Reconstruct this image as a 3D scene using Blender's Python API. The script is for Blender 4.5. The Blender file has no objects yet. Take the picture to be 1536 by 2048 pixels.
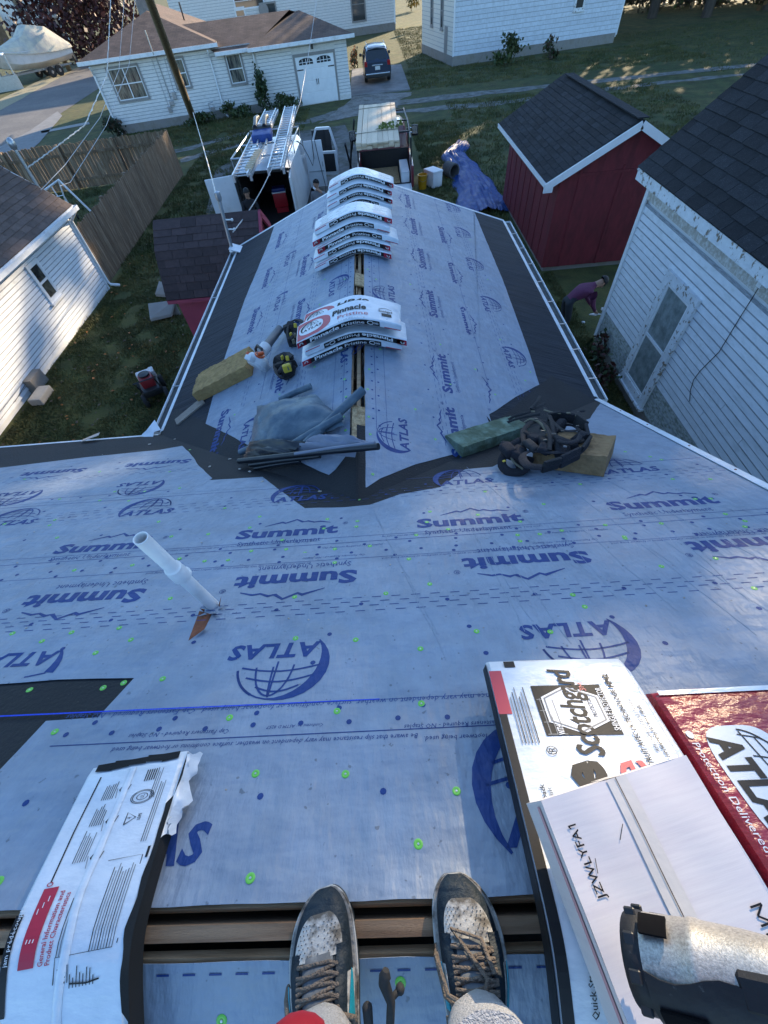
import bpy, bmesh, math, random
from math import sin, cos, tan, pi, radians, sqrt, hypot, atan2
from mathutils import Matrix, Vector as V
import mathutils.noise as mnoise
random.seed(7)
S = bpy.context.scene
COL = S.collection
# ------------------------------------------------------------------ camera, sky, sun, exposure
FPX, PW, PH = 820.0, 1536.0, 2048.0
CAM = V((0, 0, 5.7))
CR = V((0.99673536, -0.03180056, -0.07421146)); CU = V((0.06939762, 0.80719928, 0.58618538)); CF = V((-0.04126241, 0.58942179, -0.80677095))
cd = bpy.data.cameras.new('camera'); cam = bpy.data.objects.new('camera', cd); COL.objects.link(cam)
cam.matrix_world = Matrix(((CR.x, CU.x, -CF.x, CAM.x), (CR.y, CU.y, -CF.y, CAM.y), (CR.z, CU.z, -CF.z, CAM.z), (0, 0, 0, 1)))
cd.sensor_fit = 'VERTICAL'; cd.sensor_height = 24; cd.lens = 24 * FPX / PH
cd.clip_start = 0.02; cd.clip_end = 1500
S.camera = cam
SUN_AZ, SUN_EL = radians(30), radians(16)
w = bpy.data.worlds.new('World'); S.world = w; w.use_nodes = True
nt = w.node_tree; nt.nodes.clear()
sky = nt.nodes.new('ShaderNodeTexSky'); sky.sky_type = 'NISHITA'; sky.sun_disc = False
sky.sun_elevation = SUN_EL; sky.sun_rotation = SUN_AZ; sky.air_density = 1.0; sky.dust_density = 0.6; sky.ozone_density = 2.0
bg = nt.nodes.new('ShaderNodeBackground'); bg.inputs['Strength'].default_value = 0.15
wo = nt.nodes.new('ShaderNodeOutputWorld'); hs0 = nt.nodes.new('ShaderNodeHueSaturation'); hs0.inputs['Saturation'].default_value = 1.0; nt.links.new(sky.outputs[0], hs0.inputs['Color']); tn = nt.nodes.new('ShaderNodeVectorMath'); tn.operation = 'MULTIPLY'; tn.inputs[1].default_value = (.83, 1.0, 1.17); nt.links.new(hs0.outputs[0], tn.inputs[0]); nt.links.new(tn.outputs[0], bg.inputs[0]); nt.links.new(bg.outputs[0], wo.inputs[0])
SUND = V((sin(SUN_AZ) * cos(SUN_EL), cos(SUN_AZ) * cos(SUN_EL), sin(SUN_EL)))
sl = bpy.data.lights.new('sun', 'SUN'); sl.energy = 5.0; sl.angle = radians(0.55); sl.color = (1.0, 0.80, 0.54)
so = bpy.data.objects.new('sun', sl); COL.objects.link(so); so.rotation_euler = SUND.to_track_quat('Z', 'Y').to_euler()
vs = S.view_settings; vs.view_transform = 'Standard'; vs.look = 'None'; vs.gamma = 1; vs.use_curve_mapping = False; vs.exposure = 1.35
S.display_settings.display_device = 'sRGB'
S.cycles.max_bounces = 5; S.cycles.diffuse_bounces = 3; S.cycles.glossy_bounces = 2; S.cycles.transmission_bounces = 3

# ------------------------------------------------------------------ pixel ray -> point on a real plane
def ray(x, y): return (CR * ((x - 768) / FPX) - CU * ((y - 1024) / FPX) + CF).normalized()
def onplane(x, y, n, p0):
    v = ray(x, y); n = V(n); return CAM + v * ((V(p0) - CAM).dot(n) / v.dot(n))
def gz(x, y, z=0.0): return onplane(x, y, (0, 0, 1), (0, 0, z))
def gy(x, y, Y): return onplane(x, y, (0, 1, 0), (0, Y, 0))
def gx(x, y, X): return onplane(x, y, (1, 0, 0), (X, 0, 0))
def at_d(x, y, d): return CAM + ray(x, y) * d

# ------------------------------------------------------------------ mesh helpers
def frame(o, x, y=None, z=None):
    x = V(x).normalized()
    if z is not None and y is None:
        y = V(z).cross(x).normalized(); z = x.cross(y)
    else:
        y = V(y); z = x.cross(y).normalized(); y = z.cross(x)
    o = V(o)
    return Matrix(((x.x, y.x, z.x, o.x), (x.y, y.y, z.y, o.y), (x.z, y.z, z.z, o.z), (0, 0, 0, 1)))
def T(x, y, z): return Matrix.Translation((x, y, z))
def RZ(a): return Matrix.Rotation(a, 4, 'Z')
def RX(a): return Matrix.Rotation(a, 4, 'X')
def RY(a): return Matrix.Rotation(a, 4, 'Y')
I4 = Matrix.Identity(4)
class MB:
    def __init__(s): s.v = []; s.f = []; s.m = []
    def add(s, vs, fs, mi=0, M=None):
        n = len(s.v)
        s.v += [tuple(M @ V(p)) for p in vs] if M is not None else [tuple(p) for p in vs]
        s.f += [tuple(n + i for i in f) for f in fs]; s.m += [mi] * len(fs); return s
    def box(s, c, d, M=None, mi=0, b=0.0, taper=1.0):
        x, y, z = d[0] / 2, d[1] / 2, d[2] / 2
        if b > 0:
            b = min(b, x * .9, y * .9, z * .9)
            vs = []; fs = []
            bm = bmesh.new(); bmesh.ops.create_cube(bm, size=1)
            for v in bm.verts:
                k = taper if v.co.z > 0 else 1
                v.co = V((v.co.x * 2 * x * k, v.co.y * 2 * y * k, v.co.z * 2 * z))
            bmesh.ops.bevel(bm, geom=list(bm.edges), offset=b, segments=1 if b < .01 else 2, affect='EDGES', profile=.6)
            bm.verts.index_update()
            vs = [(v.co.x + c[0], v.co.y + c[1], v.co.z + c[2]) for v in bm.verts]; fs = [[v.index for v in f.verts] for f in bm.faces]; bm.free()
            return s.add(vs, fs, mi, M)
        t = taper
        vs = [(c[0] + a * x * (t if e > 0 else 1), c[1] + g * y * (t if e > 0 else 1), c[2] + e * z) for e in (-1, 1) for g in (-1, 1) for a in (-1, 1)]
        return s.add(vs, [(0, 2, 3, 1), (4, 5, 7, 6), (0, 1, 5, 4), (2, 6, 7, 3), (0, 4, 6, 2), (1, 3, 7, 5)], mi, M)
    def tube(s, pts, r, n=8, mi=0, M=None, cap=True, flat=1.0, closed=False, up=(0, 0, 1)):
        pts = [V(p) for p in pts]; N = len(pts); vs = []; fs = []; u = None
        for i, p in enumerate(pts):
            if closed: t = (pts[(i + 1) % N] - pts[i - 1]).normalized()
            else: t = (pts[min(i + 1, N - 1)] - pts[max(i - 1, 0)]).normalized()
            if u is None:
                u = V(up) - t * t.dot(V(up))
                if u.length < 1e-3: u = V((1, 0, 0)) - t * t.x
            else: u = u - t * t.dot(u)
            u.normalize(); q = t.cross(u); rr = r[i] if isinstance(r, (list, tuple)) else r
            for k in range(n):
                a = 2 * pi * k / n; vs.append(p + (q * cos(a) + u * sin(a) * flat) * rr)
        for i in range(N if closed else N - 1):
            j = (i + 1) % N
            for k in range(n): fs.append((i * n + k, i * n + (k + 1) % n, j * n + (k + 1) % n, j * n + k))
        if cap and not closed: fs += [tuple(range(n - 1, -1, -1)), tuple((N - 1) * n + k for k in range(n))]
        return s.add(vs, fs, mi, M)
    def lathe(s, prof, M=None, n=16, mi=0):
        vs = []; fs = []
        for (r, z) in prof:
            for k in range(n): vs.append((r * cos(2 * pi * k / n), r * sin(2 * pi * k / n), z))
        for i in range(len(prof) - 1):
            for k in range(n): fs.append((i * n + k, i * n + (k + 1) % n, (i + 1) * n + (k + 1) % n, (i + 1) * n + k))
        fs += [tuple(range(n - 1, -1, -1)), tuple((len(prof) - 1) * n + k for k in range(n))]
        return s.add(vs, fs, mi, M)
    def sphere(s, c, r, M=None, mi=0, n=10, m=7):
        r = r if isinstance(r, (tuple, list)) else (r, r, r)
        vs = [(c[0], c[1], c[2] + r[2])]; fs = []
        for j in range(1, m):
            for k in range(n):
                a = pi * j / m; b = 2 * pi * k / n
                vs.append((c[0] + r[0] * sin(a) * cos(b), c[1] + r[1] * sin(a) * sin(b), c[2] + r[2] * cos(a)))
        vs.append((c[0], c[1], c[2] - r[2])); L = len(vs) - 1
        for k in range(n):
            fs.append((0, 1 + k, 1 + (k + 1) % n))
            for j in range(m - 2): fs.append((1 + j * n + k, 1 + (j + 1) * n + k, 1 + (j + 1) * n + (k + 1) % n, 1 + j * n + (k + 1) % n))
            fs.append((L, 1 + (m - 2) * n + (k + 1) % n, 1 + (m - 2) * n + k))
        return s.add(vs, fs, mi, M)
    def slab(s, pts, h, M=None, mi=0):        # polygon in xy extruded down by h
        n = len(pts); p3 = [(p[0], p[1], p[2] if len(p) > 2 else 0) for p in pts]
        vs = p3 + [(p[0], p[1], p[2] - h) for p in p3]
        return s.add(vs, [tuple(range(n)), tuple(range(2 * n - 1, n - 1, -1))] + [(i, n + i, n + (i + 1) % n, (i + 1) % n) for i in range(n)], mi, M)
    def grid(s, fn, nu, nv, mi=0, M=None, thick=0.0):
        vs = [V(fn(i / nu, j / nv)) for i in range(nu + 1) for j in range(nv + 1)]; w = nv + 1
        fs = [(i * w + j, (i + 1) * w + j, (i + 1) * w + j + 1, i * w + j + 1) for i in range(nu) for j in range(nv)]
        if thick:
            nn = [V((0, 0, 0)) for _ in vs]
            for f in fs:
                a = (vs[f[2]] - vs[f[0]]).cross(vs[f[3]] - vs[f[1]])
                for k in f: nn[k] += a
            L = len(vs); vs = vs + [p - q.normalized() * thick for p, q in zip(vs, nn)]
            fs = fs + [tuple(L + k for k in reversed(f)) for f in fs]
            ring = [(i, 0) for i in range(nu + 1)] + [(nu, j) for j in range(1, nv + 1)] + [(i, nv) for i in range(nu - 1, -1, -1)] + [(0, j) for j in range(nv - 1, 0, -1)]
            ids = [i * w + j for i, j in ring]; K = len(ids)
            fs += [(ids[k], L + ids[k], L + ids[(k + 1) % K], ids[(k + 1) % K]) for k in range(K)]
        return s.add(vs, fs, mi, M)
    def beam(s, a, b, wd, h, mi=0, up=(0, 0, 1)):
        a = V(a); b = V(b); d = b - a; u = V(up)
        if abs(d.normalized().dot(u)) > .99: u = V((1, 0, 0))
        M = frame((a + b) / 2, d, z=u - d.normalized() * u.dot(d.normalized()))
        return s.box((0, 0, 0), (d.length, wd, h), M, mi)
    def mesh(s, name, mats, smooth=None):
        me = bpy.data.meshes.new(name); me.from_pydata(s.v, [], s.f)
        for m in (mats if isinstance(mats, (list, tuple)) else [mats]): me.materials.append(m)
        if any(s.m): me.polygons.foreach_set('material_index', s.m)
        if smooth is not None:
            me.polygons.foreach_set('use_smooth', [True] * len(me.polygons)); me.set_sharp_from_angle(angle=radians(smooth))
        me.validate(); return me
WM = {}
def thing(name, label, cat, loc=(0, 0, 0), rz=0.0, group=None, kind=None, M=None):
    o = bpy.data.objects.new(name, None); COL.objects.link(o); o.empty_display_size = .2
    m = M if M is not None else (Matrix.Translation(V(loc)) @ RZ(rz)); o.matrix_world = m; WM[o.name] = m.copy()
    o['label'] = label; o['category'] = cat
    if group: o['group'] = group
    if kind: o['kind'] = kind
    return o
def part(name, mb, mats, parent=None, smooth=None, world=False, label=None, kind=None):
    if parent is not None and world:
        inv = WM[parent.name].inverted(); mb.v = [tuple(inv @ V(p)) for p in mb.v]
    o = bpy.data.objects.new(name, mb.mesh(name, mats, smooth)); COL.objects.link(o)
    if parent is not None: o.parent = parent; WM[o.name] = WM[parent.name]
    else: WM[o.name] = I4
    if label: o['label'] = label
    if kind: o['kind'] = kind
    return o
def single(name, label, cat, mb, mats, smooth=None, group=None, kind=None, loc=None):
    if loc is not None: mb.v = [tuple(V(p) - V(loc)) for p in mb.v]
    o = part(name, mb, mats, None, smooth)
    if loc is not None: o.location = loc
    o['label'] = label; o['category'] = cat
    if group: o['group'] = group
    if kind: o['kind'] = kind
    return o
def setting(name, mb, mats, smooth=None, label=None):
    o = part(name, mb, mats, None, smooth); o['kind'] = 'structure'; o['label'] = label or name.replace('_', ' ') + ' of the neighbourhood lots'; return o
def piece(name, me, M, parent, world=False, label=None):
    o = bpy.data.objects.new(name, me); COL.objects.link(o); o.parent = parent
    o.matrix_local = (WM[parent.name].inverted() @ M) if world else M
    WM[o.name] = WM[parent.name] @ o.matrix_local
    if label: o['label'] = label
    return o
def copy_tree(o, parent=None):
    c = o.copy(); COL.objects.link(c)
    if parent is not None: c.parent = parent
    for ch in list(o.children): copy_tree(ch, c)
    return c

# ------------------------------------------------------------------ materials
def node(nt, t, **kw):
    n = nt.nodes.new(t)
    for k, v in kw.items(): setattr(n, k, v)
    return n
def mat(name, col, rough=.6, var=.12, vs=6.0, bump=0.0, bs=40.0, metal=0.0, rand=0.0, stretch=(1, 1, 1), col2=None, c2s=3.0, c2t=(.45, .62), spec=.5, coord='Object', alpha=1.0, trans=0.0, emit=None, waves=None, detail=5.0, coat=0.0, speck=None):
    m = bpy.data.materials.new(name); m.use_nodes = True; nt = m.node_tree; L = nt.links.new
    p = nt.nodes['Principled BSDF']; p.inputs['Roughness'].default_value = rough; p.inputs['Metallic'].default_value = metal
    p.inputs['Specular IOR Level'].default_value = spec
    if coat: p.inputs['Coat Weight'].default_value = coat
    if alpha < 1: p.inputs['Alpha'].default_value = alpha
    if trans: p.inputs['Transmission Weight'].default_value = trans
    if coord == 'World': src = node(nt, 'ShaderNodeNewGeometry').outputs['Position']
    else: src = node(nt, 'ShaderNodeTexCoord').outputs['Object']
    mp = node(nt, 'ShaderNodeMapping'); mp.inputs['Scale'].default_value = stretch; L(src, mp.inputs[0])
    if rand:
        oi = node(nt, 'ShaderNodeObjectInfo'); ml = node(nt, 'ShaderNodeMath', operation='MULTIPLY'); ml.inputs[1].default_value = 37.0; L(oi.outputs['Random'], ml.inputs[0])
        L(ml.outputs[0], mp.inputs['Location'])
    nz = node(nt, 'ShaderNodeTexNoise'); nz.inputs['Scale'].default_value = vs; nz.inputs['Detail'].default_value = detail; nz.inputs['Roughness'].default_value = .62; L(mp.outputs[0], nz.inputs[0])
    mr = node(nt, 'ShaderNodeMapRange'); mr.inputs[1].default_value = .3; mr.inputs[2].default_value = .7; mr.inputs[3].default_value = 1 - var; mr.inputs[4].default_value = 1 + var; L(nz.outputs[0], mr.inputs[0])
    val = mr.outputs[0]
    if rand:
        r2 = node(nt, 'ShaderNodeMapRange'); r2.inputs[3].default_value = 1 - rand; r2.inputs[4].default_value = 1 + rand; L(oi.outputs['Random'], r2.inputs[0])
        mm = node(nt, 'ShaderNodeMath', operation='MULTIPLY'); L(val, mm.inputs[0]); L(r2.outputs[0], mm.inputs[1]); val = mm.outputs[0]
    base = None
    if col2:
        n2 = node(nt, 'ShaderNodeTexNoise'); n2.inputs['Scale'].default_value = c2s; n2.inputs['Detail'].default_value = 6; n2.inputs['Roughness'].default_value = .65; L(mp.outputs[0], n2.inputs[0])
        cr = node(nt, 'ShaderNodeValToRGB'); cr.color_ramp.elements[0].position = c2t[0]; cr.color_ramp.elements[1].position = c2t[1]
        cr.color_ramp.elements[0].color = (*col, 1); cr.color_ramp.elements[1].color = (*col2, 1); L(n2.outputs[0], cr.inputs[0]); base = cr.outputs[0]
    if speck:       # (colour, scale, threshold)
        n3 = node(nt, 'ShaderNodeTexNoise'); n3.inputs['Scale'].default_value = speck[1]; n3.inputs['Detail'].default_value = 2; L(mp.outputs[0], n3.inputs[0])
        c3 = node(nt, 'ShaderNodeValToRGB'); c3.color_ramp.elements[0].position = speck[2]; c3.color_ramp.elements[1].position = speck[2] + .04; L(n3.outputs[0], c3.inputs[0])
        mx = node(nt, 'ShaderNodeMix', data_type='RGBA'); L(c3.outputs[0], mx.inputs[0]); mx.inputs[7].default_value = (*speck[0], 1)
        if base: L(base, mx.inputs[6])
        else: mx.inputs[6].default_value = (*col, 1)
        base = mx.outputs[2]
    hs = node(nt, 'ShaderNodeVectorMath', operation='SCALE'); L(val, hs.inputs['Scale'])
    if base: L(base, hs.inputs[0])
    else: hs.inputs[0].default_value = col
    L(hs.outputs[0], p.inputs['Base Color'])
    hgt = None
    if bump:
        nb = node(nt, 'ShaderNodeTexNoise'); nb.inputs['Scale'].default_value = bs; nb.inputs['Detail'].default_value = 4; L(mp.outputs[0], nb.inputs[0]); hgt = nb.outputs[0]
        bp = node(nt, 'ShaderNodeBump'); bp.inputs['Strength'].default_value = min(1, bump); bp.inputs['Distance'].default_value = .02 if bump <= 1 else .02 * bump; L(hgt, bp.inputs['Height']); L(bp.outputs[0], p.inputs['Normal'])
    if emit: p.inputs['Emission Color'].default_value = (*emit[0], 1); p.inputs['Emission Strength'].default_value = emit[1]
    return m
def sheet_mat(name, col, rough, crease=1.0):      # woven synthetic underlayment: soft creases, fibre mottling, dust
    m = mat(name, col, rough, .10, 9.0, col2=tuple(c * .84 for c in col), c2s=2.2, c2t=(.35, .7), speck=(tuple(c * .55 for c in col), 38, .70), coord='World')
    nt = m.node_tree; L = nt.links.new; p = nt.nodes['Principled BSDF']; p.inputs['Specular IOR Level'].default_value = .42
    g = node(nt, 'ShaderNodeNewGeometry')
    def nz(sc, mul, dt=4.0):
        mp = node(nt, 'ShaderNodeMapping'); mp.inputs['Scale'].default_value = sc; L(g.outputs[0], mp.inputs[0])
        n = node(nt, 'ShaderNodeTexNoise'); n.inputs['Scale'].default_value = 1; n.inputs['Detail'].default_value = dt; L(mp.outputs[0], n.inputs[0])
        k = node(nt, 'ShaderNodeMath', operation='MULTIPLY'); k.inputs[1].default_value = mul; L(n.outputs[0], k.inputs[0]); return k.outputs[0]
    a = node(nt, 'ShaderNodeMath', operation='ADD'); L(nz((2.2, 5, 2.2), .050 * crease), a.inputs[0]); L(nz((22, 7, 9), .016 * crease), a.inputs[1])
    b = node(nt, 'ShaderNodeMath', operation='ADD'); L(a.outputs[0], b.inputs[0]); L(nz((160, 160, 160), .0006, 2), b.inputs[1])
    bp = node(nt, 'ShaderNodeBump'); bp.inputs['Strength'].default_value = .75; bp.inputs['Distance'].default_value = 1.0; L(b.outputs[0], bp.inputs['Height']); L(bp.outputs[0], p.inputs['Normal'])
    mr = node(nt, 'ShaderNodeMapRange'); mr.inputs[3].default_value = rough - .08; mr.inputs[4].default_value = rough + .12; L(nz((6, 6, 6), 1.0), mr.inputs[0]); L(mr.outputs[0], p.inputs['Roughness'])
    return m
ML = {}
M_sheet = sheet_mat('underlayment_blue', (.275, .326, .400), .46)
M_print = sheet_mat('print_blue', (.010, .045, .200), .55)
M_printl = sheet_mat('fine_print_blue', (.035, .085, .27), .55)
M_felt = mat('felt_black', (.013, .0135, .015), .78, .25, 3.0, .35, 60, speck=((.10, .09, .08), 90, .72), coord='World')
M_feltw = mat('felt_wing', (.028, .026, .026), .75, .3, 1.0, .8, 3.0, stretch=(1.2, 9, 1.2), coord='World', speck=((.09, .085, .08), 60, .7))
M_feltr = mat('mineral_felt', (.026, .029, .036), .82, .35, 2.0, .9, 5.0, stretch=(.6, 6, .6), coord='World', speck=((.065, .07, .08), 60, .66), spec=.3)
M_alum = mat('white_metal_trim', (.74, .76, .78), .38, .08, 5, .15, 20, col2=(.55, .55, .53), c2s=4, c2t=(.52, .75))
M_galv = mat('galvanised', (.42, .44, .46), .36, .15, 9, metal=.75)
M_wood = mat('pine_board', (.42, .27, .15), .7, .22, 3, .3, 30, stretch=(2, 26, 26), col2=(.30, .18, .09), c2s=1.6, rand=.12)
M_woodx = mat('rafter_wood', (.30, .185, .105), .75, .25, 3, .3, 20, stretch=(2.5, 60, 60), col2=(.17, .095, .05), c2s=1.5)
M_osb = mat('osb', (.52, .37, .20), .8, .3, 26, .3, 40, col2=(.30, .19, .09), c2s=30, c2t=(.4, .6))
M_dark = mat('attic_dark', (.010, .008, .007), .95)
M_capg = mat('cap_green', (.17, .56, .07), .35, .05)
M_nail = mat('nail_head', (.55, .55, .52), .35, .1, metal=.8)
M_pvc = mat('white_pvc', (.80, .79, .77), .38, .05, 8, col2=(.62, .60, .56), c2s=6, c2t=(.55, .8))
M_rust = mat('torn_felt_rust', (.22, .075, .035), .85, .3, 12, .4, 40)
M_black = mat('black_plastic', (.018, .018, .020), .42, .2, 12)
M_rubber = mat('black_rubber', (.020, .020, .021), .8, .25, 30, .2, 60)
M_white = mat('white_paint', (.76, .77, .78), .5, .06, 4)
M_chrome = mat('steel', (.55, .56, .58), .25, .1, metal=.9)
M_alumin = mat('ladder_aluminium', (.62, .64, .66), .35, .1, metal=.55)
M_glass = mat('window_glass', (.035, .045, .05), .06, .05, spec=.8)
M_curtain = mat('net_curtain', (.42, .45, .42), .8, .2, 10, stretch=(1, 12, 1))
M_conc = mat('concrete', (.30, .29, .27), .9, .15, 2, .3, 30, coord='World')
M_concd = mat('concrete_slab', (.20, .20, .20), .9, .18, 1.2, .3, 30, coord='World', col2=(.14, .14, .14), c2s=.8)
M_lump = mat('sawn_pine', (.70, .555, .385), .7, .12, 3, .2, 30, stretch=(30, 1.5, 30), rand=.13)
M_skin = mat('skin', (.36, .20, .13), .55, .08, 20)
M_hair = mat('dark_hair', (.012, .010, .009), .6, .2, 60)
# ------------------------------------------------------------------ flat print: text and logos as real thin shapes
_tc = {}
def text_geo(s, bold=0.0, shear=0.0, sp=1.0, res=2):
    k = (s, bold, shear, sp, res)
    if k in _tc: return _tc[k]
    c = bpy.data.curves.new('t', 'FONT'); c.body = s; c.size = 1; c.offset = bold; c.shear = shear; c.space_character = sp; c.resolution_u = res; c.fill_mode = 'FRONT'
    o = bpy.data.objects.new('t', c); COL.objects.link(o)
    dg = bpy.context.evaluated_depsgraph_get(); ev = o.evaluated_get(dg); me = ev.to_mesh()
    vs = [(v.co.x, v.co.y) for v in me.vertices]; fs = [tuple(p.vertices) for p in me.polygons]
    # drop back faces / keep one side
    ev.to_mesh_clear(); bpy.data.objects.remove(o); bpy.data.curves.remove(c)
    x0 = min(v[0] for v in vs); x1 = max(v[0] for v in vs); y0 = 0; y1 = .72
    _tc[k] = ([(v[0] - (x0 + x1) / 2, v[1] - (y0 + y1) / 2) for v in vs], fs, x1 - x0); return _tc[k]
def put_text(mb, s, wd, M=I4, ht=None, bold=0.0, shear=0.0, sp=1.0, mi=0, fn=None, at=(0, 0), res=2, rot=0.0):
    vs, fs, W = text_geo(s, bold, shear, sp, res); kx = wd / W; ky = kx if ht is None else ht / .72
    c, n = cos(rot), sin(rot); pts = []
    for x, y in vs:
        X = x * kx; Y = y * ky; X, Y = X * c - Y * n + at[0], X * n + Y * c + at[1]
        pts.append(fn(X, Y) if fn else (X, Y, 0))
    mb.add(pts, fs, mi, M if fn is None else None); return mb
def ribbon(mb, pts, wds, mi=0, fn=None, at=(0, 0), M=None):
    N = len(pts); vs = []
    for i in range(N):
        a = V(pts[max(i - 1, 0)]); b = V(pts[min(i + 1, N - 1)]); d = (b - a).normalized(); q = V((-d.y, d.x))
        wd = wds[i] if isinstance(wds, (list, tuple)) else wds
        for sgn in (1, -1):
            p = V(pts[i]) + q * wd * .5 * sgn + V(at); vs.append(fn(p.x, p.y) if fn else (p.x, p.y, 0))
    mb.add(vs, [(2 * i, 2 * i + 1, 2 * i + 3, 2 * i + 2) for i in range(N - 1)], mi, M); return mb
def arc(cx, cy, rx, ry, a0, a1, n=14): return [(cx + rx * cos(radians(a0 + (a1 - a0) * i / n)), cy + ry * sin(radians(a0 + (a1 - a0) * i / n))) for i in range(n + 1)]
def disc(mb, x, y, r, n=8, mi=0, fn=None, ry=None):
    ry = ry or r
    vs = [(x + r * cos(2 * pi * k / n), y + ry * sin(2 * pi * k / n)) for k in range(n)]
    mb.add([fn(*p) if fn else (p[0], p[1], 0) for p in vs], [tuple(range(n))], mi); return mb
def globe_logo(mb, s=1.0, fn=None, at=(0, 0), mi=0, name=True, th=1.0):      # half globe with grid over the word
    X, Y = at
    def rb(p, wd): ribbon(mb, [(a * s, b * s) for a, b in p], [k * s for k in wd] if isinstance(wd, list) else wd * s, mi, fn, at)
    R = .178; cx, cy = -.03, .052
    n = 18; rb(arc(cx, cy, R, R, 218, 12, n), [.006 + .052 * sin(pi * min(1, i / n * 1.5)) ** 1.2 * (1 - i / n) ** .6 for i in range(n + 1)])
    rb(arc(cx, cy, R, R, 60, 12, 8), .010 * th)
    for k in (-.42, .05, .45): rb(arc(cx + .02, cy - .01, R * abs(k) + .001, R * .97, 90, 170 if k < 0 else 12, 8), .008 * th)
    rb([(cx + .02, cy + R * .95), (cx + .015, cy + .0)], .008 * th)
    for h, x0, x1 in ((.045, -.165, .16), (.095, -.14, .13), (.14, -.09, .08)): rb([(cx + x0 + (x1 - x0) * i / 8, cy + h - .02 + .025 * sin(pi * i / 8)) for i in range(9)], .008 * th)
    if name: put_text(mb, 'ATLAS', .39 * s, ht=.078 * s, bold=.035, shear=.12, sp=1.08, mi=mi, fn=fn, at=(X + .015 * s, Y - .005 * s))
    return mb
def summit_logo(mb, s=1.0, fn=None, at=(0, 0), mi=0, sub=True, subw=.52):
    X, Y = at
    put_text(mb, 'Summit', .66 * s, ht=.105 * s, bold=.042, sp=1.02, mi=mi, fn=fn, at=(X, Y))
    put_text(mb, '\u00ae', .035 * s, bold=.0, mi=mi, fn=fn, at=(X + .37 * s, Y + .06 * s))
    z = [(-.17, .085), (-.06, .135), (-.035, .118), (.035, .158), (.09, .118), (.115, .13), (.16, .105), (.20, .112), (.27, .085)]
    z2 = [(-.17, .080), (-.06, .115), (-.035, .102), (.035, .142), (.075, .105), (.115, .112), (.16, .092), (.20, .098), (.27, .078)]
    vs = [(a * s + X, b * s + Y) for a, b in z + z2]; n = len(z)
    mb.add([fn(*p) if fn else (p[0], p[1], 0) for p in vs], [(i, n + i, n + i + 1, i + 1) for i in range(n - 1)], mi)
    if sub: put_text(mb, 'Synthetic Underlayment', subw * s, ht=.046 * s, mi=mi, fn=fn, at=(X - .03 * s, Y - .115 * s), res=1)
    return mb
ME_globe = globe_logo(MB()).mesh('printed_globe_logo', M_print); ME_summit = summit_logo(MB()).mesh('printed_summit_logo', M_print)
ME_summit_b = summit_logo(MB(), sub=False).mesh('printed_summit_logo', M_print)

# ------------------------------------------------------------------ the ground
def soil_mat():
    m = mat('lawn', (.046, .060, .013), .95, .45, 1.6, 1.0, 26, col2=(.100, .088, .022), c2s=.45, c2t=(.40, .70), coord='World', speck=((.10, .075, .03), 9, .70), detail=9); return m
M_lawn = soil_mat()
M_gravel = mat('gravel', (.23, .22, .205), .95, .3, 7, .8, 30, coord='World', col2=(.13, .125, .10), c2s=1.3)
M_asph = mat('road_asphalt', (.115, .11, .108), .9, .2, 5, .3, 60, coord='World', col2=(.16, .15, .14), c2s=.25)
g = MB(); g.add([(-600, -300, 0), (600, -300, 0), (600, 900, 0), (-600, 900, 0)], [(0, 1, 2, 3)]); setting('ground', g, M_lawn, label='shaded autumn lawn between the houses, mottled green and brown')
def strip(name, left, right, mt, z, lab, wob=.25, seed=0):
    mb = MB(); N = len(left); vs = []; K = 6
    def lerp(P, t): i = min(int(t), N - 2); return V(P[i]).lerp(V(P[i + 1]), t - i)
    n = (N - 1) * K
    for i in range(n + 1):
        a, b = lerp(left, i / K), lerp(right, i / K); d = (b - a).normalized()
        a = a + d * wob * mnoise.noise((i * .7, seed, 1.3)); b = b + d * wob * mnoise.noise((i * .7, seed, 7.7))
        vs += [(a.x, a.y, z), (b.x, b.y, z)]
    mb.add(vs, [(2 * i, 2 * i + 1, 2 * i + 3, 2 * i + 2) for i in range(n)]); return setting(name, mb, mt, label=lab)
def P2(*px): return [tuple(gz(*p)) for p in px]
# side street at upper left with its kerb strip, drive, alley ruts
strip('road', [gz(-260, 330), gz(0, 218), gz(110, 158), gz(200, 110), gz(330, 40)], [gz(-200, 470), gz(0, 335), gz(95, 245), gz(200, 175), gz(420, 60)], M_asph, .012, 'grey asphalt side street behind the houses', .3)
strip('gravel_verge', [gz(-260, 312), gz(0, 200), gz(110, 146), gz(200, 100)], [gz(-260, 335), gz(0, 222), gz(110, 161), gz(200, 113)], mat('gravel_edge', (.30, .26, .16), .95, .3, 6, .8, 30, coord='World'), .018, 'pale gravel verge along the street', .5, 3)
strip('sidewalk', [gz(82, 263), gz(178, 244)], [gz(84, 267), gz(180, 249)], M_conc, .02, 'thin concrete walk across the lawn by the street', .05)
strip('road_apron', [gz(-10, 300), gz(60, 262), gz(115, 223)], [gz(30, 330), gz(80, 285), gz(125, 232)], mat('apron', (.20, .20, .20), .9, .15, 2, .3, 40, coord='World'), .020, 'concrete apron beside the street', .1, 9)
M_rut = mat('rut_gravel', (.185, .18, .165), .95, .35, 3, .8, 20, coord='World', col2=(.07, .072, .045), c2s=1.8, c2t=(.45, .68))
strip('alley_track', [gz(620, 238), gz(700, 213), gz(830, 197), gz(1000, 178), gz(1150, 163), gz(1560, 122)], [gz(625, 248), gz(700, 222), gz(830, 207), gz(1000, 187), gz(1150, 171), gz(1560, 128)], M_rut, .010, 'far worn gravel wheel track of the alley', .35, 1)
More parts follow.
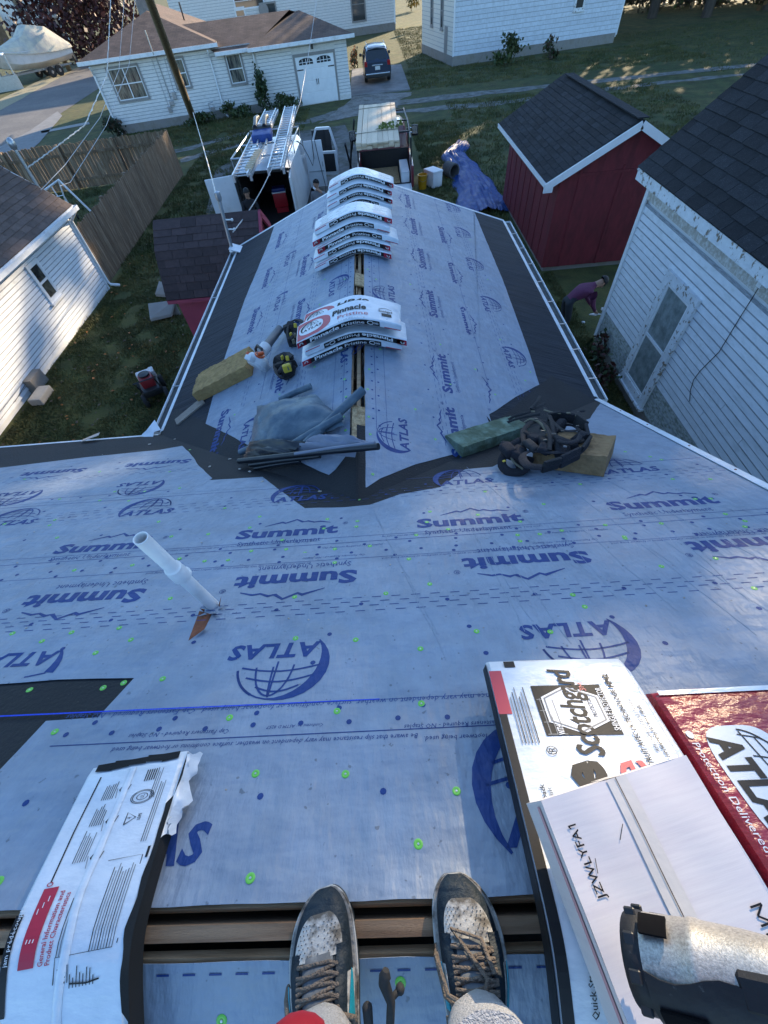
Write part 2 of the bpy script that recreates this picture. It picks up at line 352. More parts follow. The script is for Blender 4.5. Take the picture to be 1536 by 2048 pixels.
strip('alley_track', [gz(700, 225), gz(850, 216), gz(1000, 202), gz(1100, 190), gz(1330, 162), gz(1560, 140)], [gz(700, 231), gz(850, 224), gz(1000, 210), gz(1100, 197), gz(1330, 168), gz(1560, 145)], M_rut, .010, 'near worn gravel wheel track of the alley', .35, 2)
strip('alley_track', [gz(-60, 372), gz(200, 325), gz(365, 297), gz(470, 268), gz(620, 238)], [gz(-60, 380), gz(200, 333), gz(370, 303), gz(470, 274), gz(620, 246)], M_rut, .011, 'gravel wheel track behind the wooden fence', .3, 3)
strip('alley_track', [gz(360, 318), gz(440, 295), gz(560, 262)], [gz(362, 326), gz(440, 303), gz(560, 272)], M_rut, .011, 'second gravel track passing the fence corner', .3, 4)
strip('driveway', [gz(640, 247), gz(668, 226), gz(700, 200), gz(708, 190)], [gz(800, 215), gz(790, 205), gz(822, 190), gz(822, 185)], M_gravel, .014, 'pale gravel drive in front of the garage', .2, 5)
pad = MB(); pad.slab([tuple(gz(*p, .06)) for p in ((700, 192), (820, 178), (802, 128), (704, 138))], .06); setting('parking_pad', pad, M_concd, label='concrete parking pad under the dark car')
gp = MB(); gp.slab([tuple(gz(*p, .03)) for p in ((405, 460), (640, 470), (720, 420), (716, 300), (690, 250), (600, 262), (500, 300), (430, 340))], .02); setting('gravel_patch', gp, mat('worn_gravel', (.12, .12, .115), .95, .35, 3, .8, 25, coord='World', col2=(.06, .062, .045), c2s=1.0), label='worn gravel where the van and pickup stand')

# ------------------------------------------------------------------ the house being re-roofed
TP = .479; HY = hypot(1, TP); RY0 = -.224; RZ0 = 4.35; EY = 3.79; EZ = 2.43; XR, XRR, XL = -.31, 2.37, -2.85; WZ = 3.37; WYE = 9.15
WYA = (RZ0 - WZ) / TP + RY0
MF = frame((0, RY0, RZ0), (1, 0, 0), (0, 1, -TP)); MBK = frame((0, RY0, RZ0), (-1, 0, 0), (0, -1, -TP))
sR = (WZ - EZ) / (XRR - XR); sL = (WZ - EZ) / (XR - XL)
MWR = frame((XR, 0, WZ), (0, -1, 0), (1, 0, -sR)); MWL = frame((XR, 0, WZ), (0, 1, 0), (-1, 0, -sL))
def onM(M, x, y, t=0.0):
    n = M.col[2].to_3d(); o = M.translation; P = onplane(x, y, n, o + n * t); q = M.inverted() @ P; return (q.x, q.y)
def MP(x, y, t=0.0): return onM(MF, x, y, t)
house = thing('roofing_house', 'low house stripped for new shingles, blue printed underlayment and black felt on its roof', 'house', (0, 3, 0))
LM = 4.45
d = MB(); XLm = -7.5
for M, y1, x0, x1 in ((MF, LM, XLm, XRR), (MBK, 4.3, -XRR, -XLm)):
    d.slab([(x0, .047, 0), (x1, .047, 0), (x1, y1, 0), (x0, y1, 0)], .022, M)
part('roof_deck', d, M_wood, house, world=True)
wc = hypot(1, sR); wl = hypot(1, sL); sl_ = .062
d = MB()
d.slab([(-WYA + .12, sl_, 0), (-WYE, sl_, 0), (-WYE, (XRR - XR) * wc, 0), (-EY, (XRR - XR) * wc, 0)], .02, MWR)
d.slab([(WYE, sl_, 0), (WYA - .12, sl_, 0), (EY, (XR - XL) * wl, 0), (WYE, (XR - XL) * wl, 0)], .02, MWL)
part('roof_deck', d, M_wood, house, world=True)
wl_ = MB()
wl_.box((XR + .05, 6.4, 1.2), (4.2, 5.0, 2.4)); wl_.box(((XLm + XRR) / 2, -.2, 1.15), (XRR - XLm - .7, 7.0, 2.3))
part('wall', wl_, M_white, house, world=True)
gb = MB(); yg = WYE - .32
gb.add([(XL + .3, yg, EZ - .1), (XRR - .3, yg, EZ - .1), (XR, yg, WZ - .03), (XL + .3, yg - .04, EZ - .1), (XRR - .3, yg - .04, EZ - .1), (XR, yg - .04, WZ - .03)], [(0, 1, 2), (5, 4, 3), (0, 3, 4, 1), (1, 4, 5, 2), (2, 5, 3, 0)])
part('gable_wall', gb, M_white, house, world=True)
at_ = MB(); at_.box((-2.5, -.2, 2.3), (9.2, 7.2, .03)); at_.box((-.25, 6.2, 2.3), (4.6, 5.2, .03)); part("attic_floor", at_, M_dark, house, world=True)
# timber showing in the ridge slots
rb_ = MB(); rb_.box((-2.5, RY0, RZ0 - .11), (9.6, .03, .2)); part('ridge_board', rb_, M_woodx, house, world=True)
for k, (x0, x1, yy, zz, hh) in enumerate(((-7.4, -.37, RY0 - .055, RZ0 - .052, .020), (-.36, 2.3, RY0 - .052, RZ0 - .050, .024))):
    b = MB(); b.grid(lambda u, v: (x0 + (x1 - x0) * u, yy + (v - .5) * .022 + .006 * mnoise.noise((u * 30, v, k)), zz), 40, 1, thick=hh); part('deck_board', b, M_woodx, house, world=True)
b = MB(); b.box((-2.5, RY0 + .046, RZ0 - .034), (9.6, .014, .018)); part('deck_board', b, M_woodx, house, world=True)
for x in (-6.2, -5.6, -5.0, -4.4, -3.8, -3.2, -2.6, -2.0, -1.42, -.82, -.235, .38, .98, 1.58, 2.1):
    b = MB()
    for sg in (1, -1): b.beam((x, RY0 + sg * .018, RZ0 - .14), (x, RY0 + sg * .9, RZ0 - .14 - .9 * TP), .038, .12)
    part('rafter', b, M_woodx, house, world=True)
b = MB(); b.box((XR, (WYA + WYE) / 2 + .5, WZ - .09), (.035, WYE - WYA - 1.1, .10)); part('ridge_board', b, M_wood, house, world=True)
for y in [2.2 + .61 * i for i in range(11)]:
    b = MB(); b.beam((XR - .02, y, WZ - .16), (XR - .9, y, WZ - .16 - .9 * sL), .038, .12); b.beam((XR + .02, y, WZ - .16), (XR + .9, y, WZ - .16 - .9 * sR), .038, .12)
    part('rafter', b, M_woodx, house, world=True)
for (y0, y1) in ((2.42, 2.86), (5.05, 5.35)):
    b = MB(); b.slab([(-y1, -.05, .006), (-y0, -.05, .006), (-y0, .08, .006), (-y1, .08, .006)], .016, MWR); part('sheathing_patch', b, M_osb, house, world=True)
b = MB(); b.box((XR - .03, 5.2, WZ - .03), (.012, .62, .03)); part('splice_board', b, M_wood, house, world=True)
# felt
b = MB(); b.slab([(XLm, .06, .003), (XRR, .06, .003), (XRR, LM, .003), (XLm, LM, .003)], .002, MF); part('felt_layer', b, M_felt, house, world=True)
b = MB(); b.slab([(-XRR, .06, .003), (-XLm, .06, .003), (-XLm, 4.3, .003), (-XRR, 4.3, .003)], .002, MBK); part('felt_layer', b, M_felt, house, world=True)
b = MB()
b.slab([(-WYA + .15, sl_ + .01, .003), (-WYE, sl_ + .01, .003), (-WYE, (XRR - XR) * wc, .003), (-EY, (XRR - XR) * wc, .003)], .002, MWR)
b.slab([(WYE, sl_ + .01, .003), (WYA - .15, sl_ + .01, .003), (EY, (XR - XL) * wl, .003), (WYE, (XR - XL) * wl, .003)], .002, MWL)
part('felt_layer', b, M_feltr, house, world=True)
# valley felt, its outer edge torn and slightly lifted
def torn(M, pts, t, mt, name='underlayment_sheet', jag=.0, curl=None, lab=None, par=None, dens=.08):
    out = []
    n = len(pts)
    for i in range(n):
        a, b_ = V(pts[i][:2]), V(pts[(i + 1) % n][:2]); k = max(1, int((b_ - a).length / dens)) if jag else 1
        for j in range(k):
            p = a.lerp(b_, j / k)
            if jag and j: p += V((mnoise.noise((p.x * 6, p.y * 6, t)), mnoise.noise((p.x * 6, p.y * 6, t + 9)))) * jag
            out.append((p.x, p.y, t))
    mb = MB(); mb.slab(out, .0012, M); return part(name, mb, mt, par or house, world=True, label=lab)
vl = [onM(MWL, *p) for p in ((317, 872), (352, 818), (400, 838), (430, 855), (500, 885), (560, 905), (640, 945), (705, 930))]
torn(MWL, [(EY, (XR - XL) * wl)] + [(a, b2) for a, b2 in vl[1:]] + [(2.35, sl_), (WYA - .16, sl_)], .005, M_felt, 'valley_felt', .012)
vr = [onM(MWR, *p) for p in ((740, 962), (830, 925), (920, 890), (985, 850), (1075, 775), (1102, 752), (1180, 795))]
torn(MWR, [(-WYA + .16, sl_)] + vr + [(-EY, (XRR - XR) * wc)], .005, M_felt, 'valley_felt', .010)
# underlayment courses
shA = torn(MF, [(XRR, .049), (XRR, .612), (-.2, .612), MP(95, 1446), (-1.40, .40), (-1.62, .049)], .0125, M_sheet, jag=.004)
pB = [MP(*p) for p in ((-300, 1372), (0, 1371), (120, 1362), (270, 1359), (190, 1446))]
V1 = MP(768, 1098)[1]
shB = torn(MF, pB + [(-1.2, .5), (XRR, .5), (XRR, V1), (XLm, V1), (XLm, pB[0][1])], .0095, M_sheet, jag=.004)
V2 = MP(300, 992)[1]
pC = [MP(*p) for p in ((1560, 1010), (1536, 985))]
rk = (XRR, EY * 1.0)
cut = [MP(*p) for p in ((1180, 838), (1120, 858), (1040, 905), (985, 935), (930, 940), (880, 976), (800, 990), (740, 1011), (690, 1016), (610, 1018), (565, 985), (525, 955))]
shC = torn(MF, [(XLm, V1 - .1), (XRR, V1 - .1), (XRR, LM - .1)] + cut + [MP(410, 962), (XLm, V2 + .1)], .0065, M_sheet, jag=.010)
cutD = [MP(*p) for p in ((523, 957), (470, 962), (402, 974), (425, 958), (400, 935), (378, 905), (365, 893), (320, 901), (180, 915), (0, 937), (-120, 952))]
shD = torn(MF, [(XLm, V2), (MP(523, 990)[0], V2)] + cutD + [(XLm, cutD[-1][1])], .0080, M_sheet, jag=.008)
yS = -WYE + .03
pr = [onM(MWR, *p) for p in ((733, 976), (760, 958), (830, 930), (920, 906), (984, 868), (972, 832))]
shR1 = torn(MWR, [(yS, sl_), (-1.95, sl_)] + pr + [(-3.0, 1.31), (yS, 1.31)], .0085, M_sheet, jag=.006)
pr2 = [onM(MWR, *p) for p in ((972, 834), (1030, 795), (1078, 770), (1060, 712), (1005, 560), (965, 465), (946, 418))]
shR2 = torn(MWR, [(yS, 1.26), (-2.96, 1.26)] + pr2 + [(yS, pr2[-1][1])], .0065, M_sheet, jag=.006)
pl = [onM(MWL, *p) for p in ((700, 900), (692, 914), (672, 940), (659, 951), (612, 930), (560, 905), (497, 893))]
shL1 = torn(MWL, [(-yS, sl_), (-yS, 1.12), (3.1, 1.12)] + pl[::-1], .0085, M_sheet, jag=.006)
pl2 = [onM(MWL, *p) for p in ((530, 898), (495, 890), (455, 868), (412, 848), (440, 745), (490, 600), (540, 480))]
shL2 = torn(MWL, [(-yS, 1.02), (3.0, 1.02)] + pl2 + [(-yS, pl2[-1][1])], .0065, M_sheet, jag=.006)
shK = torn(MBK, [(-XRR, .052), (1.6, .052), (7.5, .052), (7.5, 1.1), (-XRR, 1.1)], .0065, M_sheet, jag=.004)
# logos
def logos(sheet, M, t, lst, me, inv):
    for i, p in enumerate(lst):
        q = onM(M, *p[:2], t); piece('printed_logo', me, M @ T(q[0], q[1], t + .0012) @ RZ((pi if inv else 0) + (p[2] if len(p) > 2 else 0)), sheet, world=True)
logos(shB, MF, .0095, ((590, 1160), (1052, 1122), (165, 1198), (1510, 1088)), ME_summit, True)
logos(shB, MF, .0095, ((556, 1304), (1142, 1262)), ME_globe, True)
cutg = globe_logo(MB()); ok_ = [f for f in cutg.f if max(cutg.v[i][1] for i in f) < .10]; cutg.f = ok_; cutg.m = [0] * len(ok_); ME_gcut = cutg.mesh('printed_globe_logo', M_print)
q = onM(MF, 32, 1322, .0095); gl_ = piece('printed_logo', ME_gcut, MF @ T(q[0], q[1], .0107) @ RZ(pi), shB, world=True); gl_['kind'] = 'stuff'
logos(shC, MF, .0065, ((575, 1063), (938, 1040), (1322, 1005), (212, 1092)), ME_summit, False)
logos(shC, MF, .0065, ((292, 1024), (928, 963), (1258, 940), (598, 996), (20, 1045)), ME_globe, False)
logos(shD, MF, .0080, ((105, 945), (315, 927)), ME_summit_b, True)
logos(shD, MF, .0080, ((282, 968), (38, 988)), ME_globe, True)
ME_globeL = globe_logo(MB(), 1.25).mesh('printed_globe_logo', M_print)
ME_word = put_text(MB(), 'ATLAS', .43, ht=.0975, bold=.035, shear=.12, sp=1.08).mesh('printed_word', M_print)
for q, me_ in (((-.815, .185), ME_word), ((.438, .205), ME_globeL)):
    piece('printed_logo', me_, MF @ T(q[0], q[1], .0137), shA, world=True)
logos(shR1, MWR, .0085, ((806, 870),), ME_globe, True)
logos(shR1, MWR, .0085, ((782, 588), (757, 490)), ME_globe, True)
logos(shR1, MWR, .0085, ((888, 745), (862, 606), (842, 516), (826, 452), (814, 402), (906, 862)), ME_summit, True)
logos(shR2, MWR, .0065, ((930, 640), (905, 545), (886, 470), (955, 770)), ME_summit_b, False)
logos(shR2, MWR, .0065, ((1018, 714), (972, 608), (940, 528), (916, 464), (898, 415)), ME_globe, False)
logos(shL1, MWL, .0085, ((600, 625), (610, 530), (640, 440), (565, 745)), ME_summit, True)
logos(shL1, MWL, .0085, ((665, 575), (660, 500), (690, 700)), ME_globe, True)
logos(shL2, MWL, .0065, ((508, 640), (535, 555), (560, 480), (440, 860)), ME_summit_b, True)
logos(shL2, MWL, .0065, ((556, 605), (575, 520), (490, 870)), ME_globe, True)
# fine print: nail dots, dashes, rules and warnings of each course
def fine(sheet, M, t, mt, dots=(), dashes=(), rules=(), texts=(), x0=-3.5, x1=2.3, dot_r=.011, skip=None):
    mb = MB()
    for vv, st, off in dots:
        x = x0 + off
        while x < x1:
            if not skip or skip(x, vv): disc(mb, x, vv + random.uniform(-.006, .006), dot_r, 8)
            x += st
    for vv, ln, gap, off in dashes:
        x = x0 + off
        while x < x1:
            if not skip or skip(x, vv): mb.add([(x, vv - .0022, 0), (x + ln, vv - .0022, 0), (x + ln, vv + .0022, 0), (x, vv + .0022, 0)], [(0, 1, 2, 3)])
            x += ln + gap
    for vv, th in rules: mb.add([(x0, vv - th / 2, 0), (x1, vv - th / 2, 0), (x1, vv + th / 2, 0), (x0, vv + th / 2, 0)], [(0, 1, 2, 3)])
    for s, x, vv, wd, inv in texts: put_text(mb, s, wd, at=(x, vv), rot=pi if inv else 0, res=1, shear=.25)
    MT = M @ T(0, 0, t + .0011); mb.v = [tuple(MT @ V(p)) for p in mb.v]
    return part('fine_print', mb, mt, sheet, world=True, kind='stuff')
W1 = 'Be aware that slip resistance may vary dependent on weather, surface conditions or footwear being used.'
W2 = 'Cap Fasteners Required - NO Staples'; W3 = 'Conforms to: ASTM D 8257'
fine(shA, MF, .0125, M_print, dots=((.53, .17, .03), (.575, .30, .11), (.30, .37, .06)), rules=((.487, .0032),), x0=-1.28, x1=1.0,
     texts=((W1, -.52, .462, 1.05, True), (W2, -.83, .51, .36, True), (W3, -.42, .518, .20, True), (W2, .14, .495, .36, True), (W1, .55, .45, 1.05, True)), dot_r=.010)
fine(shA, MF, .0125, M_printl, texts=((W1 + '  ' + W2, -.35, .598, 1.9, True),), rules=((.607, .002),), x0=-1.2, x1=.6)
q1 = MP(600, 1222)[1]
fine(shB, MF, .0095, M_print, dashes=((q1, .045, .05, 0), (q1 + .03, .045, .05, .05), (q1 - .035, .045, .05, .03), (q1 + .06, .045, .05, .01)),
     dots=((q1 + .01, .41, .1), (V1 - .03, .2, .1), (V1 - .075, .33, .25), (.95, .61, .2), (.80, .7, .4)), rules=((V1 - .09, .003),), x0=-3.6,
     texts=((W1, -1.0, V1 - .11, .95, True), (W1, .35, V1 - .11, .95, True), (W1, 1.6, V1 - .11, .95, True), (W2, -.4, V1 - .06, .36, True), (W2, .9, V1 - .06, .36, True)), skip=lambda x, v: v > .8 or x > -1.0)
q2 = MP(600, 1003)[1]
fine(shC, MF, .0065, M_print, dashes=((q2, .045, .05, 0), (q2 + .04, .045, .05, .05), (q2 - .05, .045, .05, .03), (q2 + .08, .045, .05, .03)), x0=-6, x1=2.3,
     dots=((V1 + .06, .27, .1), (V1 + .11, .36, .2), (q2, .4, .3), (2.0, .55, .1), (2.45, .5, .2)), rules=((V1 + .085, .004), (V1 + .15, .003), (V2 - .05, .004)),
     texts=((W1, -1.0, V1 + .13, .95, False), (W1, .35, V1 + .13, .95, False), (W2, -.3, V1 + .045, .36, False), (W2, 1.0, V1 + .045, .36, False)), skip=lambda x, v: v < V2 or abs(x) > 0.55)
fine(shD, MF, .0080, M_print, dashes=((MP(200, 955)[1], .05, .05, 0), (MP(200, 952)[1], .05, .05, .04)), dots=((V2 + .05, .25, .1), (MP(200, 930)[1], .5, .2)), rules=((V2 + .08, .004),), x0=-6, x1=-1.9)
def wskip(x, v): return True
fine(shR1, MWR, .0085, M_print, x0=-9.1, x1=-2.6, dots=((.13, .13, 0), (.19, .2, .05), (.70, .4, .2), (1.0, .5, .1)), rules=((.16, .004), (.165 + .09, .003)), dashes=((.78, .05, .05, 0), (.82, .05, .05, .04), (.86, .05, .05, .02)))
fine(shR2, MWR, .0065, M_print, x0=-9.1, x1=-3.5, dots=((1.42, .3, 0), (1.9, .45, .05)), rules=((1.40, .004),), dashes=((1.72, .05, .05, 0), (1.76, .05, .05, .04), (1.80, .05, .05, .02)))
fine(shL1, MWL, .0085, M_print, x0=2.9, x1=9.1, dots=((.12, .13, 0), (.18, .2, .05), (.70, .4, .2)), rules=((.15, .004), (.165 + .09, .003)), dashes=((.62, .05, .05, 0), (.66, .05, .05, .04), (.70, .05, .05, .02)))
fine(shL2, MWL, .0065, M_print, x0=3.6, x1=9.1, dots=((1.25, .3, 0), (1.6, .45, .05)), rules=((1.18, .004),), dashes=((1.40, .05, .05, 0), (1.44, .05, .05, .04)))
fine(shK, MBK, .0065, M_print, x0=-2.3, x1=3, dashes=((.075, .03, .033, .02),), dots=((.2, .4, .1),))
# green cap nails
cm = MB(); cm.lathe([(.0125, 0), (.0125, .0012), (.0105, .0022), (.006, .0022), (.0045, .0012), (.0001, .0012)], n=14); cm.lathe([(.0036, .001), (.003, .0028), (.0001, .003)], n=8, mi=1)
ME_cap = cm.mesh('cap_nail', [M_capg, M_nail], 40)
def caps(sheet, M, t, px, world=None):
    for p in px:
        q = onM(M, *p); piece('cap_nail', ME_cap, M @ T(q[0], q[1], t) @ RX(random.uniform(-.06, .06)), sheet, world=True)
caps(shA, MF, .0126, ((113, 1468), (461, 1440), (675, 1427), (843, 1412), (513, 1552), (692, 1553), (913, 1587), (837, 1693), (503, 1761), (2, 1768)))
caps(shB, MF, .0096, ((327, 1361), (193, 1309), (145, 1268), (240, 1259), (27, 1270), (590, 1197), (592, 1280), (712, 1283), (841, 1301), (772, 1190), (953, 1266), (1100, 1267), (1145, 1193), (1507, 1180), (818, 1121), (670, 1128), (457, 1123), (410, 1125), (266, 1133), (150, 1143), (1250, 1080), (1430, 1120), (360, 1120)))
caps(house, MF, .0032, ((60, 1381), (207, 1377), (248, 1367)))
caps(shC, MF, .0066, ((1035, 1072), (1123, 1063), (1322, 1049), (610, 1108), (670, 1100), (740, 1094), (500, 1057), (713, 1055), (715, 1044), (970, 985), (1087, 1010), (1390, 1000), (1450, 1030), (1160, 970), (1420, 960), (1300, 915), (1250, 905), (1345, 960), (860, 1025), (655, 1040), (417, 1070), (115, 1077), (100, 1052), (318, 1045), (520, 1035), (450, 1018), (1040, 1045), (1210, 1052)))
caps(shD, MF, .0081, ((360, 978), (230, 985), (120, 1000), (50, 960), (200, 945), (340, 945), (290, 985)))
caps(house, MF, .0032, ((722, 985), (718, 1000), (540, 930), (380, 900)))
caps(shR1, MWR, .0086, ((735, 780), (737, 835), (740, 870), (742, 893), (745, 950), (738, 740), (760, 700), (735, 660), (830, 820), (900, 770), (880, 690), (950, 740), (870, 880), (752, 560), (735, 540), (820, 570)))
caps(shR2, MWR, .0066, ((1050, 762), (1000, 680), (975, 560), (940, 480), (990, 790), (1060, 745)))
caps(shL1, MWL, .0086, ((690, 760), (693, 795), (688, 835), (692, 862), (685, 700), (640, 610), (685, 640), (630, 735), (650, 560), (690, 560)))
caps(shL2, MWL, .0066, ((520, 700), (470, 830), (540, 570), (560, 790)))
caps(shK, MBK, .0066, ((801, 1960), (446, 2035)))
R9 = random.Random(31)
for k in range(46):
    v_ = R9.choice((V1 - .05, V1 + .05, V1 + .14, 1.0, 1.25, 1.9, 2.3, V2 - .05)); u_ = R9.uniform(-4.5, 2.2)
    if v_ < V2 + .1 and (v_ < 2.0 or abs(u_ + .2) > 1.3): piece('cap_nail', ME_cap, MF @ T(u_, v_ + R9.uniform(-.03, .03), .0096 if v_ < V1 else .0066), shB if v_ < V1 else shC, world=True)
# chalk line on the felt and the sheet
b = MB(); a1, a2 = MP(-40, 1439), MP(760, 1403)
b.add([(a1[0], a1[1] - .003, .0142), (a2[0], a2[1] - .002, .0142), (a2[0], a2[1] + .002, .0142), (a1[0], a1[1] + .003, .0142)], [(0, 1, 2, 3)], 0, MF)
part('chalk_line', b, mat('chalk_blue', (.02, .07, .62), .8, .3, 200), house, world=True)
# creases pressed into the sheet by rope and hoses at the right
b = MB()
for k in range(13):
    x = random.uniform(.1, 1.9); v0 = random.uniform(.75, 1.3); v1 = v0 + random.uniform(.6, 1.6); sl2 = random.uniform(-.05, .28)
    pts = [(x + sl2 * (v0 - v) + .012 * mnoise.noise((v * 5, k, 0)), v, .0100 if v < V1 else .0072) for v in [v0 + (v1 - v0) * i / 16 for i in range(17)]]
    b.tube(pts, .0016, 5, M=MF, flat=.8)
part('crease_line', b, M_sheet, house, world=True, kind='stuff')
# edge metal
de = MB(); de.slab([(XRR - .045, .05, .016), (XRR + .02, .05, .016), (XRR + .02, LM, .016), (XRR - .045, LM, .016)], .004, MF); de.slab([(XRR + .016, .05, .016), (XRR + .02, .05, .016), (XRR + .02, LM, .016), (XRR + .016, LM, .016)], .07, MF)
part('drip_edge', de, M_alum, house, world=True)
de = MB(); de.slab([(XLm, LM - .03, .006), (XL - .02, LM - .03, .006), (XL - .02, LM + .015, .006), (XLm, LM + .015, .006)], .006, MF); part('drip_edge', de, M_alum, house, world=True)
for Mx, x0, x1, y1 in ((MWR, -WYE - .02, -WYE + .035, (XRR - XR) * wc), (MWL, WYE - .035, WYE + .02, (XR - XL) * wl)):
    de = MB(); de.slab([(x0, 0, .012), (x1, 0, .012), (x1, y1, .012), (x0, y1, .012)], .05, Mx); part('drip_edge', de, M_alum, house, world=True)
for Mx, s0, s1, y1 in ((MWR, -WYE, -EY - .05, (XRR - XR) * wc), (MWL, EY + .05, WYE, (XR - XL) * wl)):
    de = MB(); de.slab([(s0, y1 - .03, .007), (s1, y1 - .03, .007), (s1, y1 + .012, .007), (s0, y1 + .012, .007)], .006, Mx); part('drip_edge', de, M_alum, house, world=True)
nm = MB(); nm.lathe([(.008, 0), (.008, .003), (.0001, .004)], n=8); ME_nh = nm.mesh('nail_head', M_rust)
for v in (.9, 1.35, 1.8, 2.3, 2.8, 3.4, 3.9): piece('nail_head', ME_nh, MF @ T(XRR - .01, v, .0162), house, world=True)
def gutter(x, sg, y0, y1, z):
    mb = MB(); w2 = .105
    prof = [(0, 0), (0, -.09), (w2 * .7, -.09), (w2, -.035), (w2, 0), (w2 - .012, 0), (w2 - .012, -.03), (w2 * .65, -.08), (.008, -.08), (.008, 0)]
    n = len(prof); vs = [(x + sg * p[0], y, z + p[1]) for y in (y0, y1) for p in prof]
    mb.add(vs, [(i, (i + 1) % n, n + (i + 1) % n, n + i) for i in range(n)]); gut = part('gutter', mb, M_alum, house, world=True)
    gd_ = MB(); gd_.box((x + sg * w2 * .47, (y0 + y1) / 2, z - .055), (w2 * .80, y1 - y0 - .02, .060)); part('gutter_debris', gd_, M_gutshade, gut, world=True)  # dark fill stands in for the shade inside the trough
    sm = MB(); sm.box((0, 0, 0), (w2, .012, .005)); me = sm.mesh('gutter_strap', M_galv)
    y = y0 + (.4 if sg > 0 else .9)
    while y < y1: piece('gutter_strap', me, T(x + sg * w2 / 2, y, z + .004), gut, world=True); y += .62 if sg > 0 else 2.4
    for yy in (y0, y1):
        e = MB(); e.add([(x + sg * p[0], yy, z + p[1]) for p in prof[:5]] + [(x + sg * p[0], yy + .003, z + p[1]) for p in prof[:5]], [(0, 1, 2, 3, 4), (9, 8, 7, 6, 5)]); part('gutter_end_cap', e, M_alum, gut, world=True)
M_gutshade = mat('gutter_grime', (.05, .055, .055), .8, .4, 14)  # trough shade put into a dark colour
gutter(XRR + .02, 1, EY + .0, WYE - .02, EZ - .005); gutter(XL - .02, -1, EY + .05, WYE - .15, EZ - .005)
b = MB(); b.slab([(-.11, -.16, 0), (.03, -.2, .01), (.05, .02, .03), (.12, .05, .02), (.02, .2, .03), (-.06, .06, .02), (-.12, .02, .0)], .004, T(XL - .10, EY - .02, EZ + .02) @ RX(.2)); part('bent_flashing', b, M_alum, house, world=True)
b = MB(); b.slab([(-.1, -.05, 0), (.1, -.05, .04), (.1, .06, .05), (-.1, .06, 0)], .004, MF @ T(onM(MF, 180, 885)[0], LM - .06, .03) @ RZ(.4)); part('bent_flashing', b, M_galv, house, world=True)
b = MB(); q = onM(MWL, 382, 822); b.box((0, 0, 0), (.16, .42, .02), MWL @ T(q[0] - .02, q[1], .012) @ RZ(.55)); part('weathered_batten', b, mat('weathered_wood', (.30, .25, .20), .9, .3, 4, .4, 30, stretch=(4, 30, 4)), house, world=True)
# vent pipe in its torn opening
pb = V((-.965, .857, 3.80)); b = MB()
b.lathe([(.0285, -.10), (.0285, .40), (.0001, .40)], T(*pb) @ RX(.02), 20); b.lathe([(.034, .36), (.038, .37), (.038, .425), (.036, .43), (.0365, .45), (.032, .455), (.0285, .46), (.0285, .69), (.0245, .69), (.0245, .45), (.0001, .45)], T(*pb) @ RX(.02), 20)
vp = part('vent_pipe', b, M_pvc, house, smooth=40, world=True)
b = MB(); b.lathe([(.0372, .0), (.0395, .004), (.0395, .012), (.0372, .016)], T(pb.x, pb.y, pb.z + .36) @ RX(.02), 20); part('pipe_collar', b, M_pvc, vp, smooth=40, world=True)
b = MB(); q = MP(425, 1222)
for k in range(9):
    a = 2 * pi * k / 9 + random.uniform(-.2, .2); r0, r1 = .036, random.uniform(.05, .085); h = random.uniform(.006, .05)
    b.add([(q[0] + r0 * cos(a - .3), q[1] + r0 * sin(a - .3), .012), (q[0] + r0 * cos(a + .3), q[1] + r0 * sin(a + .3), .012), (q[0] + r1 * cos(a), q[1] + r1 * sin(a), .012 + h), (q[0] + r1 * cos(a), q[1] + r1 * sin(a), .011 + h)], [(0, 1, 2), (1, 0, 3)], k % 2, MF)
part('torn_flap', b, [M_sheet, M_rust], house, world=True)
b = MB(); qa, qb, qc, qd = MP(400, 1225), MP(425, 1232), MP(410, 1262), MP(378, 1285)
b.add([(*qa, .0106), (*qb, .0106), (*qc, .0106), (*qd, .0106)], [(3, 2, 1, 0), (0, 1, 2, 3)], 0, MF); part('torn_opening', b, M_rust, house, world=True)
b = MB(); b.add([(qb[0], qb[1], .012), (qb[0] + .03, qb[1] + .02, .06), (qb[0] + .012, qb[1] - .05, .02)], [(0, 1, 2), (2, 1, 0)], 0, MF); b.add([(qc[0], qc[1], .012), (qc[0] + .025, qc[1] - .01, .035), (qd[0] + .02, qd[1] + .01, .012)], [(0, 1, 2), (2, 1, 0)], 0, MF); part('torn_flap', b, M_sheet, house, world=True)
# bits of debris on the felt
dm = MB(); dm.box((0, 0, 0), (.03, .02, .008), b=.003); ME_db = dm.mesh('debris_scrap', mat('scrap', (.42, .36, .30), .85, .2, 20, rand=.3))
for k in range(70): q = (random.uniform(-3.2, 2.2), random.uniform(.1, 4.2)); piece('debris_scrap', ME_db, MF @ T(q[0], q[1], .013 if q[1] < .6 else .011) @ RZ(random.uniform(0, 3)) @ Matrix.Scale(random.uniform(.15, .4), 4), house, world=True)
for p in ((405, 868), (440, 905), (375, 878), (460, 920), (480, 940), (500, 945), (350, 880), (300, 890), (420, 935), (525, 965), (640, 985)): q = MP(*p); piece('debris_scrap', ME_db, MF @ T(q[0], q[1], .010) @ RZ(random.uniform(0, 3)), house, world=True)
b = MB()
b.slab([(-2.62, -.01, .0062), (-2.62, .16, .0062), (-WYA + .06, .16, .0062), (-WYA + .06, -.01, .0062)], .002, MWR); b.slab([(2.62, -.01, .0062), (2.62, .16, .0062), (WYA - .06, .16, .0062), (WYA - .06, -.01, .0062)][::-1], .002, MWL)
part('valley_felt', b, M_felt, house, world=True)
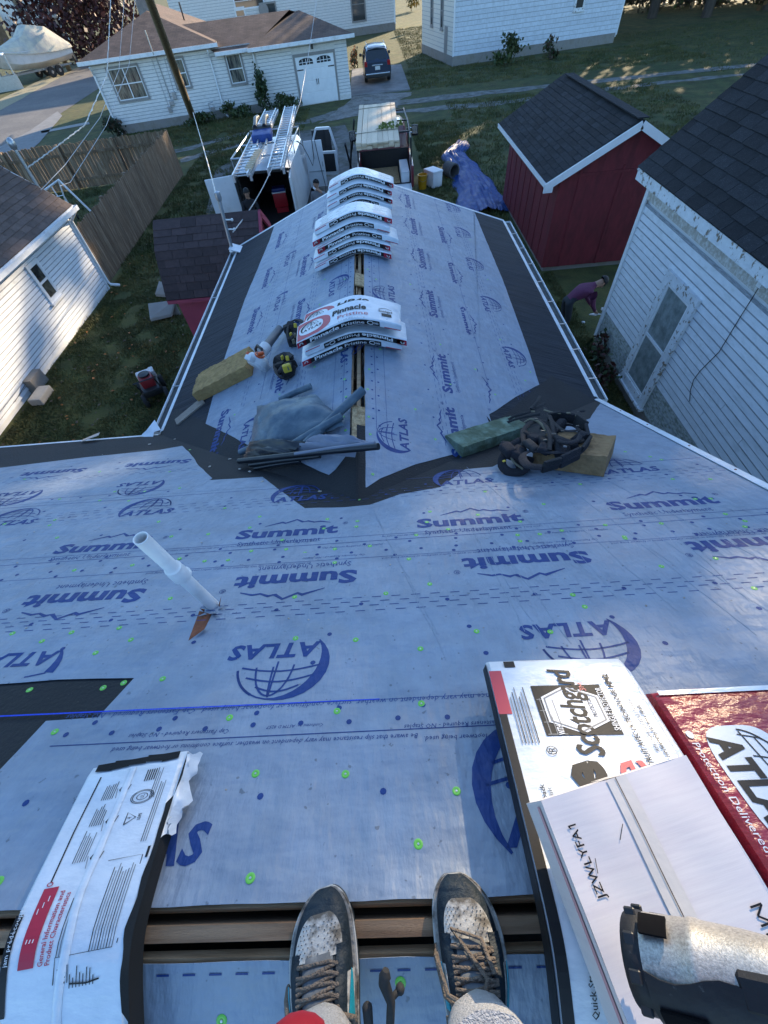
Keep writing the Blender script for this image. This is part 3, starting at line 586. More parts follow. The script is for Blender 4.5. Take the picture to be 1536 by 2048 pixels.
# ------------------------------------------------------------------ shingle bundles
M_wrap = mat('bundle_wrap', (.70, .73, .76), .30, .05, 6, .28, 12, col2=(.60, .64, .68), c2s=5, stretch=(1, 2.2, 1))
M_wrapred = mat('red_wrap', (.33, .016, .030), .30, .12, 6, .5, 16, stretch=(1, 2, 1))
M_ink = mat('black_ink', (.012, .012, .013), .5, .1, spec=.25); M_inkw = mat('white_ink', (.74, .74, .74), .4, .05); M_inkr = mat('red_ink', (.46, .020, .045), .38, .1); M_inkg = mat('grey_ink', (.16, .17, .18), .45, .1)
M_shin = mat('shingle_edge', (.022, .021, .021), .9, .3, 30, .8, 90, stretch=(3, 40, 90))
def sabs(x, r): return sqrt(x * x + r * r) - r
def zwing(p): return WZ + .012 - (.365) * sabs(p[0] - XR, .13)
def zmain(p): return RZ0 + .012 - TP * sabs(p[1] - RY0, .05)
def zslope(p): return RZ0 + .012 - TP * (p[1] - RY0)
class Bun:
    def __init__(s, o, ax, zf, lift, L=1.0, W=.345, H=.068, crush=1.0, seed=0):
        s.o = V((o[0], o[1], 0)); s.x = V((cos(ax), sin(ax), 0)); s.y = V((-sin(ax), cos(ax), 0)); s.zf = zf; s.lift = lift; s.L = L; s.W = W; s.H = H; s.sd = seed; s.cr = crush
    def P(s, a, b, c):
        p = s.o + s.x * a + s.y * b; p.z = s.zf(p) + s.lift + c; return p
    def top(s, off=.0015): return lambda x, y: s.P(x, y, s.H + off + s.wr(x, y))
    def side(s, sg, off=.0022): return lambda x, y: s.P(x * (1 if sg < 0 else -1), sg * (s.W / 2 + off), s.H / 2 + y)
    def wr(s, x, y): return .0035 * s.cr * mnoise.noise((x * 3.2, y * 5, s.sd))
    def wrap(s, n=26):
        mb = MB(); w, h = s.W / 2, s.H; r = .010
        sec = [(-w, r), (-w, h * .5), (-w, h - r), (-w + r, h)] + [(-w + r + (2 * w - 2 * r) * k / 6, h) for k in range(1, 6)] + [(w - r, h), (w, h - r), (w, h * .5), (w, r), (w - r, 0), (0, 0), (-w + r, 0)]
        N = len(sec); vs = []
        for i in range(n + 1):
            a = -s.L / 2 + s.L * i / n; e = 1.0; q = min(i, n - i)
            for b, c in sec:
                c2 = c + (s.wr(a, b) if c > h - .001 else 0)
                if q == 0: c2 = h * .5 + (c2 - h * .5) * .72; b2 = b * .99 + .004 * mnoise.noise((c * 60, b * 20, s.sd))
                else: b2 = b
                vs.append(s.P(a + (0.008 * mnoise.noise((b * 12, c * 30, s.sd + i)) if q == 0 else 0), b2, c2))
        fs = [(i * N + k, (i + 1) * N + k, (i + 1) * N + (k + 1) % N, i * N + (k + 1) % N) for i in range(n) for k in range(N)]
        fs += [tuple(range(N)), tuple(n * N + k for k in range(N - 1, -1, -1))]
        mb.add(vs, fs); return mb
def rect(mb, fn, x0, x1, y0, y1, nx=12, ny=2, mi=0):
    vs = [fn(x0 + (x1 - x0) * i / nx, y0 + (y1 - y0) * j / ny) for i in range(nx + 1) for j in range(ny + 1)]; w_ = ny + 1
    mb.add(vs, [(i * w_ + j, (i + 1) * w_ + j, (i + 1) * w_ + j + 1, i * w_ + j + 1) for i in range(nx) for j in range(ny)], mi); return mb
def blob(mb, fn, cx, cy, rx, ry, n=24, rings=3, mi=0, pw=1.0, clip=None):
    vs = [fn(cx, cy)]
    for j in range(1, rings + 1):
        for k in range(n):
            a = 2 * pi * k / n; cc, ss = cos(a), sin(a); x = cx + rx * j / rings * abs(cc) ** pw * (1 if cc > 0 else -1); y = cy + ry * j / rings * abs(ss) ** pw * (1 if ss > 0 else -1)
            if clip: x = max(clip[0], min(clip[1], x)); y = max(clip[2], min(clip[3], y))
            vs.append(fn(x, y))
    fs = [(0, 1 + k, 1 + (k + 1) % n) for k in range(n)]
    for j in range(rings - 1): fs += [(1 + j * n + k, 1 + (j + 1) * n + k, 1 + (j + 1) * n + (k + 1) % n, 1 + j * n + (k + 1) % n) for k in range(n)]
    mb.add(vs, fs, mi); return mb
INKS = [M_ink, M_inkw, M_inkr, M_inkg]
def side_print(B, root, sg, inv, word='Pinnacle Pristine'):
    fn = B.side(sg); L = B.L; mb = MB(); h = B.H
    f2 = (lambda x, y: fn(-x, -y)) if inv else fn
    rect(mb, f2, -L * .47, L * .30, -h * .36, h * .36, 24, 1, 0); rect(mb, f2, -L * .495, -L * .40, -h * .40, h * .40, 3, 1, 2); rect(mb, f2, L * .34, L * .49, -h * .40, -h * .28, 3, 1, 2)
    part('label_strip', mb, INKS, root, world=True)
    fo = B.side(sg, .0034); f3 = (lambda x, y: fo(-x, -y)) if inv else fo; mb = MB()
    put_text(mb, 'Pinnacle', .30, ht=h * .50, bold=.03, fn=f3, at=(-L * .22, 0), mi=1); put_text(mb, 'Pristine', .22, ht=h * .46, fn=f3, at=(L * .055, 0), mi=1)
    ribbon(mb, arc(L * .215, 0, .028, h * .24, 0, 360, 12), .006, 1, f3); put_text(mb, 'HO', .035, ht=h * .3, bold=.02, fn=f3, at=(L * .27, 0), mi=1)
    ribbon(mb, arc(-L * .455, -h * .1, .02, h * .32, 0, 180, 8), .005, 1, f3); ribbon(mb, arc(-L * .455, -h * .1, .010, h * .32, 0, 180, 8), .003, 1, f3)
    part('printed_text', mb, INKS, root, world=True)
def top_brand(B, root, big, small, inv=False, extra=None, bold=True):
    f = B.top(); fn = (lambda x, y: f(-x, -y)) if inv else f; L, W = B.L, B.W; mb = MB()
    blob(mb, fn, -L * .42, -W * .05, L * .27, W * .46, 28, 4, 2, .75, (-L * .49, L * .5, -W * .47, W * .47))
    part('label_panel', mb, INKS, root, world=True)
    f = B.top(.003); fn2 = (lambda x, y: f(-x, -y)) if inv else f; mb = MB()
    blob(mb, fn2, -L * .35, -W * .02, L * .125, W * .30, 24, 3, 1, .8)
    part('label_panel', mb, INKS, root, world=True)
    f = B.top(.0042); fn3 = (lambda x, y: f(-x, -y)) if inv else f; mb = MB()
    globe_logo(mb, .52, fn3, (-L * .345, -W * .08), 0)
    put_text(mb, big, .34 if bold else .27, ht=.085, bold=.035 if bold else .01, shear=.1, fn=fn3, at=(L * .03, W * .12), mi=0)
    put_text(mb, small, .30, ht=.065, fn=fn3, at=(L * .06, -W * .20), mi=2, shear=.05)
    ribbon(mb, [(-.18 * L, -W * .36), (L * .38, -W * .36)], .004, 3, fn3); put_text(mb, 'built with HP42 technology', .26, ht=.022, fn=fn3, at=(L * .05, -W * .43), mi=3, res=1)
    if extra: put_text(mb, extra, .13, ht=.038, bold=.02, fn=fn3, at=(L * .37, W * .02), mi=0); rect(mb, fn3, L * .33, L * .42, -W * .25, -W * .10, 3, 2, 0); ribbon(mb, [(L * .31, W * .12), (L * .37, W * .2), (L * .43, W * .12)], .008, 3, fn3)
    part('printed_text', mb, INKS, root, world=True)
def scribble_top(B, root):
    f = B.top(.002); mb = MB()
    for k in range(7):
        y = B.W * (-.38 + .12 * k)
        for j in range(4):
            x = -B.L * .42 + .24 * j + random.uniform(-.02, .02); ribbon(mb, [(x, y), (x + random.uniform(.10, .19), y)], .006, random.choice((0, 3, 3, 3, 2)), f)
    rect(mb, f, -B.L * .49, -B.L * .2, -B.W * .48, -B.W * .44, 6, 1, 2)
    part('printed_text', mb, INKS, root, world=True)
GRP = 'shingle bundles stacked over the back wing ridge'
def ridge_bundle(y, lev, dx, rot, lab, inv=False, L=1.04, big=None, small=None, ext=None, scr=False, seed=0, two=True, tinv=False):
    o = (XR - .12 + dx, y, 0); B = Bun(o, rot, zwing, lev * .073, L, .345, .069, seed=seed)
    root = thing('shingle_bundle', lab, 'shingle bundle', (o[0], o[1], WZ + lev * .073), 0, GRP)
    part('wrapper', B.wrap(), M_wrap, root, smooth=35, world=True)
    side_print(B, root, -1, inv)
    if big: top_brand(B, root, big, small, tinv, ext)
    if scr: scribble_top(B, root)
    return B
ridge_bundle(3.95, 0, .03, .05, 'bottom shingle bundle of the stack nearest the leaf blower', False, seed=1)
ridge_bundle(3.96, 1, .09, .00, 'shingle bundle second from the bottom beside the leaf blower, upside down lettering', True, seed=2)
ridge_bundle(4.20, 2, .05, -.06, 'white starter shingle bundle lettered HP42 behind the topmost Pinnacle bundle', False, big='HP42', small='Starter Shingle', seed=3)
ridge_bundle(3.93, 3, .03, .06, 'topmost shingle bundle with red corner and Pinnacle lettering by the leaf blower', False, big='Pinnacle', small='Pristine', ext='Scotchgard', seed=4)
ridge_bundle(6.06, 0, .02, .02, 'lowest shingle bundle of the middle ridge stack', True, scr=True, seed=5)
ridge_bundle(6.14, 1, .02, -.02, 'second lowest shingle bundle of the middle ridge stack', True, seed=6)
ridge_bundle(6.20, 2, .10, .04, 'third shingle bundle up in the middle ridge stack, pushed right', False, L=1.08, seed=7, scr=True)
ridge_bundle(6.30, 3, .02, .03, 'fourth shingle bundle up in the middle ridge stack, just under its top one', False, seed=8)
ridge_bundle(6.42, 4, .06, .02, 'uppermost white wrapped shingle bundle of the middle ridge stack', True, scr=True, seed=9)
ridge_bundle(7.85, 0, .10, .04, 'lowest shingle bundle of the far stack at the gable end', False, seed=10)
ridge_bundle(7.92, 1, .12, .00, 'second shingle bundle up in the far stack at the gable end', True, seed=11)
ridge_bundle(8.04, 2, .12, .00, 'third shingle bundle up in the far gable stack', True, seed=12)
ridge_bundle(8.18, 3, .16, -.03, 'uppermost shingle bundle of the far stack at the gable end', True, scr=True, seed=13)

# near left bundle, wrapper slit open along one side
def fcol(B, ds=0): return lambda x, y: B.P(x, y, B.H + .0018 + B.wr(x, y) + ds)
ax = radians(90 + 7)
BL = Bun((-.812, RY0 - .125), ax, zmain, .0, 1.02, .290, .064, 1.2, 21)
rt = thing('shingle_bundle', 'opened white shingle bundle draped over the ridge by the left shoe, General Information print', 'shingle bundle', (-.82, -.3, 4.3), 0, 'bundles beside the ridge slot')
part('wrapper', BL.wrap(40), M_wrap, rt, smooth=35, world=True)
mb = MB(); f = BL.side(-1, .004); rect(mb, f, -.51, .50, -.031, .027, 40, 2); part('shingle_stack', mb, M_shin, rt, world=True)
mb = MB(); f = fcol(BL, .001)
pts = [(-.51, .151)] + [( -.51 + 1.02 * i / 60, -.141 + .010 * mnoise.noise((i * .33, 2.2, 0)) + (-.009 if i < 30 else .004) - (.02 if i > 52 else 0)) for i in range(61)]
vs = []
for x, y in pts[1:]: vs += [f(x, -.1535), f(x, y)]
mb.add(vs, [(2 * i, 2 * i + 2, 2 * i + 3, 2 * i + 1) for i in range(60)]); part('exposed_shingle_edge', mb, M_shin, rt, world=True)
mb = MB()
for i in range(5): x = .50; y0 = .12 - .05 * i; mb.add([f(.512 + .004 * (i % 2), y0), f(.512, y0 - .05), f(.495 - .008 * random.random(), y0 - .05), f(.498 - .012 * random.random(), y0)], [(0, 1, 2, 3)])
part('exposed_shingle_edge', mb, M_shin, rt, world=True)
def flap(u, v):
    x = .50 - .20 * u + .012 * mnoise.noise((u * 7, v * 3, 1)); y = -.146 - (.036 - .012 * u + .03 * mnoise.noise((u * 4, 5, 5))) * v; z = .060 - .04 * v * v + .03 * mnoise.noise((u * 9, v * 6, 3)) * v
    return BL.P(x, y, z)
mb = MB(); mb.grid(flap, 18, 6, thick=.0012); part('torn_wrapper_flap', mb, M_wrap, rt, smooth=50, world=True)
mb = MB(); f_ = fcol(BL); f = lambda x, y: f_(.245 + .5 * x, y * .95); f1_ = fcol(BL, .001); g1_ = lambda x, y: f1_(.245 + .5 * x, y * .95)
rect(mb, f, -.44, -.10, .132, .150, 14, 1, 0); rect(mb, f, -.29, -.02, .070, .108, 10, 2, 2)
for k in range(3): ribbon(mb, [(-.205, .083 + .008 * k), (-.05 - .02 * k, .083 + .008 * k)], .0022, 1, g1_)
put_text(mb, 'General Information and', .25, ht=.0125, bold=.012, fn=f, at=(-.165, .055), mi=2); put_text(mb, 'Product Characteristics', .24, ht=.0125, bold=.012, fn=f, at=(-.17, .038), mi=2)
put_text(mb, 'jam pr\u00e9d\u00e9coup\u00e9s', .20, ht=.011, fn=g1_, at=(-.17, .141), mi=1, res=1)
for (x0, x1, y0, n, st) in ((-.27, -.04, .018, 4, .0065), (.06, .20, .062, 6, .0062), (.21, .32, .062, 6, .0062), (.33, .44, .062, 6, .0062), (-.27, .03, -.060, 9, .0068), (.10, .40, -.107, 3, .0065), (-.38, -.30, -.02, 8, .008), (.30, .46, -.085, 3, .0065)):
    for k in range(n):
        e = x1 - random.uniform(0, .05); ribbon(mb, [(x0 + (e - x0) * i / 4, y0 - st * k) for i in range(5)], .0021, 0 if (x1 - x0) < .12 or k % 3 == 0 else 3, f)
for x0 in (.02, .17, .32):          # the three nailing diagrams
    ribbon(mb, [(x0, .012), (x0 + .028, .006), (x0 + .05, .018), (x0 + .085, .004), (x0 + .095, .010)], .0032, 0, f); ribbon(mb, [(x0 + .05, .018), (x0 + .045, -.008), (x0 + .07, -.012)], .0026, 0, f); ribbon(mb, [(x0 + .01, .020), (x0 + .06, .026)], .0018, 3, f)
ribbon(mb, [(.0, .098 - .0004 * 0), (.20, .100), (.46, .098)], .0042, 0, f); ribbon(mb, arc(-.006, .098, .007, .007, 0, 360, 10), .0028, 2, f)
for r in (.033, .028, .016): ribbon(mb, arc(.315, -.062, r, r, 0, 360, 20), .0022, 0, f)
put_text(mb, 'UL', .018, ht=.012, fn=f, at=(.315, -.062), mi=0); ribbon(mb, [(.19, -.038), (.245, -.038), (.217, -.066), (.19, -.038)], .0032, 0, f); put_text(mb, '4', .008, ht=.013, fn=f, at=(.218, -.047), mi=0); put_text(mb, 'LDPE', .03, ht=.009, bold=.02, fn=f, at=(.217, -.076), mi=0)
put_text(mb, 'PRI', .052, ht=.020, bold=.03, shear=.2, fn=f, at=(-.335, .002), mi=0); ribbon(mb, [(-.36, -.014), (-.30, -.012)], .003, 3, f)
ribbon(mb, [(-.36, .02), (-.27, .02), (-.27, -.115), (-.27, -.115)], .0022, 0, f); ribbon(mb, [(.045, -.035), (.045, -.125), (-.26, -.125)], .0022, 0, f); rect(mb, f, .03, .075, -.140, -.133, 3, 1, 0)
for k in range(5): ribbon(mb, [(.395, -.05 - .007 * k), (.455, -.05 - .007 * k)], .0035, 0, f)
ribbon(mb, [(-.365, -.02), (-.372, -.06), (-.365, -.09)], .006, 0, f)
part('printed_text', mb, INKS, rt, world=True)
mb = MB(); mb.tube([BL.P(-.5 + .034 * i, .003 + .012 * mnoise.noise((i * .3, 0, 5)), BL.H + .002 + BL.wr(-.5 + .034 * i, .003)) for i in range(30)], .010, 6, flat=.45); part('wrapper_seam', mb, M_wrap, rt, smooth=60, world=True)
# near right bundles
def near_bundle(lab, u0, v_top, W, lift, sd, L=1.02, m=None, ax=90.0):
    cy = RY0 + v_top / HY - L / 2 + .02
    B = Bun((u0, cy), radians(ax), zmain, lift, L, W, .080, 1.6, sd); r = thing('shingle_bundle', lab, 'shingle bundle', (u0, cy, 4.3), 0, 'bundles beside the ridge slot')
    part('wrapper', B.wrap(40), m or M_wrap, r, smooth=35, world=True); return B, r
Bq, rq = near_bundle('white shingle bundle under the Scotchgard printed bundle, only its edge showing', .530, .655, .44, .0, 31)
mb = MB(); rect(mb, Bq.side(1, .003), -.5, .5, -.036, .03, 30, 1, 0); part('label_strip', mb, INKS, rq, world=True)
Bs, rs = near_bundle('white shingle bundle with big Scotchgard print, lying under the white carton', .462, .665, .445, .086, 32, ax=88.5)
KS = .74
def ks(g): return lambda x, y: g(.505 - (.505 - x) * KS, y)
f0_ = fcol(Bs); f = ks(f0_); hw = .445 / 2; mb = MB()
rect(mb, f0_, -.5, .43, hw - .024, hw - .001, 40, 1, 0); rect(mb, f, .27, .46, hw - .040, hw - .0005, 6, 1, 2); rect(mb, f, .475, .505, hw - .09, hw - .055, 2, 1, 0)
rect(mb, f, .185, .385, -.105, .105, 8, 6, 0); rect(mb, Bs.side(1, .003), -.5, .5, -.036, .036, 30, 1, 0)
for k in range(4): ribbon(mb, [(.19 + .045 * k, .045), (.19 + .045 * k, .100)], .003, 3, ks(fcol(Bs, .0008))); 
for k in range(3): ribbon(mb, [(.19, .055 + .018 * k), (.33, .055 + .018 * k)], .003, 3, ks(fcol(Bs, .0008)))
part('label_panel', mb, INKS, rs, world=True)
mb = MB(); f2 = ks(fcol(Bs, .0012))
hexp = [(.19, 0), (.235, .085), (.335, .085), (.385, 0), (.335, -.085), (.235, -.085)]
mb.add([f2(.285, 0)] + [f2(*p) for p in hexp], [(0, 1 + i, 1 + (i + 1) % 6) for i in range(6)], 1); part('label_panel', mb, INKS, rs, world=True)
mb = MB(); f3 = ks(fcol(Bs, .0022))
ribbon(mb, [(.285 + (x - .285) * .9, y * .9) for x, y in hexp + hexp[:1]], .005, 3, f3)
put_text(mb, 'Scotchgard', .345, ht=.070, bold=.022, shear=.15, fn=f3, at=(.287, .004), mi=0, sp=.95); put_text(mb, '3', .012, ht=.020, bold=.008, fn=f3, at=(.363, -.048), mi=2); [ribbon(mb, q_, .0032, 2, f3) for q_ in ([(.374, -.055), (.374, -.041)], [(.392, -.055), (.392, -.041)], [(.374, -.041), (.383, -.050)], [(.383, -.050), (.392, -.041)])]; put_text(mb, 'PROTECTOR', .075, ht=.013, bold=.01, fn=f3, at=(.29, -.052), mi=0)
put_text(mb, 'SHINGLE PROTECTOR', .17, ht=.017, bold=.01, fn=f3, at=(.285, -.094), mi=1); put_text(mb, 'WITH', .035, ht=.017, bold=.02, fn=f3, at=(.205, .062), mi=1)
put_text(mb, '\u2022 CONSTRUIT AVEC LA TECHNOLOGIE', .34, ht=.014, bold=.02, fn=f3, at=(.19, -.135), mi=0); put_text(mb, 'HP42', .06, ht=.016, bold=.05, fn=f3, at=(.40, -.136), mi=0)
put_text(mb, 'Pinnacle', .60, ht=.12, bold=.04, fn=f3, at=(-.20, .055), mi=0); put_text(mb, 'Pristine', .52, ht=.11, bold=.012, fn=f3, at=(-.16, -.065), mi=2); put_text(mb, '\u00ae', .03, fn=f3, at=(.135, .105), mi=0)
put_text(mb, 'Quick Start Installation Instructions located on the back', .50, ht=.0125, bold=.012, fn=f3, at=(-.22, .160), mi=0, res=1); put_text(mb, 'To download a full set of instructions please visit', .40, ht=.011, fn=f3, at=(-.18, .143), mi=0, res=1)
put_text(mb, 'Atlas Signature Select System', .19, ht=.011, fn=f3, at=(.22, -.168), mi=0, res=1); put_text(mb, 'com/warranty for more details', .19, ht=.011, bold=.02, fn=f3, at=(.20, -.184), mi=0, res=1)
for k in range(6): ribbon(mb, [(.16, .176 - .009 * k), (.34 + .02 * (k % 3), .176 - .009 * k)], .0028, 0 if k % 2 else 3, f3)
for k in range(160): x = random.gauss(-.30, .018); y = random.uniform(.02, .17); ribbon(mb, [(x, y), (x + .004, y + random.uniform(-.003, .003))], .0018, 0, f3)
part('printed_text', mb, INKS, rs, world=True)
Br, rr_ = near_bundle('red shingle bundle with large white ATLAS panel right of the white carton', .985, .545, .425, .0, 33, m=M_wrapred)
f0 = Br.top(.002); f = lambda x, y: f0(-(-.25 + (x + .155) * .56), -(-.108 + (y + .085) * .66)); mb = MB()
blob(mb, f, -.16, -.015, .255, .155, 40, 5, 1, .55); part('label_panel', mb, INKS, rr_, world=True)
f1 = Br.top(.0035); f = lambda x, y: f1(-(-.25 + (x + .155) * .56), -(-.108 + (y + .085) * .66)); fq = lambda x, y: f1(-x, -y); mb = MB()
put_text(mb, 'ATLAS', .42, ht=.115, bold=.045, fn=f, at=(-.155, -.085), mi=0, sp=1.05)
for k in range(5): ribbon(mb, [(-.37 + .1 * k, -.015), (-.35 + .095 * k, .06), (-.30 + .07 * k, .12)], .006, 0, f)
for k in range(3): ribbon(mb, [(-.385 + .03 * k, .0 + .045 * k), (-.16, .02 + .045 * k), (.06 - .03 * k, .0 + .045 * k)], .006, 0, f)
ribbon(mb, arc(-.16, -.015, .235, .14, 10, 175, 22), .008, 0, f)
put_text(mb, 'Protection Delivered', .235, ht=.020, fn=fq, at=(-.235, -.190), mi=1, res=2); blob(mb, fq, -.375, -.190, .011, .010, 10, 1, 1)
part('printed_text', mb, INKS, rr_, world=True)
mb = MB(); rect(mb, Br.top(.002), .495, .51, -.2, .2, 2, 6, 1); rect(mb, Br.top(.002), .38, .51, -.212, -.17, 4, 2, 1); rect(mb, Br.top(.002), -.5, -.17, -.21, .21, 8, 4, 1); part('label_panel', mb, [M_ink, M_wrap], rr_, world=True)

# ------------------------------------------------------------------ white carton with tape and the power tool on it
M_card = mat('white_carton', (.64, .60, .60), .7, .02, 5, .02, 7, stretch=(1.5, 26, 1), col2=(.61, .565, .575), c2s=3)
M_tape = mat('packing_tape', (.62, .575, .53), .3, .03, 20, .06, 30)
ZT = 4.705; c0, c1 = gz(1082, 1601, ZT), gz(1372, 1510, ZT); ux = (c1 - c0).normalized(); uy = V((ux.y, -ux.x, 0)); BW = (c1 - c0).length; BD = .50; BH = .165
MBX = frame(c0, ux, (-ux.y, ux.x, 0))      # x along far edge, y away from viewer; box extends to -y
bx = thing('carton', 'white cardboard carton marked JZWLYFA1 lying on the Scotchgard bundle', 'box', M=MBX @ T(BW / 2, -BD / 2, -BH))
b = MB()
b.grid(lambda u, v: (BW * u, -BD * v, .004 * mnoise.noise((u * 3, v * 4, 2)) - .003 * (abs(u - .5) < .02)), 26, 30)
b.add([(0, 0, -.001), (BW, 0, -.001), (BW, -BD, -.001), (0, -BD, -.001), (.004, -.004, -BH), (BW - .004, -.004, -BH), (BW - .004, -BD, -BH), (.004, -BD, -BH)], [(0, 4, 5, 1), (1, 5, 6, 2), (2, 6, 7, 3), (3, 7, 4, 0), (4, 7, 6, 5)])
b.v = [tuple(MBX @ V(p)) for p in b.v]; part('carton_body', b, M_card, bx, smooth=30, world=True)
def ftop(x, y): return MBX @ V((x, y, .0016 + .004 * mnoise.noise((x / BW * 3, -y / BD * 4, 2))))
b = MB(); rect(b, ftop, BW * .44, BW * .57, -BD, 0, 4, 24); rect(b, lambda x, y: MBX @ V((x, .0015, y)), BW * .43, BW * .56, -.08, 0, 2, 2); part('tape_strip', b, M_tape, bx, world=True)
b = MB(); fl = lambda x, y: ftop(x, y) + V((0, 0, .0012)); ribbon(b, [(BW * .5, -BD * i / 20) for i in range(21)], .0018, 0, fl)
part('flap_gap', b, mat('gap_shadow', (.06, .05, .05), .9), bx, world=True)
b = MB(); put_text(b, 'JZWLYFA', .098, ht=.0150, bold=.006, fn=ftop, at=(.038, -.105), rot=pi / 2); ribbon(b, [(.0455, -.049), (.0305, -.049)], .0024, 0, ftop); ribbon(b, [(.0342, -.0535), (.0308, -.0492)], .0022, 0, ftop); put_text(b, 'ade in China', .200, ht=.0215, bold=.006, fn=ftop, at=(.279, -.350), rot=-pi / 2); [ribbon(b, sg_, .0030, 0, ftop) for sg_ in ([(.2685, -.2185), (.2895, -.2185)], [(.2685, -.2415), (.2895, -.2415)], [(.2895, -.2190), (.2725, -.2300)], [(.2725, -.2300), (.2895, -.2410)])]
for k in range(9): x, y = random.uniform(.05, .32), random.uniform(-.4, -.03); ribbon(b, [(x, y), (x + random.uniform(-.02, .02), y - .02)], .0012, 0, ftop)
b.m = [0] * len(b.f); part('printed_text', b, M_ink, bx, world=True)
b = MB(); b.add([MBX @ V(p) for p in ((-.0012, -.01, -.03), (-.0012, -BD, -.03), (-.0012, -BD, -.05), (-.0012, -.01, -.05))], [(0, 1, 2, 3)]); part('printed_text', b, mat('pink_ink', (.55, .30, .32), .6), bx, world=True)
M_toolb = mat('tool_black', (.014, .015, .018), .55, .25, 20, .08, 90, col2=(.16, .16, .155), c2s=60, c2t=(.66, .86), spec=.3); M_tools = mat('cast_magnesium', (.40, .38, .35), .42, .35, 260, .10, 500, metal=.55)
M_eyeb = mat('vent_black', (.005, .005, .006), .9, spec=.1)
pa, pb_ = gz(1268, 1915, 4.770), gz(1600, 1990, 4.885); MG = frame(pa, (pb_ - pa).normalized(), z=(0, 0, 1))
ng = thing('power_tool', 'silver and black power tool lying on the white carton', 'power tool', M=MG)
MX = RY(pi / 2)
b = MB(); b.lathe([(.0001, 0), (.052, .0), (.056, .006), (.056, .020), (.054, .026)], MX, 28); part('front_ring', b, M_toolb, ng, smooth=35)
b = MB(); b.lathe([(.0545, .026), (.055, .06), (.056, .085), (.0575, .088), (.0575, .096), (.056, .099), (.054, .15), (.050, .19), (.043, .215), (.0001, .216)], MX, 32); part('housing', b, M_tools, ng, smooth=35)
b = MB(); b.grid(lambda u, v: (.028 + .18 * u, (.0590 - .0095 * u * u) * cos(radians(90 + 7 * sin(u * 9) + (238 - 7 * sin(u * 9)) * v)), (.0590 - .0095 * u * u) * sin(radians(90 + 7 * sin(u * 9) + (238 - 7 * sin(u * 9)) * v))), 10, 14, thick=.002); part('lower_shell', b, M_toolb, ng, smooth=35)
for a in (20, 60, 100, 140, -60, -100, -20):
    b = MB(); b.box((.014, .0555 * cos(radians(a)), .0555 * sin(radians(a))), (.016, .016, .006), b=.002); part('vent_slot', b, M_black, ng)
for k, (a, x0_, l_) in enumerate(((138, .036, .055), (42, .030, .036), (215, .036, .05))):
    b = MB(); b.grid(lambda u, v: (x0_ + l_ * u, .0615 * cos(radians(a - 13 + 26 * v)), .0615 * sin(radians(a - 13 + 26 * v))), 3, 6, thick=.004); part('air_vent', b, M_eyeb, ng)
b = MB(); b.tube([(.105, -.055, .018), (.13, -.056, .010), (.17, -.052, .008), (.185, -.048, .015)], .003, 6); part('trim_rib', b, M_tools, ng)
b = MB(); b.box((.17, .0, .046), (.07, .04, .022), b=.006); b.box((.245, 0, .0), (.10, .075, .085), b=.02); b.box((.31, -.01, -.02), (.06, .05, .05), b=.012); part('grip_housing', b, M_toolb, ng, smooth=35)
b = MB(); b.tube([(.24, .02, -.03), (.27, .08, -.06), (.33, .16, -.066)], .017, 10); part('handle', b, M_rubber, ng, smooth=50)
b = MB(); b.tube([(.05, -.058, .006), (.09, -.0592, .004), (.16, -.056, .002)], .0025, 6); part('trim_rib', b, M_inkw, ng)

# two rubber dipped hooks standing between the shoes
hk = thing('hook_tool', 'dark rubber coated two prong hook standing between the shoes', 'hand tool', (-.09, -.33, 4.30))
b = MB(); p0, p1, p2, p3 = gz(772, 1940, 4.47), gz(768, 1965, 4.46), gz(782, 2005, 4.45), gz(780, 2060, 4.42); b.tube([p0, p0.lerp(p1, .5), p1, p2, p3, p3 + V((0, -.08, -.10))], [.007, .0125, .0120, .0088, .0085, .0085], 10); part('prong', b, M_rubber, hk, smooth=60, world=True)
b = MB(); p1, p2 = gz(734, 2008, 4.45), gz(738, 2060, 4.42); b.tube([p1, p1.lerp(p2, .12), p2, p2 + V((.02, -.08, -.10))], [.006, .0105, .0095, .0085], 10); part('prong', b, M_rubber, hk, smooth=60, world=True)
b = MB(); p1 = gz(800, 1978, 4.43); b.sphere(p1, (.010, .010, .012)); b.tube([p1, gz(785, 1995, 4.44)], .006, 8); part('rubber_knob', b, M_rubber, hk, smooth=60, world=True)

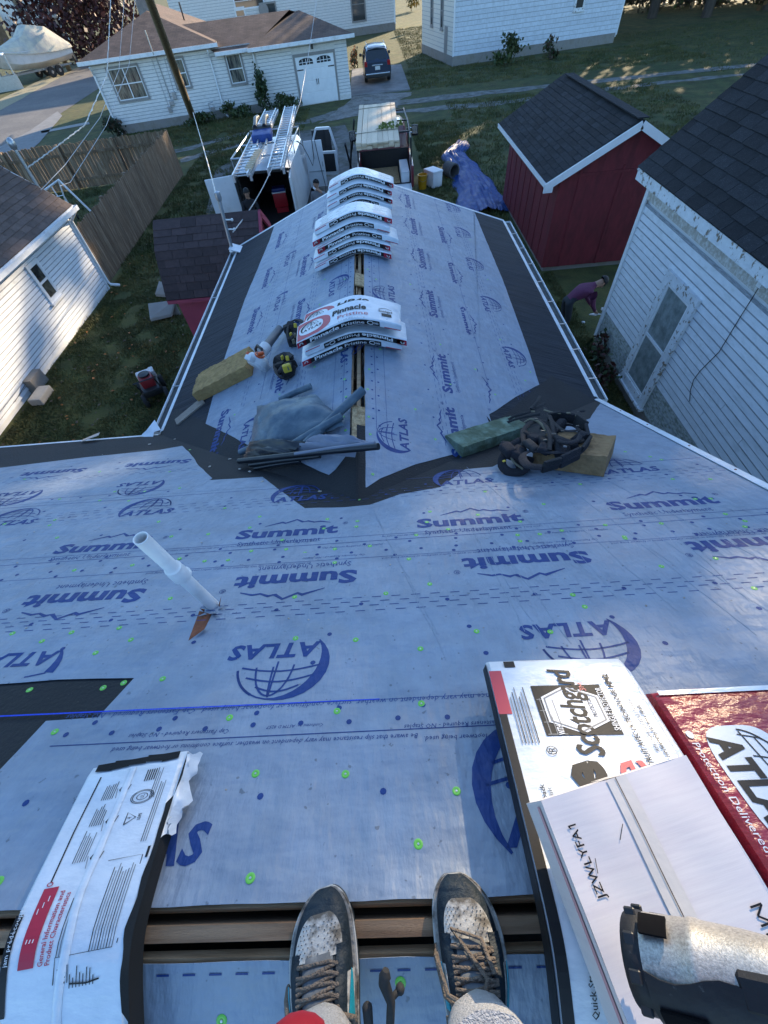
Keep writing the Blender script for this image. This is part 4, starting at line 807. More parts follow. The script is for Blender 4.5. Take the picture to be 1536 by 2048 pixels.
# ------------------------------------------------------------------ foam pads, harness, blower, tool belts, membrane on the roof
def foam_mat(n, c, c2): return mat(n, c, .95, .22, 8, 1.0, 26, col2=c2, c2s=7, c2t=(.42, .66))
M_foam = foam_mat('tan_foam', (.43, .27, .10), (.27, .165, .065)); M_foamg = foam_mat('green_foam', (.115, .145, .085), (.20, .27, .20))
def foam(lab, M, L, W, H, m, seed, rough=.012, cut=.0):
    mb = MB()
    def sect(u, v):      # closed block skin through a rounded cross-section
        x = (u - .5) * L
        loop = [(-W / 2, 0), (-W / 2, H * .5), (-W / 2 + .01, H), (-W * .25, H), (0, H), (W * .25, H), (W / 2 - .01, H), (W / 2, H * .5), (W / 2, 0), (0, 0), (-W / 2, 0)]
        k = v * 10; i = min(int(k), 9); t = k - i; y = loop[i][0] + (loop[i + 1][0] - loop[i][0]) * t; z = loop[i][1] + (loop[i + 1][1] - loop[i][1]) * t
        n = mnoise.noise((x * 9, y * 9, seed)) * rough + mnoise.noise((x * 28, y * 28, seed + z * 9)) * rough * .6
        if z > H * .9: z += n - rough * .3 - cut * max(0, x / L) * .3
        else: y += (n * .35) * (1 if y > 0 else -1); x += n * .3
        return (x, y, max(z, .001))
    mb.grid(sect, 34, 60)
    n = len(mb.v); w_ = 61; mb.f += [tuple(range(0, 60)), tuple(34 * w_ + k for k in range(59, -1, -1))]; mb.m += [0, 0]
    o = single('foam_pad', lab, 'foam pad', mb, m, smooth=40, group='roofers foam pads on the roof'); o.matrix_world = M; return o
def on(M, px, t=0.0): q = onM(M, *px, t); return q
pA, pB2 = V(on(MWL, (447, 765), .06)), V(on(MWL, (500, 738), .06)); 
q0, q1_ = V(on(MWL, (400, 806))), V(on(MWL, (506, 752))); dd = q1_ - q0; a_ = atan2(dd.y, dd.x); c_ = (q0 + q1_) / 2 + V((-sin(a_), cos(a_))) * -.0
side_n = V((sin(a_), -cos(a_))); 
if side_n.x < 0: side_n = -side_n
foam('tan foam pad with picked rough top beside the leaf blower', MWL @ T(c_.x + side_n.x * .22, c_.y + side_n.y * .22, .008) @ RZ(a_), dd.length, .44, .135, M_foam, 1, .016)
q0, q1_ = V(on(MF, (925, 919))), V(on(MF, (1062, 872))); dd = q1_ - q0; a_ = atan2(dd.y, dd.x); c_ = (q0 + q1_) / 2 + V((-sin(a_), cos(a_))) * .15
foam('green foam pad wedged in the valley against the harness', MF @ T(c_.x, c_.y, .035) @ RZ(a_) @ RX(.22), dd.length * .95, .26, .10, M_foamg, 2, .008)
q0, q1_, q2_ = V(on(MF, (1062, 937))), V(on(MF, (1206, 957))), V(on(MF, (1229, 905))); dd = q1_ - q0; a_ = atan2(dd.y, dd.x); c_ = (q0 + q1_) / 2 + V((-sin(a_), cos(a_))) * .27
foam('brown foam pad under the black safety harness', MF @ T(c_.x, c_.y, .009) @ RZ(a_), dd.length, .52, .15, foam_mat('brown_foam', (.32, .20, .095), (.21, .13, .06)), 3, .008)
# safety harness: webbing loops, padded waist belt, buckles
hn = thing('safety_harness', 'black safety harness heaped on the brown foam pad', 'harness', MF @ V((1.35, 3.0, .16)))
M_web = mat('black_webbing', (.012, .012, .014), .75, .3, 40, .5, 80, stretch=(1, 1, 8)); M_webp = mat('padding_mesh', (.018, .017, .022), .9, .3, 60, .6, 120); M_yel = mat('yellow_tag', (.62, .44, .035), .55, .1); M_tangrey = mat('olive_trim', (.16, .14, .09), .8, .2)
def hp(px, t): q = onM(MF, px[0], px[1], t); return MF @ V((q[0], q[1], t))
def strap(pxs, wd, th, m, name, kink=0.01):
    P = [hp((x, y), t) for x, y, t in pxs]; pts = []
    for i in range(len(P) - 1):
        p0 = P[max(i - 1, 0)]; p1 = P[i]; p2 = P[i + 1]; p3 = P[min(i + 2, len(P) - 1)]
        for k in range(5):
            t = k / 5; pts.append(.5 * ((2 * p1) + (p2 - p0) * t + (2 * p0 - 5 * p1 + 4 * p2 - p3) * t * t + (3 * p1 - p0 - 3 * p2 + p3) * t ** 3))
    pts.append(P[-1]); b = MB(); b.tube(pts, wd, 8, flat=th / wd); part(name, b, m, hn, smooth=50, world=True)
W2_ = M_webp
BP_ = ((1085, 935, .17), (1120, 925, .17), (1160, 905, .17), (1178, 880, .18), (1172, 855, .21), (1150, 838, .24), (1120, 832, .25), (1095, 836, .24))
strap(BP_, .014, .008, M_webp, 'waist_belt')
for i_ in range(len(BP_) - 1):
    p_, q_ = hp(BP_[i_][:2], BP_[i_][2]), hp(BP_[i_ + 1][:2], BP_[i_ + 1][2]); b = MB(); b.box((0, 0, 0), ((q_ - p_).length * .96, .026, .095), frame(p_.lerp(q_, .5), q_ - p_, z=(.25 * (-1) ** i_, .25, 1)), b=.010); part('belt_pad', b, M_webp if i_ % 2 else M_web, hn, smooth=50, world=True)
strap(((1085, 935, .17), (1055, 930, .17), (1045, 912, .16), (1062, 902, .17), (1095, 905, .18), (1140, 905, .17)), .030, .009, M_webp, 'waist_belt')
strap([(1078 + 32 * cos(k * .52), 872 + 30 * sin(k * .52), .20 + .05 * sin(k * .52 + 3.5)) for k in range(13)], .022, .010, M_web, 'leg_strap')
strap([(1135 + 26 * cos(k * .52), 868 + 18 * sin(k * .52), .21 + .03 * sin(k * .52)) for k in range(13)], .018, .009, M_webp, 'leg_strap')
for P_ in (((1012, 842, .13), (1030, 832, .18), (1052, 826, .22), (1075, 815, .25), (1090, 806, .27)), ((1004, 850, .11), (1026, 840, .16), (1055, 832, .22), (1080, 828, .25)), ((1062, 818, .25), (1076, 802, .29), (1080, 792, .30), (1074, 806, .27)), ((1090, 815, .26), (1102, 838, .27), (1106, 862, .24), (1104, 885, .22)), ((1068, 835, .25), (1090, 850, .27), (1100, 872, .25), (1098, 900, .20)), ((1098, 835, .26), (1118, 855, .25), (1135, 862, .24), (1160, 860, .22)), ((1110, 870, .23), (1128, 878, .22), (1150, 884, .20), (1168, 880, .19))): strap(P_, .017, .006, M_web, 'shoulder_strap')
for P_ in (((1048, 845, .22), (1062, 838, .26), (1080, 846, .27), (1092, 862, .25)), ((1088, 820, .28), (1112, 826, .28), (1140, 828, .27), (1162, 838, .24)), ((1020, 900, .15), (1026, 922, .11), (1046, 938, .06))): strap(P_, .010, .005, M_tangrey, 'chest_strap')
strap(((1040, 880, .20), (1022, 890, .16), (1008, 908, .12), (1004, 930, .06), (1020, 944, .03), (1048, 940, .05), (1060, 915, .10)), .034, .011, M_webp, 'leg_pad')
R3 = random.Random(6)
for k in range(13):
    b = MB(); c = hp((R3.uniform(1052, 1162), R3.uniform(846, 902)), R3.uniform(.17, .21)); b.box((0, 0, 0), (R3.uniform(.10, .22), R3.uniform(.07, .13), R3.uniform(.03, .06)), frame(c, (cos(k * 1.7), sin(k * 1.7), R3.uniform(-.4, .4)), z=(R3.uniform(-.5, .5), .4, 1)), b=.018, taper=.85); part('belt_pad', b, (M_webp, M_web, M_webp, M_rubber)[k % 4], hn, smooth=50, world=True)
M_buck = mat('dull_buckle', (.07, .07, .065), .4, .1, metal=.4)
for (x, y, t, m, r_) in ((1008, 922, .12, M_yel, .012), (1072, 838, .30, M_buck, .016), (1085, 862, .28, M_buck, .014), (1137, 826, .29, M_tangrey, .016), (1155, 852, .25, M_buck, .012), (1130, 893, .235, M_inkg, .012), (1108, 868, .27, M_buck, .016), (1066, 823, .28, M_tangrey, .016), (1165, 822, .26, M_webp, .02), (1125, 862, .26, M_buck, .012), (1090, 880, .25, M_buck, .014)):
    b = MB(); b.box((0, 0, 0), (r_ * 2, r_ * 1.5, .010), frame(hp((x, y), t), (1, R3.uniform(-.5, .5), 0), z=(0, .3, 1)), b=.003); part('buckle', b, m, hn, world=True)
for k in range(6):
    b = MB(); c = hp((1028 + R3.uniform(-14, 16), 905 + R3.uniform(-14, 24)), .07 + .02 * k); b.box((0, 0, 0), (R3.uniform(.08, .15), R3.uniform(.07, .12), .06), frame(c, (cos(k), sin(k), .2), z=(.2 * sin(k * 2), .2, 1)), b=.02, taper=.85); part('leg_pad', b, M_webp, hn, smooth=60, world=True)
b = MB(); b.tube([hp((1005, 915), .10), hp((1002, 930), .06), hp((1010, 941), .035)], .005, 6); part('trim_strap', b, M_yel, hn, smooth=60, world=True)
# leaf blower
def wl2(px, t): q = onM(MWL, px[0], px[1], t); return MWL @ V((q[0], q[1], t))
lb = thing('leaf_blower', 'white and orange leaf blower with a grey tube on the left roof slope', 'leaf blower', wl2((515, 735), .0))
M_org = mat('orange_plastic', (.62, .085, .012), .4, .1); M_gtube = mat('grey_tube', (.10, .11, .12), .45, .15, 10); M_wpl = mat('white_plastic', (.66, .66, .65), .38, .08, 10)
c = wl2((516, 722), .15); MB1 = frame(c, (.75, -.62, .1), z=(.5, .65, .55))
def lpart(n, b, m, M=MB1, sm=40, par=lb): b.v = [tuple(M @ V(p)) for p in b.v]; return part(n, b, m, par, smooth=sm, world=True)
b = MB(); b.lathe([(.0001, -.07), (.085, -.07), (.115, -.045), (.12, .0), (.115, .03), (.095, .055), (.0001, .06)], I4, 24); hs_ = lpart('fan_housing', b, M_wpl)
Mf = MB1 @ T(.055, -.05, .045) @ RX(.55) @ RY(.35)
b = MB(); b.lathe([(.052, .0), (.056, .016), (.05, .024), (.0001, .024)], I4, 20); lpart('starter_cover', b, M_org, Mf, par=hs_)
for k in range(8): b = MB(); b.box((.030 * cos(k * pi / 4), .030 * sin(k * pi / 4), .025), (.030, .006, .004), RZ(0) ); lpart('cover_rib', b, M_black, Mf @ RZ(.0), par=hs_)
b = MB(); b.box((-.02, .10, -.02), (.14, .10, .09), b=.02); b.box((.03, -.13, -.03), (.10, .07, .06), b=.015); lpart('engine_cover', b, M_wpl)
b = MB(); b.tube([(-.10, .05, .05), (-.12, .0, .12), (-.06, -.04, .15), (.03, -.04, .13), (.06, -.02, .08)], .016, 8); lpart('handle', b, M_black)
b = MB(); b.tube([(.09, -.10, .05), (.11, -.06, .09)], .02, 8); b.box((-.10, -.06, .02), (.05, .06, .05), b=.01); b.box((.0, .0, .062), (.05, .05, .012), b=.004); lpart('control_knob', b, M_org)
t0, t1 = wl2((527, 700), .13), wl2((560, 657), .10); b = MB(); b.tube([t0, t0.lerp(t1, .12), t0.lerp(t1, .15), t1], [.062, .058, .048, .045], 14); part('blower_tube', b, M_gtube, lb, smooth=40, world=True)
b = MB(); b.tube([t0.lerp(t1, -.1), t0.lerp(t1, .16)], .066, 14); part('tube_coupling', b, M_wpl, lb, smooth=40, world=True)
# tool belts with pouches
M_pouch = mat('black_pouch', (.014, .013, .013), .8, .3, 30, .5, 60)
def belt(lab, px, seed, yellow):
    R = random.Random(seed); r = thing('tool_belt', lab, 'tool belt', wl2(px, .0))
    for k in range(5):
        dx, dy = R.uniform(-16, 16), R.uniform(-18, 18); c = wl2((px[0] + dx, px[1] + dy), .05); b = MB(); b.box((0, 0, 0), (R.uniform(.1, .16), R.uniform(.1, .15), .10), frame(c, (cos(k * 1.3), sin(k * 1.3), .2), z=(.3 * cos(k), .3, 1)), b=.025, taper=.85); part('pouch', b, M_pouch, r, smooth=50, world=True)
    b = MB(); b.tube([wl2((px[0] + 20 * cos(a), px[1] + 26 * sin(a)), .07 + .05 * sin(a * 2 + seed)) for a in [i * .5 for i in range(12)]], .025, 6, flat=.4); part('waist_strap', b, M_web, r, smooth=60, world=True)
    b = MB(); b.tube([wl2((px[0] + 14 * cos(a + 2), px[1] + 18 * sin(a)), .10 + .03 * sin(a * 2)) for a in [i * .6 for i in range(7)]], .02, 6, flat=.4); part('waist_strap', b, M_web, r, smooth=60, world=True)
    for k in range(4):
        c = wl2((px[0] + R.uniform(-14, 14), px[1] + R.uniform(-18, 18)), .13); b = MB(); b.box((0, 0, 0), (.035, .02, .05), frame(c, (1, k, 0), z=(.2, .3, 1)), b=.005); part('tool_handle', b, (M_yel if k % 2 == 0 else M_tangrey), r, world=True)
    if yellow: b = MB(); b.box((0, 0, 0), (.085, .05, .08), frame(wl2((px[0] + 4, px[1] + 4), .13), (1, .4, 0), z=(.2, .1, 1)), b=.012); part('tape_measure', b, M_yel, r, smooth=40, world=True)
belt('black tool belt with a yellow tape measure beside the leaf blower', (570, 732), 3, True)
belt('black tool belt touching the shingle stack, no tape measure on it', (594, 665), 8, False)
b = MB(); b.tube([wl2((585, 690), .06), wl2((583, 705), .09), wl2((578, 718), .08)], .03, 8, flat=.5)
# folded vinyl membrane with its rolled edge tubes
fm = thing('folded_membrane', 'heap of folded grey blue vinyl membrane with rolled edges over the valley', 'membrane', wl2((600, 880), 0))
M_vin = mat('grey_vinyl', (.075, .115, .150), .40, .14, 4, .6, 9, col2=(.13, .175, .20), c2s=2); M_vinl = mat('lilac_vinyl', (.20, .215, .27), .45, .1, 4, .5, 6); M_vind = mat('black_vinyl', (.016, .018, .023), .3, .2, 6, .3, 8)
def quadpx(c4, lift, nu=20, nv=14, wr=.012, seed=0, bul=.10):
    P = [wl2(p, l) for p, l in zip(c4, lift)]
    def fn(u, v):
        p = P[0].lerp(P[1], u).lerp(P[3].lerp(P[2], u), v); p.z += bul * (sin(pi * u) ** .6) * (sin(pi * v) ** .6) + .035 * (abs(mnoise.noise((u * 3.1 + v * 2.2, v * 1.2 - u, seed + .5))) - .25) + .022 * abs(mnoise.noise((u * 6 - v * 5, u * 2, seed + 8))) + wr * mnoise.noise((u * 5, v * 2.5, seed)) + wr * .5 * mnoise.noise((u * 2, v * 9, seed + 4)); return p
    return fn
b = MB(); b.grid(quadpx(((505, 908), (515, 815), (632, 790), (690, 850)), (.05, .10, .07, .06), bul=.09, seed=3, wr=.03), 24, 16, thick=.004); part('membrane_fold', b, M_vin, fm, smooth=60, world=True)
b = MB(); b.grid(quadpx(((500, 905), (510, 832), (530, 815), (545, 905)), (.02, .06, .12, .05), bul=.05, seed=5), 12, 10, thick=.004); part('membrane_fold', b, M_vin, fm, smooth=60, world=True)
b = MB(); b.grid(quadpx(((560, 905), (640, 868), (735, 880), (710, 912)), (.08, .13, .10, .08), bul=.05, seed=9, wr=.03), 20, 14, thick=.003); part('membrane_fold', b, M_vinl, fm, smooth=60, world=True)
b = MB(); b.grid(quadpx(((485, 920), (500, 882), (612, 885), (575, 915)), (.06, .12, .14, .08), bul=.05, seed=12, wr=.02), 18, 10, thick=.003); part('membrane_fold', b, M_vind, fm, smooth=60, world=True)
def tubepx(a, la, c, lc, r, m, n='rolled_edge', rr2=None):
    b = MB(); p, q = wl2(a, la), wl2(c, lc); b.tube([p, p.lerp(q, .5) + V((0, 0, .006)), q], [r, r, rr2 or r], 12); part(n, b, m, fm, smooth=50, world=True)
tubepx((602, 898), .09, (726, 780), .07, .040, M_vin); tubepx((560, 905), .10, (684, 832), .10, .034, M_vin); tubepx((560, 800), .06, (622, 772), .05, .030, M_vin); tubepx((478, 922), .10, (757, 893), .14, .026, M_vind)
tubepx((500, 930), .07, (640, 912), .09, .020, M_vind); tubepx((510, 937), .04, (600, 922), .05, .018, M_vind); tubepx((480, 905), .05, (560, 870), .07, .028, M_vin); tubepx((590, 908), .14, (750, 886), .155, .014, M_vinl)
# ------------------------------------------------------------------ neighbouring buildings
M_side = mat('white_clapboard', (.72, .74, .77), .55, .07, 3, .2, 40, rand=.05, stretch=(1, 5, 5), col2=(.58, .60, .60), c2s=2.2, c2t=(.52, .75))
M_sidem = mat('mossy_clapboard', (.52, .55, .53), .8, .15, 4, .3, 40, rand=.10, stretch=(2, 6, 6), col2=(.19, .21, .17), c2s=4, c2t=(.38, .62))
M_side2 = mat('vinyl_siding_white', (.70, .69, .67), .5, .06, 2, rand=.04, stretch=(1, 6, 6), col2=(.62, .61, .58), c2s=3)
M_cream = mat('cream_siding', (.66, .63, .56), .6, .06, 3, stretch=(1, 5, 5))
M_peel = mat('peeling_paint', (.68, .70, .72), .7, .1, 6, .6, 30, col2=(.22, .17, .12), c2s=11, c2t=(.56, .62))
M_trimg = mat('grey_trim', (.26, .25, .24), .6, .1, 6)
M_redw = mat('barn_red', (.175, .018, .026), .68, .16, 4, .3, 30, stretch=(3, 3, 1), col2=(.125, .014, .02), c2s=1.5)
M_redp = mat('pink_red', (.33, .05, .085), .6, .12, 4, .2, 30)
M_rfd = mat('shingle_charcoal', (.019, .020, .023), .9, .25, 14, .5, 80, rand=.38, speck=((.05, .05, .056), 90, .62), spec=.3)
M_rfb = mat('shingle_brown', (.062, .038, .036), .9, .22, 14, .5, 80, rand=.28)
M_rft = mat('shingle_taupe', (.105, .075, .064), .9, .22, 14, .5, 80, rand=.22)
M_fnd = mat('foundation_block', (.27, .25, .23), .9, .18, 3, .4, 30, col2=(.20, .18, .15), c2s=3)
def roof_tex(name, c1, c2, sc, w_, h_):
    m = mat(name, c1, .9, .25, 5, .3, 60); nt = m.node_tree; L = nt.links.new; p = nt.nodes['Principled BSDF']
    tc = node(nt, 'ShaderNodeTexCoord'); br = node(nt, 'ShaderNodeTexBrick'); br.inputs['Color1'].default_value = (*c1, 1); br.inputs['Color2'].default_value = (*c2, 1); br.inputs['Mortar'].default_value = (c1[0] * .5, c1[1] * .5, c1[2] * .5, 1)
    br.inputs['Scale'].default_value = sc; br.inputs['Mortar Size'].default_value = .012; br.inputs['Brick Width'].default_value = w_; br.inputs['Row Height'].default_value = h_; br.inputs['Bias'].default_value = -.2
    L(tc.outputs['Object'], br.inputs[0]); nz = node(nt, 'ShaderNodeTexNoise'); nz.inputs['Scale'].default_value = 1.5; nz.inputs['Detail'].default_value = 8; L(tc.outputs['Object'], nz.inputs[0])
    mx = node(nt, 'ShaderNodeMix', data_type='RGBA', blend_type='MULTIPLY'); mx.inputs[0].default_value = .8; L(br.outputs[0], mx.inputs[6]); sc_ = node(nt, 'ShaderNodeMapRange'); sc_.inputs[1].default_value = .3; sc_.inputs[2].default_value = .7; sc_.inputs[3].default_value = .55; sc_.inputs[4].default_value = 1.35; L(nz.outputs[0], sc_.inputs[0]); L(sc_.outputs[0], mx.inputs[7])
    L(mx.outputs[2], p.inputs['Base Color']); bp = node(nt, 'ShaderNodeBump'); bp.inputs['Strength'].default_value = .8; bp.inputs['Distance'].default_value = .02; L(br.outputs['Fac'], bp.inputs['Height']); bp.invert = True; L(bp.outputs[0], p.inputs['Normal']); return m
M_rfar = roof_tex('far_roof_shingle', (.150, .092, .068), (.095, .060, .048), 1.0, .33, .16)
M_shadegrime = mat('lap_grime', (.30, .32, .345), .85, .35, 3, stretch=(1.5, 20, 20))  # grey-blue band painted under each lap: shade line with some grime
def clap(root, M, W, H, e, m, joined=False, low=None, z0=0.0, name='clapboard', lap_band=.026):
    n = int(H / e); mb = MB()
    q = e - lap_band
    def board(b, y, M_):
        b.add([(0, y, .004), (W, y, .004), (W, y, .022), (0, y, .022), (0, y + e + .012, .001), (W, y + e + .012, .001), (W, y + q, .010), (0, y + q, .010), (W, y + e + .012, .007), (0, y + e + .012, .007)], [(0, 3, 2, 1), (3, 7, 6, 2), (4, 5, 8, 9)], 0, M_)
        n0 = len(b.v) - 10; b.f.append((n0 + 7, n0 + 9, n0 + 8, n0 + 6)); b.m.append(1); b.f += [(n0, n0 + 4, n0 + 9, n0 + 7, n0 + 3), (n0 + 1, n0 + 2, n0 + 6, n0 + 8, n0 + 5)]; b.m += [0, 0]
    if joined:
        for k in range(n): board(mb, z0 + k * e, M)
        return part(name, mb, [m, M_shadegrime], root, world=True, kind='stuff')
    b = MB(); board(b, 0, None); me = b.mesh(name, [m, M_shadegrime]); me2 = None
    if low: b = MB(); board(b, 0, None); me2 = b.mesh(name, [low[1], M_shadegrime])
    for k in range(n):
        s_ = random.uniform(.25, .75)
        for x0, l in ((0, s_), (s_ + .0006, 1 - s_)): piece(name, me2 if low and k < low[0] else me, M @ T(W * x0, z0 + k * e + random.uniform(-.0025, .0025), random.uniform(0, .003)) @ Matrix.Diagonal((l, 1, 1, 1)), root, world=True)
def shingled(root, M, L, D, w_, e, m, keep=None, name='shingle', rows=None, cut=.0):
    b = MB(); th = .012
    b.add([(0, 0, .016), (w_ - .008, 0, .016), (w_ - .008, e * 1.25, .005), (0, e * 1.25, .005), (0, 0, .002), (w_ - .008, 0, .002)], [(0, 1, 2, 3), (4, 5, 1, 0), (5, 2, 1), (4, 0, 3)]); me = b.mesh(name, m); n = 0
    for r in range(int(D / e)):
        off = (r * .37 % 1) * w_; x = -off
        while x < L:
            if x > -w_ * .92 and x < L - w_ * .08 and (keep is None or keep(x + w_ / 2, r * e)):
                piece(name, me, M @ T(min(max(0, x), L - w_), r * e + random.uniform(-.004, .004), random.uniform(0, .003)), root, world=True); n += 1
            x += w_
    return n
def window(root, M, w_, h, fr=.07, tm=None, glass=None, cross=(1,), depth=.045, sash=None, curtain=False, sill=True):
    tm = tm or M_white; b = MB()
    for c, d in (((0, h / 2 + fr / 2, depth / 2), (w_ + 2 * fr, fr, depth)), ((0, -h / 2 - fr / 2, depth / 2), (w_ + 2 * fr, fr, depth)), ((-w_ / 2 - fr / 2, 0, depth / 2 - .001), (fr, h, depth - .002)), ((w_ / 2 + fr / 2, 0, depth / 2 - .001), (fr, h, depth - .002))): b.box(c, d)
    b.v = [tuple(M @ V(p)) for p in b.v]; wi = part('window', b, tm, root, world=True)
    for k, s in enumerate((1, -1)):
        b = MB(); b.box((0, s * h / 4, .012 + .006 * k), (w_ - .02, h / 2 - .03, .006)); b.v = [tuple(M @ V(p)) for p in b.v]; part('pane', b, glass or M_glass, wi, world=True)
    b = MB(); b.box((0, 0, .026), (w_, .045, .022))
    for x in (-1, 1): b.box((x * (w_ / 2 - .02), 0, .024), (.04, h - .002, .020))
    for y in (-1, 1): b.box((0, y * (h / 2 - .02), .025), (w_ - .08, .04, .018))
    b.v = [tuple(M @ V(p)) for p in b.v]; part('sash', b, sash or tm, wi, world=True)
    if sill: b = MB(); b.box((0, -h / 2 - fr - .02, .04), (w_ + 2 * fr + .08, .04, .09)); b.v = [tuple(M @ V(p)) for p in b.v]; part('sill', b, tm, wi, world=True)
    return wi
def mpart(n, root, mt, fn, sm=None, lab=None, kind=None):
    b = MB(); fn(b); return part(n, b, mt, root, smooth=sm, world=True, label=lab, kind=kind)

# white clapboard house on the right with a charcoal roof
rh = thing('clapboard_house', 'white clapboard house with peeling eave boards, tall old window and charcoal roof', 'house', (6.5, 4, 0))
XW, YF, YN = 4.67, 8.5, -5.0; ZE = 3.17
mpart('wall', rh, M_white, lambda b: b.box(((XW + 9.9) / 2 + .01, (YF + YN) / 2, ZE / 2), (9.9 - XW - .03, YF - YN - .03, ZE)))
MW = frame((XW - .005, YF, 0), (0, -1, 0), z=(-1, 0, 0))
mpart('foundation', rh, M_fnd, lambda b: b.box((XW + .02, (YF + YN) / 2, .12), (.06, YF - YN, .30)))
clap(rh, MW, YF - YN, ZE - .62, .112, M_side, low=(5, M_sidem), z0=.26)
mpart('corner_board', rh, M_white, lambda b: (b.box((XW - .035, YF - .01, ZE / 2 + .05), (.03, .10, ZE - .3)), b.box((XW + .03, YF + .022, ZE / 2 + .05), (.12, .03, ZE - .3))))
mpart('frieze_board', rh, mat('weathered_frieze', (.50, .46, .40), .8, .15, 3, .3, 20, stretch=(1, 6, 6), col2=(.62, .62, .60), c2s=3), lambda b: b.box((XW - .025, (YF + YN) / 2, ZE - .20), (.03, YF - YN, .33)))
RS = .87; XE = 4.45; XRG = 7.35
zr = ZE + .03 + RS * (XRG - XE)
mpart('soffit', rh, M_cream, lambda b: b.box(((XE + XW) / 2, (YF + .16 + YN) / 2, ZE - .07), (XW - XE, YF + .16 - YN, .02)))
mpart('fascia', rh, M_peel, lambda b: b.box((XE - .012, (YF + .17 + YN) / 2, ZE - .055), (.025, YF + .17 - YN, .15)))
mpart('rake_board', rh, M_peel, lambda b: (b.beam((XE, YF + .15, ZE - .05), (XRG, YF + .15, zr - .08), .03, .16), b.beam((2 * XRG - XE, YF + .15, ZE - .05), (XRG, YF + .15, zr - .08), .03, .16)))
hr = hypot(1, RS); MR = frame((XE - .03, YF + .17, ZE + .035), (0, -1, 0), y=(1, 0, RS))
def rroof(b):
    b.slab([(0, 0, 0), (0, (XRG - XE) * hr, 0), (YF + .17 - YN, (XRG - XE) * hr, 0), (YF + .17 - YN, 0, 0)], .04, MR @ T(0, 0, 0))
    b.add([(XRG - .02, YF + .17, zr), (XRG - .02, YN, zr), (2 * XRG - XE, YN, ZE), (2 * XRG - XE, YF + .17, ZE)], [(0, 1, 2, 3), (3, 2, 1, 0)])
rf = mpart('roof', rh, M_rfd, rroof)
MR_up = MR
if MR.col[2].z < 0: MR_up = frame((XE - .03, YN, ZE + .035), (0, 1, 0), y=(1, 0, RS))
# courses of shingles laid from the far rake towards the viewer
MRS = frame((XE - .04, YF + .175, ZE + .037), (0, -1, 0), y=(1, 0, RS))
s_z = -1 if MRS.col[2].z < 0 else 1
if s_z < 0:
    MRS = frame((XE - .04, YF + .175 - 4.5, ZE + .037), (0, 1, 0), y=(1, 0, RS)); 
    if MRS.col[2].z < 0: MRS = MRS @ RX(pi)
shingled(rf, MRS, 4.5, 3.0, .34, .165, M_rfd)
ww = [gx(*p, XW - .02) for p in ((1345, 533), (1410, 590), (1285, 815), (1245, 755))]
cy, cz = (ww[0].y + ww[1].y) / 2, (ww[0].z + ww[3].z) / 2
wn = window(rh, frame((XW - .024, cy, cz), (0, -1, 0), z=(-1, 0, 0)), .74, 1.72, .15, M_peel, mat('dusty_glass', (.25, .28, .275), .35, .25, 8, col2=(.16, .19, .185), c2s=6, spec=.5), depth=.05, sash=M_white)
mpart('lace_curtain', rh, M_curtain, lambda b: b.grid(lambda u, v: (XW - .028 - .004 * sin(u * 40), cy - .30 + .60 * u, cz + .02 + .80 * v), 20, 2))
mpart('hanging_cable', rh, M_black, lambda b: b.tube([gx(*p, XW - .04) for p in ((1536, 545), (1524, 565), (1480, 635), (1438, 704), (1400, 742), (1387, 760), (1381, 780), (1379, 803))], .006, 6), 60)
mpart('gutter_bracket', rh, M_alum, lambda b: b.box(gx(1530, 560, XW - .1), (.08, .08, .16)))
# red garden shed
rs_ = thing('red_shed', 'dark red wooden shed with a charcoal shingled gable roof and white trim', 'shed', (5.8, 14.8, 0))
SA = radians(1.8); MS = T(4.40, 12.15, 0) @ RZ(-SA * 0) ; SW, SL, SE, SP = 2.9, 5.4, 2.28, 3.05
def sp(x, y, z): return MS @ V((x, y, z))
def shedwalls(b):
    b.add([sp(0, 0, .12), sp(SW, 0, .12), sp(SW, 0, SE), sp(SW / 2, 0, SP - .02), sp(0, 0, SE), sp(0, SL, .12), sp(SW, SL, .12), sp(SW, SL, SE), sp(SW / 2, SL, SP - .02), sp(0, SL, SE)], [(0, 1, 2, 3, 4), (9, 8, 7, 6, 5), (0, 4, 9, 5), (1, 6, 7, 2)])
mpart('wall', rs_, M_redw, shedwalls)
mpart('skid', rs_, M_fnd, lambda b: b.box(sp(SW / 2, SL / 2, .06), (SW - .1, SL - .1, .12)))
b = MB(); b.box((0, 0, 0), (.012, .05, SE - .12)); me_b = b.mesh('batten', M_redw)
for y in [.02 + .61 * i for i in range(9)]: piece('batten', me_b, MS @ T(-.008, y, (SE + .12) / 2), rs_, world=True)
for x in (.45, 1.45, 2.45): piece('batten', me_b, MS @ T(x, -.008, (SE + .12) / 2) @ RZ(pi / 2), rs_, world=True)
b = MB(); b.box((0, 0, 0), (SW, .012, .06)); piece('belt_batten', b.mesh('belt_batten', M_redw), MS @ T(SW / 2, -.014, SE - .12), rs_, world=True)
ov = .40; s_s = (SP - SE) / (SW / 2); hs2 = hypot(1, s_s); zo = SE - ov * s_s + .05
ML_ = frame(MS @ V((-ov, SL + .15, zo)), (0, -1, 0), y=(1, 0, s_s)); MLs = frame(MS @ V((-ov, -.2, zo)), (0, 1, 0), y=(1, 0, s_s))
MLs = MLs if MLs.col[2].z > 0 else ML_
